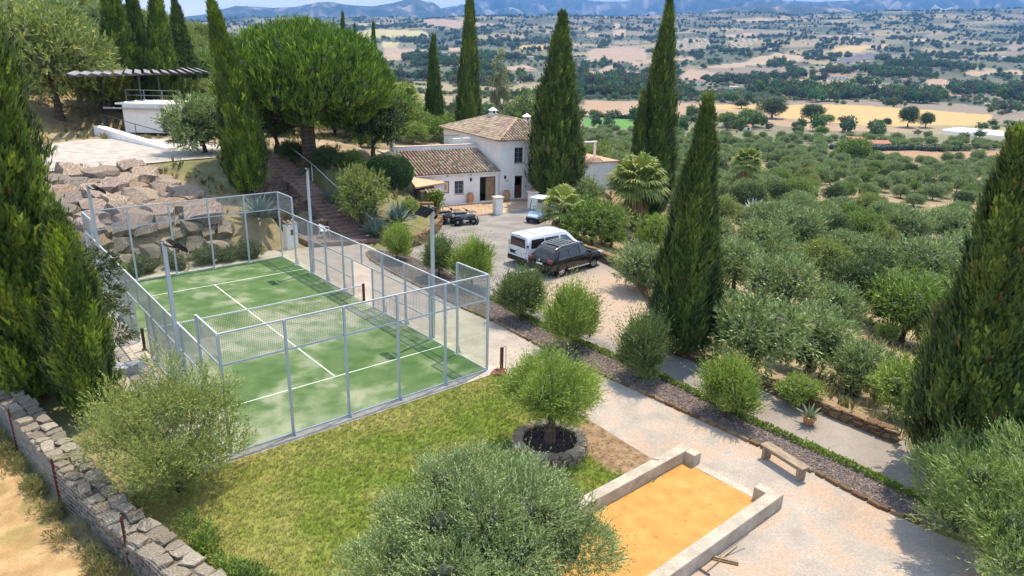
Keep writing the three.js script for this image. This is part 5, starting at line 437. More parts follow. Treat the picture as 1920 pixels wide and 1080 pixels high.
{ // golf cart facing the drive
  const c = thing('golf_cart', 'pale blue golf cart with black roof posts by the gate pillar', 'golf cart', [24.75, 0.008, -8.65], Math.PI + 0.36), P = paint(0xbcd0e2, { metalness: 0 }), dk = std(0x17191c);
  for (const [x, z] of [[-0.8, -0.46], [-0.8, 0.46], [0.85, -0.46], [0.85, 0.46]]) { const w = part('wheel', new THREE.TorusGeometry(0.15, 0.075, 10, 22).scale(1, 1, 1.2), MAT.rubber, c, [x, 0.225, z]); part('hub', new THREE.CylinderGeometry(0.1, 0.1, 0.12, 14).rotateX(Math.PI / 2), std(0xb9bec4), w); }
  part('front_cowl', creased(loft([[0.45, [[0.3, 0.52], [0.7, 0.54], [0.86, 0.48], [0.86, -0.48], [0.7, -0.54], [0.3, -0.52]]], [0.8, [[0.3, 0.54], [0.66, 0.55], [0.8, 0.44], [0.8, -0.44], [0.66, -0.55], [0.3, -0.54]]], [1.18, [[0.34, 0.46], [0.5, 0.48], [0.56, 0.36], [0.56, -0.36], [0.5, -0.48], [0.34, -0.46]]]])), P, c); part('front_bumper', new RoundedBoxGeometry(0.14, 0.16, 1.0, 2, 0.05).translate(1.18, 0.36, 0), dk, c); part('floor', new GB().box(-1.15, 0.28, -0.54, 0.5, 0.36, 0.54).geo(), dk, c); part('seat_base', new RoundedBoxGeometry(0.6, 0.34, 1.06, 2, 0.04).translate(-0.3, 0.52, 0), P, c); part('seat_cushion', new RoundedBoxGeometry(0.55, 0.12, 1.04, 3, 0.05).translate(-0.28, 0.74, 0), std(0xd8d3c8), c); part('seat_back', new RoundedBoxGeometry(0.12, 0.45, 1.04, 3, 0.05).translate(-0.6, 1.02, 0), std(0xd8d3c8), c); part('rear_body', new RoundedBoxGeometry(0.6, 0.4, 1.06, 2, 0.06).translate(-0.92, 0.56, 0), P, c); const rp = new GB(); for (const s of [-1, 1]) rp.tube([[0.5, 0.7, s * 0.52], [0.42, 1.3, s * 0.52], [0.3, 1.78, s * 0.48]], 0.02, 6).tube([[-0.75, 0.7, s * 0.52], [-0.8, 1.78, s * 0.48]], 0.02, 6); part('roof_posts', rp.geo(), dk, c); part('roof', new RoundedBoxGeometry(1.5, 0.06, 1.14, 3, 0.03).translate(-0.2, 1.81, 0), std(0xcfd2cf), c); part('windscreen', new GB().quad([0.49, 0.86, -0.5], [0.49, 0.86, 0.5], [0.32, 1.76, 0.46], [0.32, 1.76, -0.46]).geo(), MAT.glass, c); part('steering_wheel', new THREE.TorusGeometry(0.17, 0.018, 6, 20).rotateY(1.1).translate(0.22, 0.98, 0.25), dk, c);
}
// ---------------------------------------------------------------- foliage builders
const VIV = [1.1, 1.17, 0.92];
function crown(o) {
  const r = rng(o.seed), g = new GB(), B = o.blobs, cum = []; let tot = 0; for (const b of B) { tot += b[3] * b[5] + b[3] * b[4]; cum.push(tot); }
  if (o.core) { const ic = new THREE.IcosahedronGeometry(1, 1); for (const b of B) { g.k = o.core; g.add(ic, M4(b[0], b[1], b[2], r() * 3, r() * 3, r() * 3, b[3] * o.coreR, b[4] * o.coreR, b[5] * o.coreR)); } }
  const cc = [0, 1, 2].map((m) => B.reduce((q, b) => q + b[m], 0) / B.length), warp = o.warp ?? (B.length > 5 && B.length < 60 ? 0.26 : 0);
  const K = o.k, fan = o.fan ?? 0.9, depth = o.depth ?? 0.45, ns = o.ns ?? 1.1, c = [0, 0, 0];
  for (let i = 0; i < o.n; i++) {
    const w = r() * tot; let bi = 0; while (cum[bi] < w) bi++; const b = B[bi];
    let z = 2 * r() - 1; if (o.top) z = lerp(z, 1, o.top * r()); const a = r() * 6.2832, q = Math.sqrt(Math.max(0, 1 - z * z)), dx = q * Math.cos(a), dy = z, dz = q * Math.sin(a), rad = 1.05 - depth * r() * r();
    let px = b[0] + dx * rad * b[3], py = b[1] + dy * rad * b[4], pz = b[2] + dz * rad * b[5];
    if (warp) { const ex = px - cc[0], ey = py - cc[1], ez = pz - cc[2], l = Math.hypot(ex, ey, ez) || 1, wf = 1 + warp * (N3(ex / l * 1.5 + o.seed, ey / l * 1.5, ez / l * 1.5) + 0.5 * N3(ex / l * 3.4, ey / l * 3.4 + o.seed, ez / l * 3.4)); px = cc[0] + ex * wf; py = cc[1] + ey * wf; pz = cc[2] + ez * wf; }
    const nv = N3(px * ns, py * ns, pz * ns), mixv = clamp(0.5 + 0.45 * nv + (r() - 0.5) * 0.7), p0 = r() < (o.accent ?? 0) ? o.pal[2] : null, br = 0.78 + 0.44 * r();
    for (let m = 0; m < 3; m++) c[m] = VIV[m] * (p0 ? p0[m] : lerp(o.pal[0][m], o.pal[1][m], mixv)) * br;
    let tx = dx * o.out + (r() - 0.5) * o.rand, ty = dy * o.out + o.up + (r() - 0.5) * o.rand, tz = dz * o.out + (r() - 0.5) * o.rand, L = Math.hypot(tx, ty, tz) || 1; tx /= L; ty /= L; tz /= L;
    const tw = o.twig * (r() < (o.sprig ?? 0.1) ? 2.1 : 1) * (0.7 + 0.6 * r());
    for (let k = 0; k < K; k++) { const f = k / K * tw; let lx = tx + (r() - 0.5) * fan * 2, ly = ty + (r() - 0.5) * fan * 2, lz = tz + (r() - 0.5) * fan * 2; L = Math.hypot(lx, ly, lz) || 1; lx /= L; ly /= L; lz /= L; let sx = r() - 0.5, sy = r() - 0.5, sz = r() - 0.5; const d = sx * lx + sy * ly + sz * lz; sx -= d * lx; sy -= d * ly; sz -= d * lz; L = Math.hypot(sx, sy, sz) || 1; const v = 0.85 + 0.3 * r(); g.k = [c[0] * v, c[1] * v, c[2] * v]; g.leaf(px + tx * f, py + ty * f, pz + tz * f, lx, ly, lz, sx / L, sy / L, sz / L, o.L * (0.7 + 0.6 * r()), o.W); }
  }
  return g.geo({ color: true });
}
function blobsIn(seed, n, cx, cy, cz, rx, ry, rz, s0 = 0.3, s1 = 0.5, low = -0.35) { const r = rng(seed), B = []; for (let i = 0; i < n; i++) { const a = i * 2.39996 + r(), y = lerp(low, 1, (i + 0.5) / n), q = Math.sqrt(Math.max(0, 1 - y * y)) * (0.45 + 0.45 * r()), s = lerp(s0, s1, r()); B.push([cx + Math.cos(a) * q * rx, cy + y * ry * (0.45 + 0.42 * r()), cz + Math.sin(a) * q * rz, s * rx, s * ry * (0.85 + 0.25 * r()), s * rz]); } return B; }
function trunkGeo(seed, h, r0, blobs, nLimb = 5, forks = 1) { const r = rng(seed), g = new GB(); for (let f = 0; f < forks; f++) { const o = f ? (r() - 0.5) * r0 * 3 : 0, pts = [], rad = []; for (let i = 0; i <= 6; i++) { const t = i / 6; pts.push([o + (r() - 0.5) * r0 * 0.8 * t + o * t, -0.1 + (h + 0.1) * t, (r() - 0.5) * r0 * 0.8 * t + o * t * 0.6]); rad.push(r0 * (1.35 - 0.75 * t) * (i === 0 ? 1.3 : 1)); } g.tube(pts, rad, 9); const e = pts[pts.length - 1]; for (let i = 0; i < nLimb; i++) { const b = blobs[Math.floor((i + r() * 0.7) * blobs.length / nLimb) % blobs.length], m = [lerp(e[0], b[0], 0.45) + (r() - 0.5) * 0.3, lerp(e[1], b[1], 0.4), lerp(e[2], b[2], 0.45) + (r() - 0.5) * 0.3]; g.tube([[e[0], e[1] - 0.08 * h, e[2]], m, [lerp(m[0], b[0], 0.6), lerp(m[1], b[1], 0.6), lerp(m[2], b[2], 0.6)], [b[0], b[1] + b[4] * 0.4, b[2]]], [r0 * 0.55, r0 * 0.36, r0 * 0.22, r0 * 0.07], 6); } } return g.geo({ uv: true, smooth: false }); }
function tree(name, label, cat, crownG, trunkG, pos = [0, -500, 0], turn = 0, sc = 1, group, tm = MAT.bark) { const t = thing(name, label, cat, pos, turn, group); if (trunkG) part('trunk', trunkG, tm, t); part('crown', crownG, MAT.leaf, t); Array.isArray(sc) ? t.scale.set(...sc) : t.scale.setScalar(sc); return t; }
const PAL = { olive: [[0.13, 0.185, 0.06], [0.32, 0.385, 0.175], [0.46, 0.5, 0.31]], oliveWarm: [[0.15, 0.195, 0.04], [0.33, 0.37, 0.11], [0.44, 0.42, 0.15]], fresh: [[0.15, 0.225, 0.03], [0.35, 0.43, 0.08], [0.44, 0.48, 0.17]], green: [[0.095, 0.16, 0.025], [0.23, 0.32, 0.05], [0.35, 0.43, 0.08]], dark: [[0.045, 0.08, 0.022], [0.105, 0.155, 0.042], [0.16, 0.21, 0.06]], cyp: [[0.06, 0.11, 0.01], [0.18, 0.25, 0.02], [0.27, 0.34, 0.03]], cypDark: [[0.05, 0.095, 0.016], [0.14, 0.195, 0.034], [0.22, 0.28, 0.045]], pine: [[0.06, 0.125, 0.01], [0.18, 0.29, 0.02], [0.3, 0.4, 0.04]] };

// cypress: flame-shaped plumes around a tapering core
function cypressGeo(seed, h, R, n, L, W, pal, o = {}) {
  const r = rng(seed), g = new GB(), bend = o.bend ?? 0, prof = o.prof ?? ((t) => Math.pow(1 - Math.pow(t, 1.55), 1.05) * Math.min(1, 0.62 + 2.2 * t)); const rad = (t, a) => R * prof(t) * (1 + 0.24 * N3(Math.cos(a) * 1.6 + seed, Math.sin(a) * 1.6, t * h * 0.42) + 0.14 * N3(Math.cos(a) * 4, Math.sin(a) * 4 + seed, t * h * 1.1)) + 0.03;
  const ax = (t) => [bend * t * t * h * 0.1 + 0.1 * R * N2(t * 3, seed), bend * t * t * h * 0.05];
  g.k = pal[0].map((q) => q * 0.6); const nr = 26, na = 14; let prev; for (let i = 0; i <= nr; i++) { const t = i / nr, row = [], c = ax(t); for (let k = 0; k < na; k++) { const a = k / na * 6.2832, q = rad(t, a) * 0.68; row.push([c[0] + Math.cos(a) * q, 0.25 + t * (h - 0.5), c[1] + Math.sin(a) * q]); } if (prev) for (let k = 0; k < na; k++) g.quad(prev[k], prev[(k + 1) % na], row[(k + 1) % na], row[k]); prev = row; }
  for (let i = 0; i < n; i++) { let t; do { t = r(); } while (r() > prof(t) + 0.12); const a = r() * 6.2832, c = ax(t), stray = r() < 0.07, gap = N3(Math.cos(a) * 2.2, t * h * 0.9, Math.sin(a) * 2.2 + seed) > 0.42 ? 0.84 : 1, q = rad(t, a) * gap * (stray ? 1.08 + 0.14 * r() : 1.02 - 0.36 * r() * r()), px = c[0] + Math.cos(a) * q, py = 0.2 + t * (h - 0.3), pz = c[1] + Math.sin(a) * q; const nv = N3(px * 1.3, py * 0.5, pz * 1.3 + seed), mv = clamp(0.42 + 0.5 * nv + (r() - 0.5) * 0.6), hi = r() < (o.accent ?? 0.1) * 2.6 * smooth(-0.1, 0.6, nv), brown = r() < 0.012; const out = (o.out ?? 0.34) + 0.25 * r(); let dx = Math.cos(a) * out + (r() - 0.5) * 0.35, dy = 1, dz = Math.sin(a) * out + (r() - 0.5) * 0.35; let l = Math.hypot(dx, dy, dz); dx /= l; dy /= l; dz /= l; const br = 0.8 + 0.4 * r();
    for (let k = 0; k < 5; k++) { const f = k * L * 0.3; let lx = dx + (r() - 0.5) * 0.75, ly = dy + (r() - 0.5) * 0.4, lz = dz + (r() - 0.5) * 0.75; l = Math.hypot(lx, ly, lz); lx /= l; ly /= l; lz /= l; let sx = -Math.sin(a) + (r() - 0.5), sy = (r() - 0.5) * 0.6, sz = Math.cos(a) + (r() - 0.5); const d = sx * lx + sy * ly + sz * lz; sx -= d * lx; sy -= d * ly; sz -= d * lz; l = Math.hypot(sx, sy, sz) || 1; g.k = [0, 1, 2].map((m) => VIV[m] * 1.12 * (brown ? [0.2, 0.13, 0.05][m] : hi ? pal[2][m] : lerp(pal[0][m], pal[1][m], mv)) * br); g.leaf(px + dx * f, py + dy * f, pz + dz * f, lx, ly, lz, sx / l, sy / l, sz / l, L * (0.7 + 0.6 * r()), W); } }
  return g.geo({ color: true });
}
const poleTrunk = (h, r0) => new GB().tube([[0, -0.3, 0], [0.02, h * 0.3, 0], [0, h * 0.75, 0]], [r0 * 1.3, r0, r0 * 0.4], 9).geo({ uv: true });
const tipH = (p, tipRow) => { let lo = 0.5, hi = 40; for (let k = 0; k < 30; k++) { const m = (lo + hi) / 2, w = V(p[0] - CAM.x, p[1] + m - CAM.y, p[2] - CAM.z), y = 540 - FPX * w.dot(UP) / w.dot(FW); if (y > tipRow) lo = m; else hi = m; } return lo; };
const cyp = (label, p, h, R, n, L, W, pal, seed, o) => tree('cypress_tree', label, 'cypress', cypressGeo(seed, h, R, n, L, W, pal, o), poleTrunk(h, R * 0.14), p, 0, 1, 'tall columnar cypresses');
{
  let p = G(1274, 662); cyp('dense narrow cypress beside the end of the low stone wall', p, tipH(p, 188), 1.22, 11000, 0.24, 0.075, PAL.cypDark, 101, { accent: 0.12 });
  p = [12.25, -0.15, 24.75]; cyp('broad cypress past the far end of the low stone wall', p, tipH(p, 250), 1.8, 17000, 0.22, 0.075, PAL.cypDark, 102, { accent: 0.14, bend: -1.25 });
  p = [30.9, 0, -13.4]; cyp('broad cypress hiding the right end of the white farmhouse', p, tipH(p, 30), 2.25, 12000, 0.36, 0.12, PAL.cypDark, 103, { accent: 0.06 });
  p = TG(1218, 405); cyp('tall cypress behind the fan palm, with a smaller one touching it', p, tipH(p, 2), 1.95, 10000, 0.36, 0.12, PAL.cypDark, 104, { accent: 0.06 });
  p = TG(1188, 395); cyp('small slim cypress touching the tall one behind the palm', p, tipH(p, 175), 0.8, 3000, 0.34, 0.1, PAL.cypDark, 105);
  p = [6.1, H(6.1, -17.6), -17.6]; { const q = TG(466, 362, 35); cyp('leaning cypress in front of the umbrella pine', q, tipH(q, 8), 1.22, 12000, 0.3, 0.095, PAL.cyp, 106, { accent: 0.2, bend: -0.9 }); }
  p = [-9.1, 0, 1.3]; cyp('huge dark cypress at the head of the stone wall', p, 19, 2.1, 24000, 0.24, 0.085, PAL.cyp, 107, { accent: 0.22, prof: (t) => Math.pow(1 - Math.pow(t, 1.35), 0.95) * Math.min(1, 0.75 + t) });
  p = [-7.8, 0, 4.4]; cyp('smaller bright cypress in front of the huge dark one', p, tipH(p, 395), 0.86, 9000, 0.2, 0.07, PAL.cyp, 108, { accent: 0.3, prof: (t) => Math.pow(1 - Math.pow(t, 1.9), 0.9) * Math.min(1, 0.7 + t) });
  // shared prototypes for distant ones
  const A = cypressGeo(111, 14, 1.6, 6500, 0.4, 0.14, PAL.cypDark, { accent: 0.05 }), B = cypressGeo(112, 14, 1.5, 6500, 0.4, 0.14, PAL.cyp, { accent: 0.15, bend: -0.5 }), T = poleTrunk(14, 0.2);
  const far = (label, px, py, s0, tip, wpx, g) => { const d = ray(px, 200); const k = s0 / Math.hypot(d.x, d.z), x = CAM.x + d.x * k, z = CAM.z + d.z * k, q = [x, H(x, z), z], h = tipH(q, tip), w = wpx * depthOf(q) / FPX / 3.2; const t = tree('cypress_tree', label, 'cypress', g, T, q, px, [w, h / 14, w], 'tall columnar cypresses'); };
  far('thick cypress behind the pavilion, leftmost against the hillside', 245, 0, 94, -60, 62, B); far('cypress squeezed between two others behind the pavilion', 276, 0, 97, -55, 40, A); far('cypress with bright side behind the pavilion pergola', 312, 0, 93, -40, 52, B); far('slender cypress with bent tip beyond the pergola', 352, 0, 106, 2, 46, A);
  far('slim cypress above the palm left of the farmhouse', 813, 0, 88, 72, 34, A); far('tall slim cypress right behind the farmhouse roof', 880, 0, 80, -18, 42, A);
  far('dark cypress tip showing behind the umbrella pine, taller', 650, 0, 120, 28, 20, A); far('dark cypress tip behind the pine, shortest of the three', 672, 0, 130, 50, 14, A); far('dark cypress tip behind the right side of the pine', 705, 0, 110, 48, 20, A);
}
// feathery conifer between the cypresses and the court
{ const B = []; const r = rng(14); for (let i = 0; i < 26; i++) { const a = r() * 6.28, y = 1.5 + i * 0.16, q = (1.6 - 0.22 * (y - 1.5)) * (0.5 + 0.5 * r()); B.push([Math.cos(a) * q, y, Math.sin(a) * q, 0.5, 0.2, 0.5]); } tree('conifer_tree', 'dark feathery conifer with drooping sprays beside the court fence', 'conifer', crown({ seed: 15, blobs: B, n: 5200, k: 6, L: 0.13, W: 0.045, twig: 0.22, pal: [[0.04, 0.065, 0.02], [0.12, 0.15, 0.045], [0.22, 0.17, 0.05]], out: 1, up: -0.05, rand: 0.5, accent: 0.05, fan: 0.5 }), trunkGeo(16, 4.5, 0.14, B, 6), [-7.35, 0, 0.9], 0.5, 1.0); }
// umbrella pine
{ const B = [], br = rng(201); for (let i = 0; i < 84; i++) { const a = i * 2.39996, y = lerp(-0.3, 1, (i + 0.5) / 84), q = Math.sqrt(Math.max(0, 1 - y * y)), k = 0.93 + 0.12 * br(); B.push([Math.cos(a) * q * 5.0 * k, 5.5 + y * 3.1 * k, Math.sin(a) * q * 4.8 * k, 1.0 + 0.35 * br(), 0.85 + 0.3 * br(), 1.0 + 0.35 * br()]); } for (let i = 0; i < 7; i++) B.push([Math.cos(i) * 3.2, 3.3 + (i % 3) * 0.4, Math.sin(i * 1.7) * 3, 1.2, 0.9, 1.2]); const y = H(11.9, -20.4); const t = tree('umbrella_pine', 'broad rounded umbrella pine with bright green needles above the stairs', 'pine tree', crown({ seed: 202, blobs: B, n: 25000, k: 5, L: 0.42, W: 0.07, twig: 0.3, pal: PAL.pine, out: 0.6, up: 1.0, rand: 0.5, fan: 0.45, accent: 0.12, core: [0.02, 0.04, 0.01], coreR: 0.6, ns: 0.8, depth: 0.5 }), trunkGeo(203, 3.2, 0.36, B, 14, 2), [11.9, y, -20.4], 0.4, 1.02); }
// olives
const OB = [0, 1, 2, 3].map((i) => blobsIn(300 + i, 15, 0, 2.6, 0, 2.3, 1.7, 2.2, 0.36, 0.52, -0.6));
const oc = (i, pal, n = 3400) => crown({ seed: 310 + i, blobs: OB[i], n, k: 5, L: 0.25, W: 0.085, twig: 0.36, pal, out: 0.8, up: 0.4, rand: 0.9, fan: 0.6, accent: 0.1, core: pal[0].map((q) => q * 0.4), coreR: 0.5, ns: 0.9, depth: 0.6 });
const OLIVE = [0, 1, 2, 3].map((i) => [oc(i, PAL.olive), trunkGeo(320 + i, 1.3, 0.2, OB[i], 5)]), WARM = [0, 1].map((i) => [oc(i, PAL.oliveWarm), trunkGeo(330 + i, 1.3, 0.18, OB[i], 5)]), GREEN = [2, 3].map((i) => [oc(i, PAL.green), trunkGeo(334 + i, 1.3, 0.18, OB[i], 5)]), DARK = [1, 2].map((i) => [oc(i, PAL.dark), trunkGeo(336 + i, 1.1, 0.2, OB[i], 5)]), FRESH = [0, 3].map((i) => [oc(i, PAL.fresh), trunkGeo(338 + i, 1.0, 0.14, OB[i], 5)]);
const protoOf = new Map(); let pickN = 0;
function plant(kind, label, p, w, group, cat, sy = 1) { // w = crown width in metres (prototype about 5 m wide)
  const names = { OLIVE: 'olive_tree', WARM: 'olive_tree', GREEN: 'leafy_tree', DARK: 'holm_oak', FRESH: 'leafy_bush' }, set = { OLIVE, WARM, GREEN, DARK, FRESH }[kind], i = pickN++ % set.length, key = kind + i, s = w / 5; let t; const c = cat ?? { OLIVE: 'olive tree', WARM: 'olive tree', GREEN: 'tree', DARK: 'tree', FRESH: 'bush' }[kind];
  if (!protoOf.has(key)) { t = tree(names[kind], label, c, set[i][0], set[i][1], p, pickN * 1.3, [s, s * sy, s], group); protoOf.set(key, t); } else { t = copyOf(protoOf.get(key), p, pickN * 1.3, [s, s * sy, s], label, group); t.userData.category = c; if (!group) delete t.userData.group; } return t; }
const plantPx = (kind, label, px, py, wpx, group, sy, sink = 0) => { const p = TG(px, py, 14), w = wpx * depthOf(p) / FPX; p[1] -= sink * w; return plant(kind, label, p, w, group, undefined, sy); };
// big foreground trees
{
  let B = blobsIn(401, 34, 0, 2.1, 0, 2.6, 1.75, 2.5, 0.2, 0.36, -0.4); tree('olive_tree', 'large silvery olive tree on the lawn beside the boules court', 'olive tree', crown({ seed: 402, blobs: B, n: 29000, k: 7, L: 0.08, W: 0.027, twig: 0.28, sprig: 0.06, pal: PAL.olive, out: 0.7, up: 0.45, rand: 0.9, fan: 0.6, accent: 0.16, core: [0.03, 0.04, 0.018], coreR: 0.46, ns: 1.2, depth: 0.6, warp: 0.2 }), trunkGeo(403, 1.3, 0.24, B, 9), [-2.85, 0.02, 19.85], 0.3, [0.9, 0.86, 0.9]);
  B = blobsIn(411, 24, 0, 1.95, 0, 2.15, 1.9, 2.1, 0.2, 0.36, -0.95); tree('olive_tree', 'loose warm green olive tree beside the dry stone wall', 'olive tree', crown({ seed: 412, blobs: B, n: 7400, k: 7, L: 0.095, W: 0.024, twig: 0.26, pal: PAL.oliveWarm, out: 0.6, up: 0.5, rand: 0.8, fan: 0.6, accent: 0.08, depth: 0.95 }), trunkGeo(413, 0.45, 0.11, B, 11), [-6.75, 0, 11.0], 0.9, 1);
  B = blobsIn(421, 24, 0, 1.75, 0, 2.3, 1.5, 2.3, 0.26, 0.42, -0.6); tree('olive_tree', 'bushy bright olive at the end of the mulch bed', 'olive tree', crown({ seed: 422, blobs: B, n: 15000, k: 7, L: 0.105, W: 0.025, twig: 0.28, pal: [[0.13, 0.2, 0.05], [0.31, 0.39, 0.12], [0.44, 0.49, 0.24]], out: 0.7, up: 0.6, rand: 0.7, fan: 0.45, accent: 0.12, core: [0.045, 0.07, 0.02], coreR: 0.42, depth: 0.65 }), trunkGeo(423, 0.8, 0.16, B, 8), [8.45, 0, 27.0], 0.2, [1.05, 0.92, 1.05]);
  B = blobsIn(431, 18, 0, 1.85, 0, 1.5, 0.8, 1.4, 0.2, 0.36, -0.5); tree('olive_tree', 'trimmed young olive growing in the round stone planter', 'olive tree', crown({ seed: 432, blobs: B, n: 8500, k: 7, L: 0.11, W: 0.024, twig: 0.4, pal: PAL.fresh, out: 0.8, up: 0.35, rand: 0.8, fan: 0.45, accent: 0.1, core: [0.035, 0.06, 0.012], coreR: 0.4, depth: 0.6 }), trunkGeo(433, 0.85, 0.17, B, 8), [3.05, 0.24, 15.72], 1.1, 1);
  // bushes in the mulch bed
  const bush = [0, 1].map((i) => { const b = blobsIn(440 + i, 11, 0.08, 0.9, 0, 0.8, 1.0, 0.75, 0.16, 0.42, -0.7); return tree('shrub', 'x', 'shrub', crown({ seed: 444 + i, blobs: b, n: 3800, k: 8, L: 0.11, W: 0.03, twig: 0.48, sprig: 0.16, pal: i ? PAL.fresh : [[0.07, 0.12, 0.025], [0.19, 0.25, 0.075], [0.28, 0.3, 0.14]], out: 0.75, up: 0.95, rand: 0.8, fan: 0.5, accent: 0.14, core: [0.03, 0.05, 0.012], coreR: 0.3, depth: 0.8 }), trunkGeo(446 + i, 0.4, 0.06, b, 7), [0, 0, 0], 0, 1); });
  const spots = [[10.2, -5.4, 0.95, 1, 'loose shrub at the rounded end of the mulch bed'], [10.4, -1.2, 1.05, 0, 'shrub in the mulch bed beside another, opposite the court middle'], [10.9, 1.2, 1.02, 1, 'shrub in the mulch bed behind the court corner mesh'], [9.75, 6.6, 1.15, 0, 'upright shrub in the mulch bed opposite the black car'], [9.3, 10.7, 1.2, 1, 'shrub in the mulch bed facing the court corner'], [9.35, 14.2, 1.05, 0, 'rounded shrub in the mulch bed beside the narrow cypress'], [9.25, 18.1, 1.0, 1, 'shrub in the mulch bed facing the boules court']];
  spots.forEach(([x, z, s, k, l], i) => { if (i < 2) { const t = bush[1 - i]; t.position.set(x, 0.03, z); t.scale.setScalar(s); t.rotation.y = i; tag(t, l, 'shrub', 'shrubs along the mulch bed'); } else copyOf(bush[k], [x, 0.03, z], i * 2.1, [s, s * (0.95 + 0.1 * (i % 3)), s], l, 'shrubs along the mulch bed'); });
}
// low green border along the mulch bed
{ const B = []; for (let i = 4; i + 1 < mulchR.length; i++) { const a = mulchR[i], b = mulchR[i + 1], L = Math.hypot(b[0] - a[0], b[1] - a[1]), n = Math.round(L / 0.2); for (let k = 0; k < n; k++) B.push([lerp(a[0], b[0], k / n) - 0.08, 0.05, lerp(a[1], b[1], k / n), 0.13, 0.1, 0.13]); } const m = part('border_hedge', crown({ seed: 460, blobs: B, n: 5200, k: 3, L: 0.09, W: 0.05, twig: 0.06, pal: [[0.1, 0.17, 0.02], [0.26, 0.34, 0.035], [0.3, 0.36, 0.06]], out: 0.7, up: 0.6, rand: 0.6, accent: 0.1 }), MAT.leaf); tag(m, 'low bright green border plants along the driveway side of the bed', 'border plants', null, 'stuff'); }
// rosemary mounds behind the far glass wall
{ const B = blobsIn(470, 10, 0, 0.3, 0, 0.7, 0.42, 0.5, 0.4, 0.6, -0.3), g = [0, 1].map((i) => crown({ seed: 471 + i, blobs: B, n: 1500, k: 4, L: 0.13, W: 0.025, twig: 0.12, pal: i ? PAL.fresh : [[0.07, 0.085, 0.045], [0.17, 0.18, 0.1], [0.2, 0.2, 0.12]], out: 0.5, up: 0.8, rand: 0.5, accent: 0.08, core: [0.03, 0.04, 0.015], coreR: 0.8 })); [[-3.9, 1, 'bright green mound plant behind the glass'], [-2.5, 0, 'grey green rosemary mound behind the glass, next to the bright green one'], [-0.7, 0, 'grey green rosemary mound behind the glass by the second pole'], [1.1, 0, 'rosemary mound under the boulders near two others'], [2.3, 0, 'rosemary mound between two similar mounds'], [3.4, 0, 'rosemary mound below the bare earth bank']].forEach(([x, k, l], i) => tree('rosemary_bush', l, 'bush', g[k], null, [x, 0, -11.2], i, 0.95 + 0.15 * (i % 2), 'mounds behind the far glass wall')); }
// clipped round hedge, tree by stairs, small bank shrubs
{ const q = [17.0, H(17, -17.6) - 0.2, -17.6], B = [[0, 1.0, 0, 1.75, 1.35, 1.6]]; tree('clipped_bush', 'clipped rounded dark green bush beside the outhouse', 'bush', crown({ seed: 480, blobs: B, n: 9000, k: 3, L: 0.13, W: 0.05, twig: 0.06, pal: [[0.03, 0.085, 0.018], [0.06, 0.14, 0.03], [0.08, 0.17, 0.04]], out: 1, up: 0.1, rand: 0.5, depth: 0.1, core: [0.02, 0.05, 0.012], coreR: 0.97, ns: 2 }), null, q, 0, 1);
  const p = TG(676, 425, 30); plant('WARM', 'olive with twisted trunk on the bank beside the stairs', p, 3.3, undefined, undefined, 1.3); 
  const vn = crown({ seed: 482, blobs: blobsIn(483, 6, 0, 0.7, 0, 0.5, 0.6, 0.3, 0.4, 0.6), n: 500, k: 4, L: 0.16, W: 0.09, twig: 0.1, pal: [[0.13, 0.2, 0.02], [0.3, 0.36, 0.03], [0.3, 0.3, 0.05]], out: 0.8, up: 0.2, rand: 0.6, core: [0.06, 0.1, 0.01], coreR: 0.6 }); tree('climbing_vine', 'bright yellow green vine hanging on the stone outhouse', 'vine', vn, null, [19.7, 0.35, -15.3], 0, 1.1); }
// agaves
function agaveGeo(seed, n, L, pal) { const r = rng(seed), g = new GB(); for (let i = 0; i < n; i++) { const a = i * 2.39996, t = i / n, el = lerp(0.25, 1.45, t) + (r() - 0.5) * 0.15, l = L * (0.75 + 0.35 * r()), w = 0.075 * L; g.k = mix3(pal[0], pal[1], r()); let p = [Math.cos(a) * 0.06, 0.08, Math.sin(a) * 0.06]; const s = [-Math.sin(a), 0, Math.cos(a)]; let pw_ = w * 0.7, prev = null; for (let k = 0; k <= 5; k++) { const f = k / 5, e = el - f * f * 0.25 * (1 - t), wd = w * Math.sin(Math.PI * (0.25 + 0.75 * f)) + 0.004; const q = [p[0] + Math.cos(a) * Math.cos(e) * l / 5 * (k > 0), p[1] + Math.sin(e) * l / 5 * (k > 0), p[2] + Math.sin(a) * Math.cos(e) * l / 5 * (k > 0)]; const row = [[q[0] - s[0] * wd, q[1] + wd * 0.35, q[2] - s[2] * wd], [q[0], q[1], q[2]], [q[0] + s[0] * wd, q[1] + wd * 0.35, q[2] + s[2] * wd]]; if (prev) { g.quad(prev[0], prev[1], row[1], row[0]); g.quad(prev[1], prev[2], row[2], row[1]); } prev = row; p = q; } } return g.geo({ color: true }); }
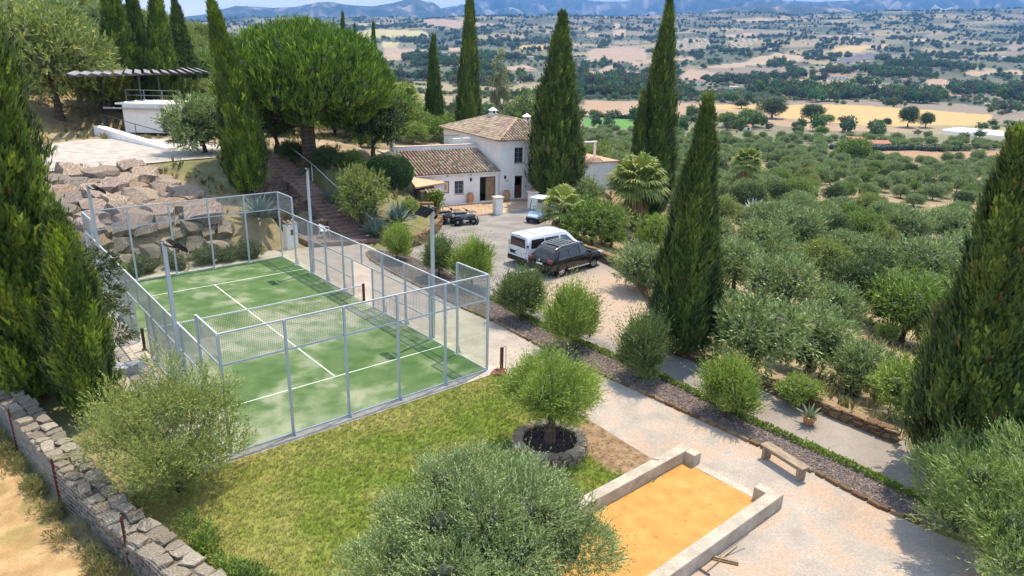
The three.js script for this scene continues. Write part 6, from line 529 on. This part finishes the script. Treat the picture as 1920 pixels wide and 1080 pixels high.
{ const g = agaveGeo(500, 44, 1.5, [[0.09, 0.15, 0.13], [0.17, 0.24, 0.21]]), g2 = agaveGeo(501, 44, 1.5, [[0.3, 0.33, 0.3], [0.5, 0.5, 0.46]]); const ag = (l, p, s, geo = g) => { const t = thing('agave', l, 'agave', p, p[0], 'blue green agaves'); part('leaves', geo, MAT.vcol, t); t.scale.setScalar(s); };
  ag('upright blue agave nearest the curved bed wall', TG(706, 446, 30), 1.05); ag('blue agave next to the round clipped bush', TG(745, 420, 30), 1.05); ag('blue agave half hidden behind the twisted olive trunk', TG(690, 408, 30), 0.9); ag('agave in shade beside the stair handrail', TG(620, 388, 30), 0.9); ag('spiky agave on the earth bank behind the glass corner', TG(490, 412, 36), 1.15); ag('agave clump with pale grey leaves on the slope', TG(1412, 405, 30), 1.6, g2);
  const pt = thing('potted_agave', 'small agave in a terracotta pot by the low stone wall', 'potted plant', [11.2, 0.01, 20.15]); part('pot', new THREE.LatheGeometry([[0.01, 0], [0.15, 0], [0.21, 0.26], [0.24, 0.26], [0.24, 0.31], [0.2, 0.31], [0.18, 0.26], [0.01, 0.25]].map(([a, b]) => new THREE.Vector2(a, b)), 20), MAT.terracotta, pt); const lv = part('leaves', agaveGeo(503, 22, 0.5, [[0.15, 0.2, 0.1], [0.28, 0.32, 0.18]]), MAT.vcol, pt, [0, 0.22, 0]); }
// fan palms
function palmCrown(seed, n, L, pal, dead) { const r = rng(seed), g = new GB(); for (let i = 0; i < n; i++) { const t = i / n, a = i * 2.39996 + r() * 0.4, el = dead ? -1.1 - 0.35 * r() : lerp(1.35, -0.4, Math.pow(t, 0.9)) + (r() - 0.5) * 0.2, pl = L * (dead ? 0.35 : 0.5 + 0.12 * r()), fr = L * (0.55 + 0.15 * r()); const d = V(Math.cos(a) * Math.cos(el), Math.sin(el), Math.sin(a) * Math.cos(el)), s = V(-Math.sin(a), 0, Math.cos(a)), up = s.clone().cross(d).normalize(); if (up.y < 0) up.negate(); const e = d.clone().multiplyScalar(pl); e.y -= dead ? 0 : 0.05 * L * t; const c0 = dead ? mix3([0.3, 0.2, 0.09], [0.5, 0.36, 0.18], r()) : mix3(pal[0], pal[1], clamp(r() * 0.7 + 0.35 * (1 - t))); g.k = c0.map((q) => q * 0.9); g.tube([[d.x * 0.1, d.y * 0.1, d.z * 0.1], e.toArray()], [0.022, 0.014], 4); const m = 21; for (let k = 0; k < m; k++) { const f = (k / (m - 1) - 0.5) * (dead ? 1.6 : 3.6), q = d.clone().multiplyScalar(Math.cos(f)).addScaledVector(s, Math.sin(f)).addScaledVector(up, -0.18 * Math.abs(Math.sin(f))).normalize(), ln = fr * (0.72 + 0.28 * Math.cos(f * 0.8)); const mid = e.clone().addScaledVector(q, ln * 0.62), tip = e.clone().addScaledVector(q, ln); tip.y -= ln * (0.16 + 0.25 * r()); const sd = q.clone().cross(up).normalize().multiplyScalar(fr * 0.058), ud = up.clone().multiplyScalar(fr * 0.02 * (k % 2 ? 1 : -1)); const A = mid.clone().add(sd).add(ud).toArray(), B = mid.clone().sub(sd).sub(ud).toArray(); g.k = c0.map((v) => v * (0.85 + 0.3 * r())); g.tri(e.toArray(), A, B); g.tri(A, tip.toArray(), B); } } return g.geo({ color: true }); }
function palm(label, p, h, L, n, seed, dead) { const t = thing('fan_palm', label, 'palm tree', p, seed, 'fan palms'); const g = new GB(), r = rng(seed), pts = [], rad = []; for (let i = 0; i <= 14; i++) { pts.push([0.05 * Math.sin(i), -0.2 + (h + 0.2) * i / 14, 0.04 * Math.cos(i * 1.3)]); rad.push(L * (i % 2 ? 0.135 : 0.115)); } g.tube(pts, rad, 9); for (let i = 0; i < 60; i++) { const a = i * 2.4, y = h * (0.1 + 0.85 * i / 60); g.box(Math.cos(a) * L * 0.12 - 0.04, y, Math.sin(a) * L * 0.12 - 0.04, Math.cos(a) * L * 0.15 + 0.03, y + 0.14, Math.sin(a) * L * 0.15 + 0.03); } part('trunk', g.geo({ uv: true }), MAT.bark, t); part('fronds', palmCrown(seed, n, L, [[0.15, 0.21, 0.03], [0.36, 0.43, 0.08]]), MAT.leaf, t, [0, h, 0]); if (dead) part('dead_fronds', palmCrown(seed + 1, dead, L, null, true), MAT.leaf, t, [0, h - 0.05, 0]); return t; }
palm('small fan palm in front of the golf cart', [24.3, 0, -5.6], 1.6, 1.7, 26, 601, 10); palm('large fan palm among shrubs beyond the parking wall', TG(1187, 432, 30), 4.3, 2.55, 46, 602, 22); palm('tall fan palm with brown skirt standing in the olive grove', TG(1392, 372, 30), 6.0, 2.7, 42, 603, 34); palm('palm with bushy crown behind the house terrace', (() => { const p = fromST(84, -13.6); return [p[0], H(p[0], p[1]) - 0.5, p[1]]; })(), 3.6, 2.3, 44, 604, 8); palm('low palm half hidden behind the narrow cypress', TG(1322, 590, 20), 0.6, 1.0, 18, 605, 0);
// ---------------------------------------------------------------- trees on the slopes, each where its foot meets the ground
{
  const P = plantPx;
  P('GREEN', 'big dense green tree overhanging the parking wall', 1108, 458, 105, undefined, 0.95, 0.1); P('FRESH', 'pale bushy tree right of the fan palm trunk', 1226, 470, 72, undefined, 1.1, 0.1); P('OLIVE', 'olive between the parking wall and narrow cypress', 1205, 545, 95, undefined, 1.1, 0.1); P('GREEN', 'green shrub on the parking wall behind the black car', 1145, 462, 52, undefined, 1, 0.1); P('OLIVE', 'olive at the foot of the broad house cypress', 1095, 395, 60, undefined, 1.1);
  const near = [['OLIVE', 1405, 700, 200], ['OLIVE', 1515, 700, 170], ['OLIVE', 1330, 640, 130], ['OLIVE', 1375, 545, 130], ['OLIVE', 1335, 470, 85], ['OLIVE', 1420, 500, 115], ['OLIVE', 1490, 475, 110], ['WARM', 1540, 530, 110], ['DARK', 1600, 590, 140], ['GREEN', 1690, 640, 170], ['OLIVE', 1720, 545, 130], ['OLIVE', 1790, 520, 110], ['OLIVE', 1690, 460, 95], ['OLIVE', 1770, 455, 85], ['DARK', 1560, 455, 70], ['OLIVE', 1605, 742, 140], ['FRESH', 1700, 790, 150], ['OLIVE', 1460, 590, 150], ['OLIVE', 1630, 520, 100], ['GREEN', 1610, 460, 85], ['OLIVE', 1870, 600, 160], ['OLIVE', 1900, 480, 120], ['OLIVE', 1860, 720, 190], ['WARM', 1350, 420, 70], ['OLIVE', 1440, 440, 85], ['GREEN', 1525, 425, 62], ['GREEN', 1590, 425, 60], ['WARM', 1770, 670, 120], ['FRESH', 1660, 640, 45], ['OLIVE', 1745, 600, 110], ['OLIVE', 1300, 560, 90], ['OLIVE', 1555, 620, 120]];
  const nearLabels = ['spreading olive right behind the end of the low stone wall', 'large olive overhanging the middle of the low stone wall', 'olive just behind the narrow cypress by the low wall', 'olive uphill between narrow cypress and fan palm', 'small olive below the pale agave clump', 'olive downhill of the pale agave clump', 'olive with open crown below the bright lawn patch', 'yellowish olive beside the dark oak on the slope', 'dark oak crown in the middle of the slope', 'large leafy green tree beside the dark oak on the slope', 'olive left of the leaning lattice mast', 'olive right of the leaning lattice mast', 'small olive uphill of the lattice mast', 'small olive beside the bare earth plot', 'small dark oak near the two bright orchard trees', 'olive leaning over the low stone wall near the potted agave', 'light green bushy tree at the end of the low stone wall', 'olive with wide crown behind the large olive by the wall', 'olive between the dark oak and the lattice mast', 'bright green orchard tree on the slope above the oak', 'olive behind the broad cypress at the wall end', 'olive beyond the broad cypress near the valley grove', 'low wide olive hidden behind the broad cypress', 'yellowish olive beside the pale agave clump', 'small olive above the pale agave clump', 'small orchard tree with visible trunk on the lawn patch', 'second small orchard tree near the lawn patch', 'yellowish olive on the bare earth below the mast', 'tiny pale bush on the bare earth path', 'olive under the foot of the lattice mast', 'olive touching the narrow cypress on its downhill side', 'olive next to the bare earth path on the slope'];
  near.forEach(([k, x, y, w], i) => P(k, nearLabels[i], x, y, w * 0.86, 'trees on the slope below the garden', 1, 0.06));
  P('FRESH', 'small flowering shrub with white blooms behind the low wall', 1492, 760, 75, undefined, 0.8);
  // upper terrace and hillside on the left
  P('WARM', 'gnarled spreading olive on the earth bank by the pergola', 112, 222, 190, undefined, 1.1); P('OLIVE', 'silvery olive overhanging the gravel pad by the leaning cypress', 384, 286, 125, undefined, 1.0, 0.14); P('DARK', 'dark tree in the shade behind the leaning cypress', 520, 285, 110, undefined, 1.1); P('WARM', 'olive in front of the pergola left end', 195, 215, 85, undefined, 1.2); P('DARK', 'dark olive below the right side of the umbrella pine', 700, 300, 110, undefined, 1.3); P('GREEN', 'fresh green tree behind the terrace palm', 745, 262, 70, undefined, 1.4);
  [['GREEN', 'leafy shrub behind the terrace parapet next to the palm', 722, 262, 60], ['FRESH', 'light green shrub below the terrace palm', 775, 268, 55], ['GREEN', 'green tree growing against the back of the tower', 815, 262, 62], ['FRESH', 'yellow green shrub on the slope above the terrace wall', 690, 275, 50], ['WARM', 'olive above the terrace between palm and slim cypress', 770, 248, 70], ['DARK', 'dark low shrub at the foot of the umbrella pine', 612, 312, 55], ['GREEN', 'small shrub on the bank between pine and clipped bush', 660, 318, 48], ['DARK', 'dark shrub in the shade left of the umbrella pine trunk', 548, 300, 52], ['FRESH', 'small bright shrub beside the stone steps', 768, 398, 34]].forEach(([k, l, x, y, w]) => P(k, l, x, y, w, undefined, 0.9, 0.16));
}
const treeMats = new Map();
// hillside and woodland individuals, then the grove on the right
{
  const r = rng(900), spots = [];
  const keep = [[1603, 272], [1641, 279], [1395, 246], [1840, 256]].map(([a, b]) => { const p = TG(a, b, 60), dx = p[0] - CAM.x, dz = p[2] - CAM.z; return [dx * SY - dz * CY, dx * CY + dz * SY]; });
  const ok = (x, z) => { const dx = x - CAM.x, dz = z - CAM.z, s = dx * SY - dz * CY, t = dx * CY + dz * SY; for (const [a, b] of keep) if (s > a - 34 && s < a + 8 && Math.abs(t - b * s / a) < 11) return false; return okk(x, z); }, okk = (x, z) => !(x > 18 && x < 44 && z < -10 && z > -34) && !inPoly(x, z, pad);
  for (let s = 66; s < 330; s += 5.6) for (let t = -0.85 * s; t < 7; t += 5.6) { const a = s + (r() - 0.5) * 4, b = t + (r() - 0.5) * 4, [x, z] = fromST(a, b); if (x < 18 && z > -62 && b > -52) continue; if (!ok(x, z) || x - pw(edgePts, z) > 0) continue; if (N2(x / 30 + 5, z / 30) > 0.55) continue; spots.push([a, x, z, b < -34 ? 'hill' : 'wood', 3.6 + r() * 2.4]); }
  for (let s = 62; s < 330; s += 7.2) for (let t = -0.1 * s; t < 0.86 * s; t += 7.2) { const a = s + (r() - 0.5) * 3.4, b = t + (r() - 0.5) * 3.4, [x, z] = fromST(a, b), e = x - pw(edgePts, z); if (e < 3 || !ok(x, z)) continue; if (fieldAt(x, z)) continue; if (N2(x / 26, z / 26 + 9) > 0.5) continue; spots.push([a, x, z, b < 0.1 * a ? 'wood' : 'grove', 3.1 + r() * 2.0]); }
  spots.sort((a, b) => a[0] - b[0]); const count = { hill: 0, wood: 0, grove: 0 }, max = { hill: 90, wood: 130, grove: 260 }, rest = [];
  const pickKind = { hill: ['WARM', 'OLIVE', 'WARM', 'GREEN', 'OLIVE'], wood: ['GREEN', 'WARM', 'OLIVE', 'DARK', 'GREEN', 'FRESH'], grove: ['OLIVE', 'OLIVE', 'OLIVE', 'WARM', 'OLIVE', 'OLIVE', 'GREEN', 'DARK'] };
  const LB = { hill: { OLIVE: 'grey green olive on the left hillside', WARM: 'yellowish olive on the left hillside', GREEN: 'green tree on the left hillside' }, wood: { GREEN: 'leafy green tree in the wood behind the farmhouse', WARM: 'yellowish tree in the wood behind the farmhouse', OLIVE: 'grey olive in the wood behind the farmhouse', DARK: 'dark evergreen in the wood behind the farmhouse', FRESH: 'bright green bush in the wood behind the farmhouse' }, grove: { OLIVE: 'grey green olive in the valley olive grove', WARM: 'yellowish olive in the valley olive grove', DARK: 'dark evergreen among the valley olives', GREEN: 'leafy green tree among the valley olives' } };
  const GP = { hill: 'trees on the left hillside', wood: 'trees behind the farmhouse', grove: 'olives in the valley grove' };
  for (const [s, x, z, k, w] of spots) { if (count[k]++ < max[k]) { const ks = pickKind[k], kd = ks[Math.floor(r() * ks.length)]; plant(kd, LB[k][kd], [x, H(x, z) - 0.1 * w, z], w, GP[k], undefined, 0.85 + 0.3 * r()); } else rest.push([x, z, w, k]); }
  // farther trees: small leafy clumps
  const mini = [0, 1, 2].map((i) => { const b = blobsIn(950 + i, 6, 0, 0.5, 0, 0.5, 0.42, 0.5, 0.4, 0.58, -0.5); return crown({ seed: 955 + i, blobs: b, n: 120, k: 3, L: 0.17, W: 0.09, twig: 0.08, pal: [[0.75, 0.75, 0.75], [1.15, 1.15, 1.15], [1.2, 1.2, 1.2]], out: 0.8, up: 0.4, rand: 0.6, core: [0.6, 0.6, 0.6], coreR: 0.85, ns: 3 }); });
  const list = [[], [], []], pal = { olive: [0.19, 0.22, 0.13], green: [0.12, 0.18, 0.055], dark: [0.11, 0.15, 0.07], warm: [0.22, 0.23, 0.09] };
  const add = (x, z, w, c, sy = 0.9) => list[Math.floor(r() * 3)].push([x, H(x, z), z, w, sy, c.map((q) => q * (0.75 + 0.5 * r()))]);
  const inst = new Map(); const put = (key, q) => { if (!inst.has(key)) inst.set(key, []); inst.get(key).push(q); };
  for (const [x, z, w, k] of rest) if (k === 'grove' || k === 'wood') put('g' + Math.floor(r() * 4), [x, z, w]); else if (k === 'hill') put('h' + Math.floor(r() * 2), [x, z, w]); else add(x, z, w * 0.95, k === 'grove' ? pal.olive : r() < 0.5 ? pal.green : pal.warm);
  for (const [key, l] of inst) { const src = key[0] === 'g' ? OLIVE[+key[1]] : WARM[+key[1]], im = new THREE.InstancedMesh(src[0], MAT.leaf, l.length); l.forEach(([x, z, w], i) => im.setMatrixAt(i, M4(x, H(x, z) - 0.1 * w, z, 0, i * 1.9, 0, w / 5, w / 5 * (0.8 + 0.3 * r()), w / 5))); im.name = numbered(key[0] === 'g' ? 'olive_grove' : 'hillside_trees'); im.castShadow = im.receiveShadow = true; tag(im, key[0] === 'g' ? 'olive grove reaching from the garden to the golden fields' : 'dense trees covering the back of the left hillside', 'trees', null, 'stuff'); scene.add(im); }
  // valley: scattered, clustered and in rows
  let tries = 0; while (tries++ < 66000) { const s = 330 + Math.pow(r(), 1.35) * 3900, t = (r() * 2 - 1) * 0.8 * s, [x, z] = fromST(s, t); const F = fieldAt(x, z); if (F && !(F.st && r() < 0.15)) continue; const d = fbm(x / 190 + 4, z / 190, 4) + 0.35 * N2(x / 60, z / 60); const cell = N2(Math.floor(x / 130 + 0.6 * N2(x / 300, z / 300)) * 3.7, Math.floor(z / 170 + 0.6 * N2(z / 300, x / 300)) * 5.3); const pr = (cell > 0.1 || cell < -0.45 ? 0.015 : 0.26) + smooth(0.0, 0.5, d) * (s < 560 ? 0.03 : s < 700 ? 0.35 : 0.9); if (r() > pr) continue; const big = d > 0.25; add(x, z, big ? (s < 650 ? 5 + r() * 3 : 6 + r() * 6) : 3.6 + r() * 2.6, big ? (r() < 0.6 ? pal.dark : pal.green) : (r() < 0.6 ? pal.olive : pal.green), big ? 0.95 + 0.4 * r() : 0.8); }
  // orchard rows below the upper fields
  const rows = [1320, 172, 1440, 171, 1478, 192, 1400, 192, 1300, 190], rp = []; for (let i = 0; i < rows.length; i += 2) { const q = TG(rows[i], rows[i + 1], 60); rp.push([q[0], q[2]]); } const bb = bboxOf(rp); for (let x = bb[0]; x < bb[2]; x += 8) for (let z = bb[1]; z < bb[3]; z += 8) if (inPoly(x, z, rp)) add(x, z, 4.4, pal.olive);
  list.forEach((l, i) => { const im = new THREE.InstancedMesh(mini[i], new THREE.MeshStandardMaterial({ vertexColors: true, roughness: 0.95, side: THREE.DoubleSide }), l.length), c = new THREE.Color(); l.forEach((q, k) => { im.setMatrixAt(k, M4(q[0], q[1] - 0.05 * q[3], q[2], 0, k * 1.7, 0, q[3], q[3] * q[4], q[3])); c.setRGB(...q[5]); im.setColorAt(k, c); }); im.name = ['valley_trees', 'valley_olives', 'valley_hedgerows'][i]; im.castShadow = im.receiveShadow = true; tag(im, ['distant trees covering the valley floor and far slopes', 'distant olive trees spread over the valley fields', 'distant hedges and copses between the valley fields'][i], 'trees', null, 'stuff'); scene.add(im); });
  console.log('spots', count, 'rest', rest.length, 'valley', list.map((l) => l.length));
}
// oaks standing in the golden field, bright trees at its edge, hedges
{
  const P = (k, l, px, py, w, sy) => { const p = TG(px, py, 60); plant(k, l, p, w * depthOf(p) / FPX, undefined, undefined, sy); };
  P('DARK', 'wide dark oak standing alone in the golden field', 1447, 222, 50, 0.75); P('DARK', 'dark oak in the golden field with a green bush', 1521, 230, 36, 1); P('GREEN', 'green bush beside the oak in the golden field', 1549, 233, 24, 0.8); P('DARK', 'tall dark oak in the golden field, nearest the greenhouses', 1701, 239, 32, 1.3); P('DARK', 'round dark oak in the golden field edge', 1735, 239, 26, 1.1); P('DARK', 'flat dark shrub at the top of the golden field', 1390, 203, 26, 0.6); P('DARK', 'small dark tree pair at the golden field track', 1662, 237, 16, 1); P('GREEN', 'bright round tree at the lower edge of the tan field', 1402, 238, 42, 0.8); P('GREEN', 'dark green round tree at the lower field edge', 1362, 238, 36, 0.8); P('GREEN', 'big bright leafy tree standing above the olive grove', 1600, 308, 60, 0.85); P('GREEN', 'light green tree among olives on the valley edge', 1540, 255, 24, 0.8);
  const hg = (l, pts) => { const B = []; for (let i = 0; i + 1 < pts.length; i++) for (let k = 0; k < 26; k++) { const x = lerp(pts[i][0], pts[i + 1][0], k / 26), z = lerp(pts[i][2], pts[i + 1][2], k / 26); B.push([x, H(x, z) + 0.8, z, 1.6, 1.3, 1.6]); } const t = thing('clipped_hedge', l, 'hedge'); part('foliage', crown({ seed: 970, blobs: B, n: 1500, k: 3, L: 0.7, W: 0.35, twig: 0.2, pal: [[0.02, 0.05, 0.015], [0.045, 0.09, 0.03], [0.06, 0.1, 0.03]], out: 0.8, up: 0.4, rand: 0.6, core: [0.02, 0.045, 0.014], coreR: 0.95 }), MAT.leaf, t); };
  hg('dark straight hedge below the red roofed farmhouses', [TG(1560, 280, 60), TG(1680, 282, 60), TG(1800, 281, 60)]); hg('dark hedge between the green plot and tan field', [TG(1120, 218, 60), TG(1180, 223, 60), TG(1215, 230, 60)]);
}
// ---------------------------------------------------------------- valley houses, greenhouses
{
  const wm = std(0xe6e4de), rm = std(0xa8745c), wn = std(0x3b4046);
  const house = (px, py, wpx, hpx, label, roof = rm, group) => { const p = TG(px, py, 60), d = depthOf(p), w = wpx * d / FPX, h = Math.max(2.6, hpx * d / FPX * 0.7), dep = w * 0.6, t = thing('valley_house', label, 'house', p, -YAW + ((px * 7) % 10 - 5) * 0.06, group); part('wall', new GB().box(-w / 2, -1.5, -dep / 2, w / 2, h, dep / 2).geo(), wm, t); const e = 0.3, rh = h * 0.4; part('roof', new GB().quad([-w / 2 - e, h - 0.1, dep / 2 + e], [w / 2 + e, h - 0.1, dep / 2 + e], [w / 2 + e, h + rh, 0], [-w / 2 - e, h + rh, 0]).quad([w / 2 + e, h - 0.1, -dep / 2 - e], [-w / 2 - e, h - 0.1, -dep / 2 - e], [-w / 2 - e, h + rh, 0], [w / 2 + e, h + rh, 0]).tri([-w / 2, h - 0.1, dep / 2], [-w / 2, h - 0.1, -dep / 2], [-w / 2, h + rh - 0.05, 0]).tri([w / 2, h - 0.1, -dep / 2], [w / 2, h - 0.1, dep / 2], [w / 2, h + rh - 0.05, 0]).geo(), roof, t); const n = Math.min(4, Math.max(1, Math.round(w / 4))); for (let i = 0; i < n; i++) { const x = (i + 0.5) / n * w - w / 2; part('window', new GB().box(x - 0.5, h * 0.35, dep / 2, x + 0.5, h * 0.75, dep / 2 + 0.06).geo(), wn, t); } };
  house(1603, 272, 34, 11, 'white farmhouse with red tiled roof above the dark hedge'); house(1641, 279, 42, 11, 'longer white farmhouse with red roof next to its neighbour');
  house(1395, 246, 22, 7, 'small house with pinkish roof at the tan field edge'); house(1114, 217, 14, 7, 'little white house beside the green plot');
  const gp = 'small houses scattered over the far valley', lb = 'small white house scattered across the far valley'; for (const [x, y, w, h] of [[1312, 158, 12, 9], [1354, 161, 10, 6], [1330, 173, 24, 6], [1376, 167, 16, 6], [1440, 96, 12, 5], [1570, 148, 26, 8], [1523, 99, 18, 5], [1608, 66, 12, 4], [1740, 72, 13, 5], [1808, 74, 10, 5], [1804, 116, 16, 6], [1862, 107, 14, 6], [1884, 113, 22, 7], [1705, 119, 10, 5], [1770, 183, 12, 6], [1790, 184, 18, 6], [1668, 196, 12, 6], [1695, 152, 12, 5], [1676, 132, 20, 6], [994, 112, 14, 7], [1000, 137, 22, 4], [820, 99, 34, 4], [856, 72, 8, 4], [1188, 152, 18, 6], [1140, 43, 9, 4], [1245, 45, 8, 4], [1385, 47, 10, 4], [1412, 51, 12, 4], [1470, 40, 10, 4], [1610, 57, 12, 4], [1660, 44, 8, 3], [1880, 48, 22, 4], [1840, 62, 14, 3], [1915, 42, 12, 3], [730, 40, 7, 3], [915, 64, 8, 4], [1100, 116, 10, 5], [1545, 130, 14, 5], [1490, 124, 9, 4], [1850, 200, 10, 5]]) house(x, y, w, h, lb, ((x * 3 + y) % 5) < 2 ? std(0xb9aa98) : rm, gp);
  const gh = thing('greenhouse', 'long white plastic greenhouses at the edge of the fields', 'greenhouse'); for (let i = 0; i < 4; i++) { const a = TG(1768 + i * 8, 248 - i * 1.2, 60), b = TG(1905 + i * 8, 261 - i * 1.6, 60); part('tunnel', new GB().tube([[a[0], a[1], a[2]], [b[0], b[1], b[2]]], 1.9, 10).geo(), std(0xdfe3e6, { roughness: 0.5 }), gh); }
}
// dead poplar behind the house, metal lattice mast among the olives
{
  const p = fromST(92, -2.2), y = H(p[0], p[1]), r = rng(990), g = new GB(), tips = []; for (let k = 0; k < 5; k++) { const o = (k - 2) * 0.55 + (r() - 0.5) * 0.3, h = 12 + r() * 3 - Math.abs(k - 2) * 2.2, pts = []; for (let i = 0; i <= 6; i++) pts.push([o * i / 6 * 1.5 + (r() - 0.5) * 0.15, h * i / 6, (r() - 0.5) * 1.2 * i / 6]); g.tube(pts, [0.24, 0.2, 0.17, 0.13, 0.1, 0.06, 0.03], 6); for (let j = 0; j < 26; j++) { const f = 0.25 + 0.72 * r(), q = pts[Math.floor(f * 6)], a = r() * 6.28, l = 0.8 + r() * 1.2; g.tube([q, [q[0] + Math.cos(a) * l * 0.3, q[1] + l, q[2] + Math.sin(a) * l * 0.3]], [0.03, 0.008], 4); if (f > 0.55) tips.push([q[0] + Math.cos(a) * 0.2, q[1] + l * 0.7, q[2] + Math.sin(a) * 0.2, 0.3, 0.5, 0.3]); } }
  const t = thing('bare_poplar', 'half dead upright poplar with bare grey branches behind the roof', 'tree', [p[0], y, p[1]]); part('trunk', g.geo(), std(0xb3a897), t); part('crown', crown({ seed: 991, blobs: tips, n: 1500, k: 3, L: 0.22, W: 0.13, twig: 0.2, pal: [[0.2, 0.22, 0.12], [0.38, 0.39, 0.24], [0.4, 0.4, 0.28]], out: 0.6, up: 0.3, rand: 0.8 }), MAT.leaf, t);
  const q = fromST(86, 0.6), B = blobsIn(995, 18, 0, 4.2, 0, 2.6, 3.6, 2.6, 0.26, 0.4, -0.8); tree('poplar_tree', 'airy pale green tree behind the farmhouse chimneys', 'tree', crown({ seed: 996, blobs: B, n: 5200, k: 4, L: 0.24, W: 0.14, twig: 0.3, pal: [[0.13, 0.19, 0.05], [0.27, 0.33, 0.14], [0.34, 0.4, 0.2]], out: 0.7, up: 0.3, rand: 0.9, accent: 0.15, depth: 0.9 }), trunkGeo(997, 3, 0.18, B, 8), [q[0], H(q[0], q[1]), q[1]], 0, 1);
  const m = TG(1745, 505, 20), M = thing('lattice_mast', 'thin leaning metal lattice mast among the olive trees', 'mast', m), mg = new GB(), w = 0.2, hh = 3.6; for (const [a, b] of [[-1, -1], [1, -1], [1, 1], [-1, 1]]) mg.beam([a * w, -0.2, b * w], [a * w * 0.7 + 0.5, hh, b * w * 0.7], 0.04); for (let i = 0; i < 9; i++) { const y0 = i * hh / 9, y1 = (i + 1) * hh / 9, x0 = 0.5 * y0 / hh, x1 = 0.5 * y1 / hh; for (const b of [-1, 1]) mg.beam([x0 - w, y0, b * w], [x1 + w * 0.8, y1, b * w], 0.025).beam([x0 + w, y0, b * w], [x1 - w * 0.8, y1, b * w], 0.025).beam([x0 + b * w, y0, -w], [x1 + b * w, y1, w * 0.8], 0.025); } part('lattice', mg.geo(), MAT.steel, M);
}
// weeds against the stone wall and on the track
{ const r = rng(1001), B = []; for (let i = 0; i < 60; i++) { const f = r(), z = lerp(3, 16.5, f), x = lerp(-10.6, -8.25, f) - 0.1 - r() * r() * 0.7; B.push([x, 0.08, z, 0.14 + 0.12 * r(), 0.12 + 0.1 * r(), 0.16]); } const m = part('weeds', crown({ seed: 1002, blobs: B, n: 2600, k: 4, L: 0.16, W: 0.018, twig: 0.08, pal: [[0.12, 0.13, 0.04], [0.3, 0.26, 0.1], [0.3, 0.3, 0.08]], out: 0.5, up: 0.9, rand: 0.7 }), MAT.leaf); tag(m, 'dry weeds and grass tufts along the foot of the wire fence', 'weeds', null, 'stuff');
  const B2 = []; for (let i = 0; i < 16; i++) { const f = r() * 0.5 + 0.45, z = lerp(9, 17.2, f), x = lerp(-8.15, -6.75, f) + r() * 0.5; B2.push([x, 0.2, z, 0.25, 0.25 + 0.15 * r(), 0.25]); } const m2 = part('wall_plants', crown({ seed: 1003, blobs: B2, n: 1100, k: 5, L: 0.16, W: 0.03, twig: 0.14, pal: PAL.green, out: 0.6, up: 0.7, rand: 0.6 }), MAT.leaf); tag(m2, 'green ground plants growing along the inside of the stone wall', 'plants', null, 'stuff'); }
// dry tufts on banks and slopes
{ const r = rng(1010), g = new GB(); for (let i = 0; i < 12; i++) { const a = r() * 6.28, t = 0.3 + 0.7 * r(); g.leaf((r() - 0.5) * 0.15, 0, (r() - 0.5) * 0.15, Math.cos(a) * t, 1, Math.sin(a) * t, -Math.sin(a), 0, Math.cos(a), 0.3 + 0.2 * r(), 0.05); } const N = 9000, im = new THREE.InstancedMesh(g.geo(), new THREE.MeshStandardMaterial({ roughness: 0.95, side: THREE.DoubleSide }), N), c = new THREE.Color(); let k = 0, guard = 0; while (k < N && guard++ < 400000) { const s = 12 + Math.pow(r(), 0.8) * 110, t = (r() * 2 - 1) * 0.85 * s, [x, z] = fromST(s, t), e = x - pw(edgePts, z), b = pw(bankPts, x) - z; if (!((e > 0.7) || (b > 0.4 && !(x > 18 && x < 42 && z > -34)) ) || inPoly(x, z, pad) || (x > 6.5 && x < 12 && z > -23 && b > 0 && e < 0)) continue; if (N2(x / 6, z / 6) < -0.1) continue; im.setMatrixAt(k, M4(x, H(x, z) - 0.05, z, 0, r() * 6, 0, 0.5 + r() * 0.9)); const q = mix3([0.1, 0.13, 0.04], [0.36, 0.28, 0.12], r()); c.setRGB(...q); im.setColorAt(k, c); k++; } im.count = k; im.name = 'dry_grass'; im.castShadow = im.receiveShadow = true; tag(im, 'dry grass tufts scattered on the banks and slopes', 'grass', null, 'stuff'); scene.add(im); }
renderer.render(scene, camera);
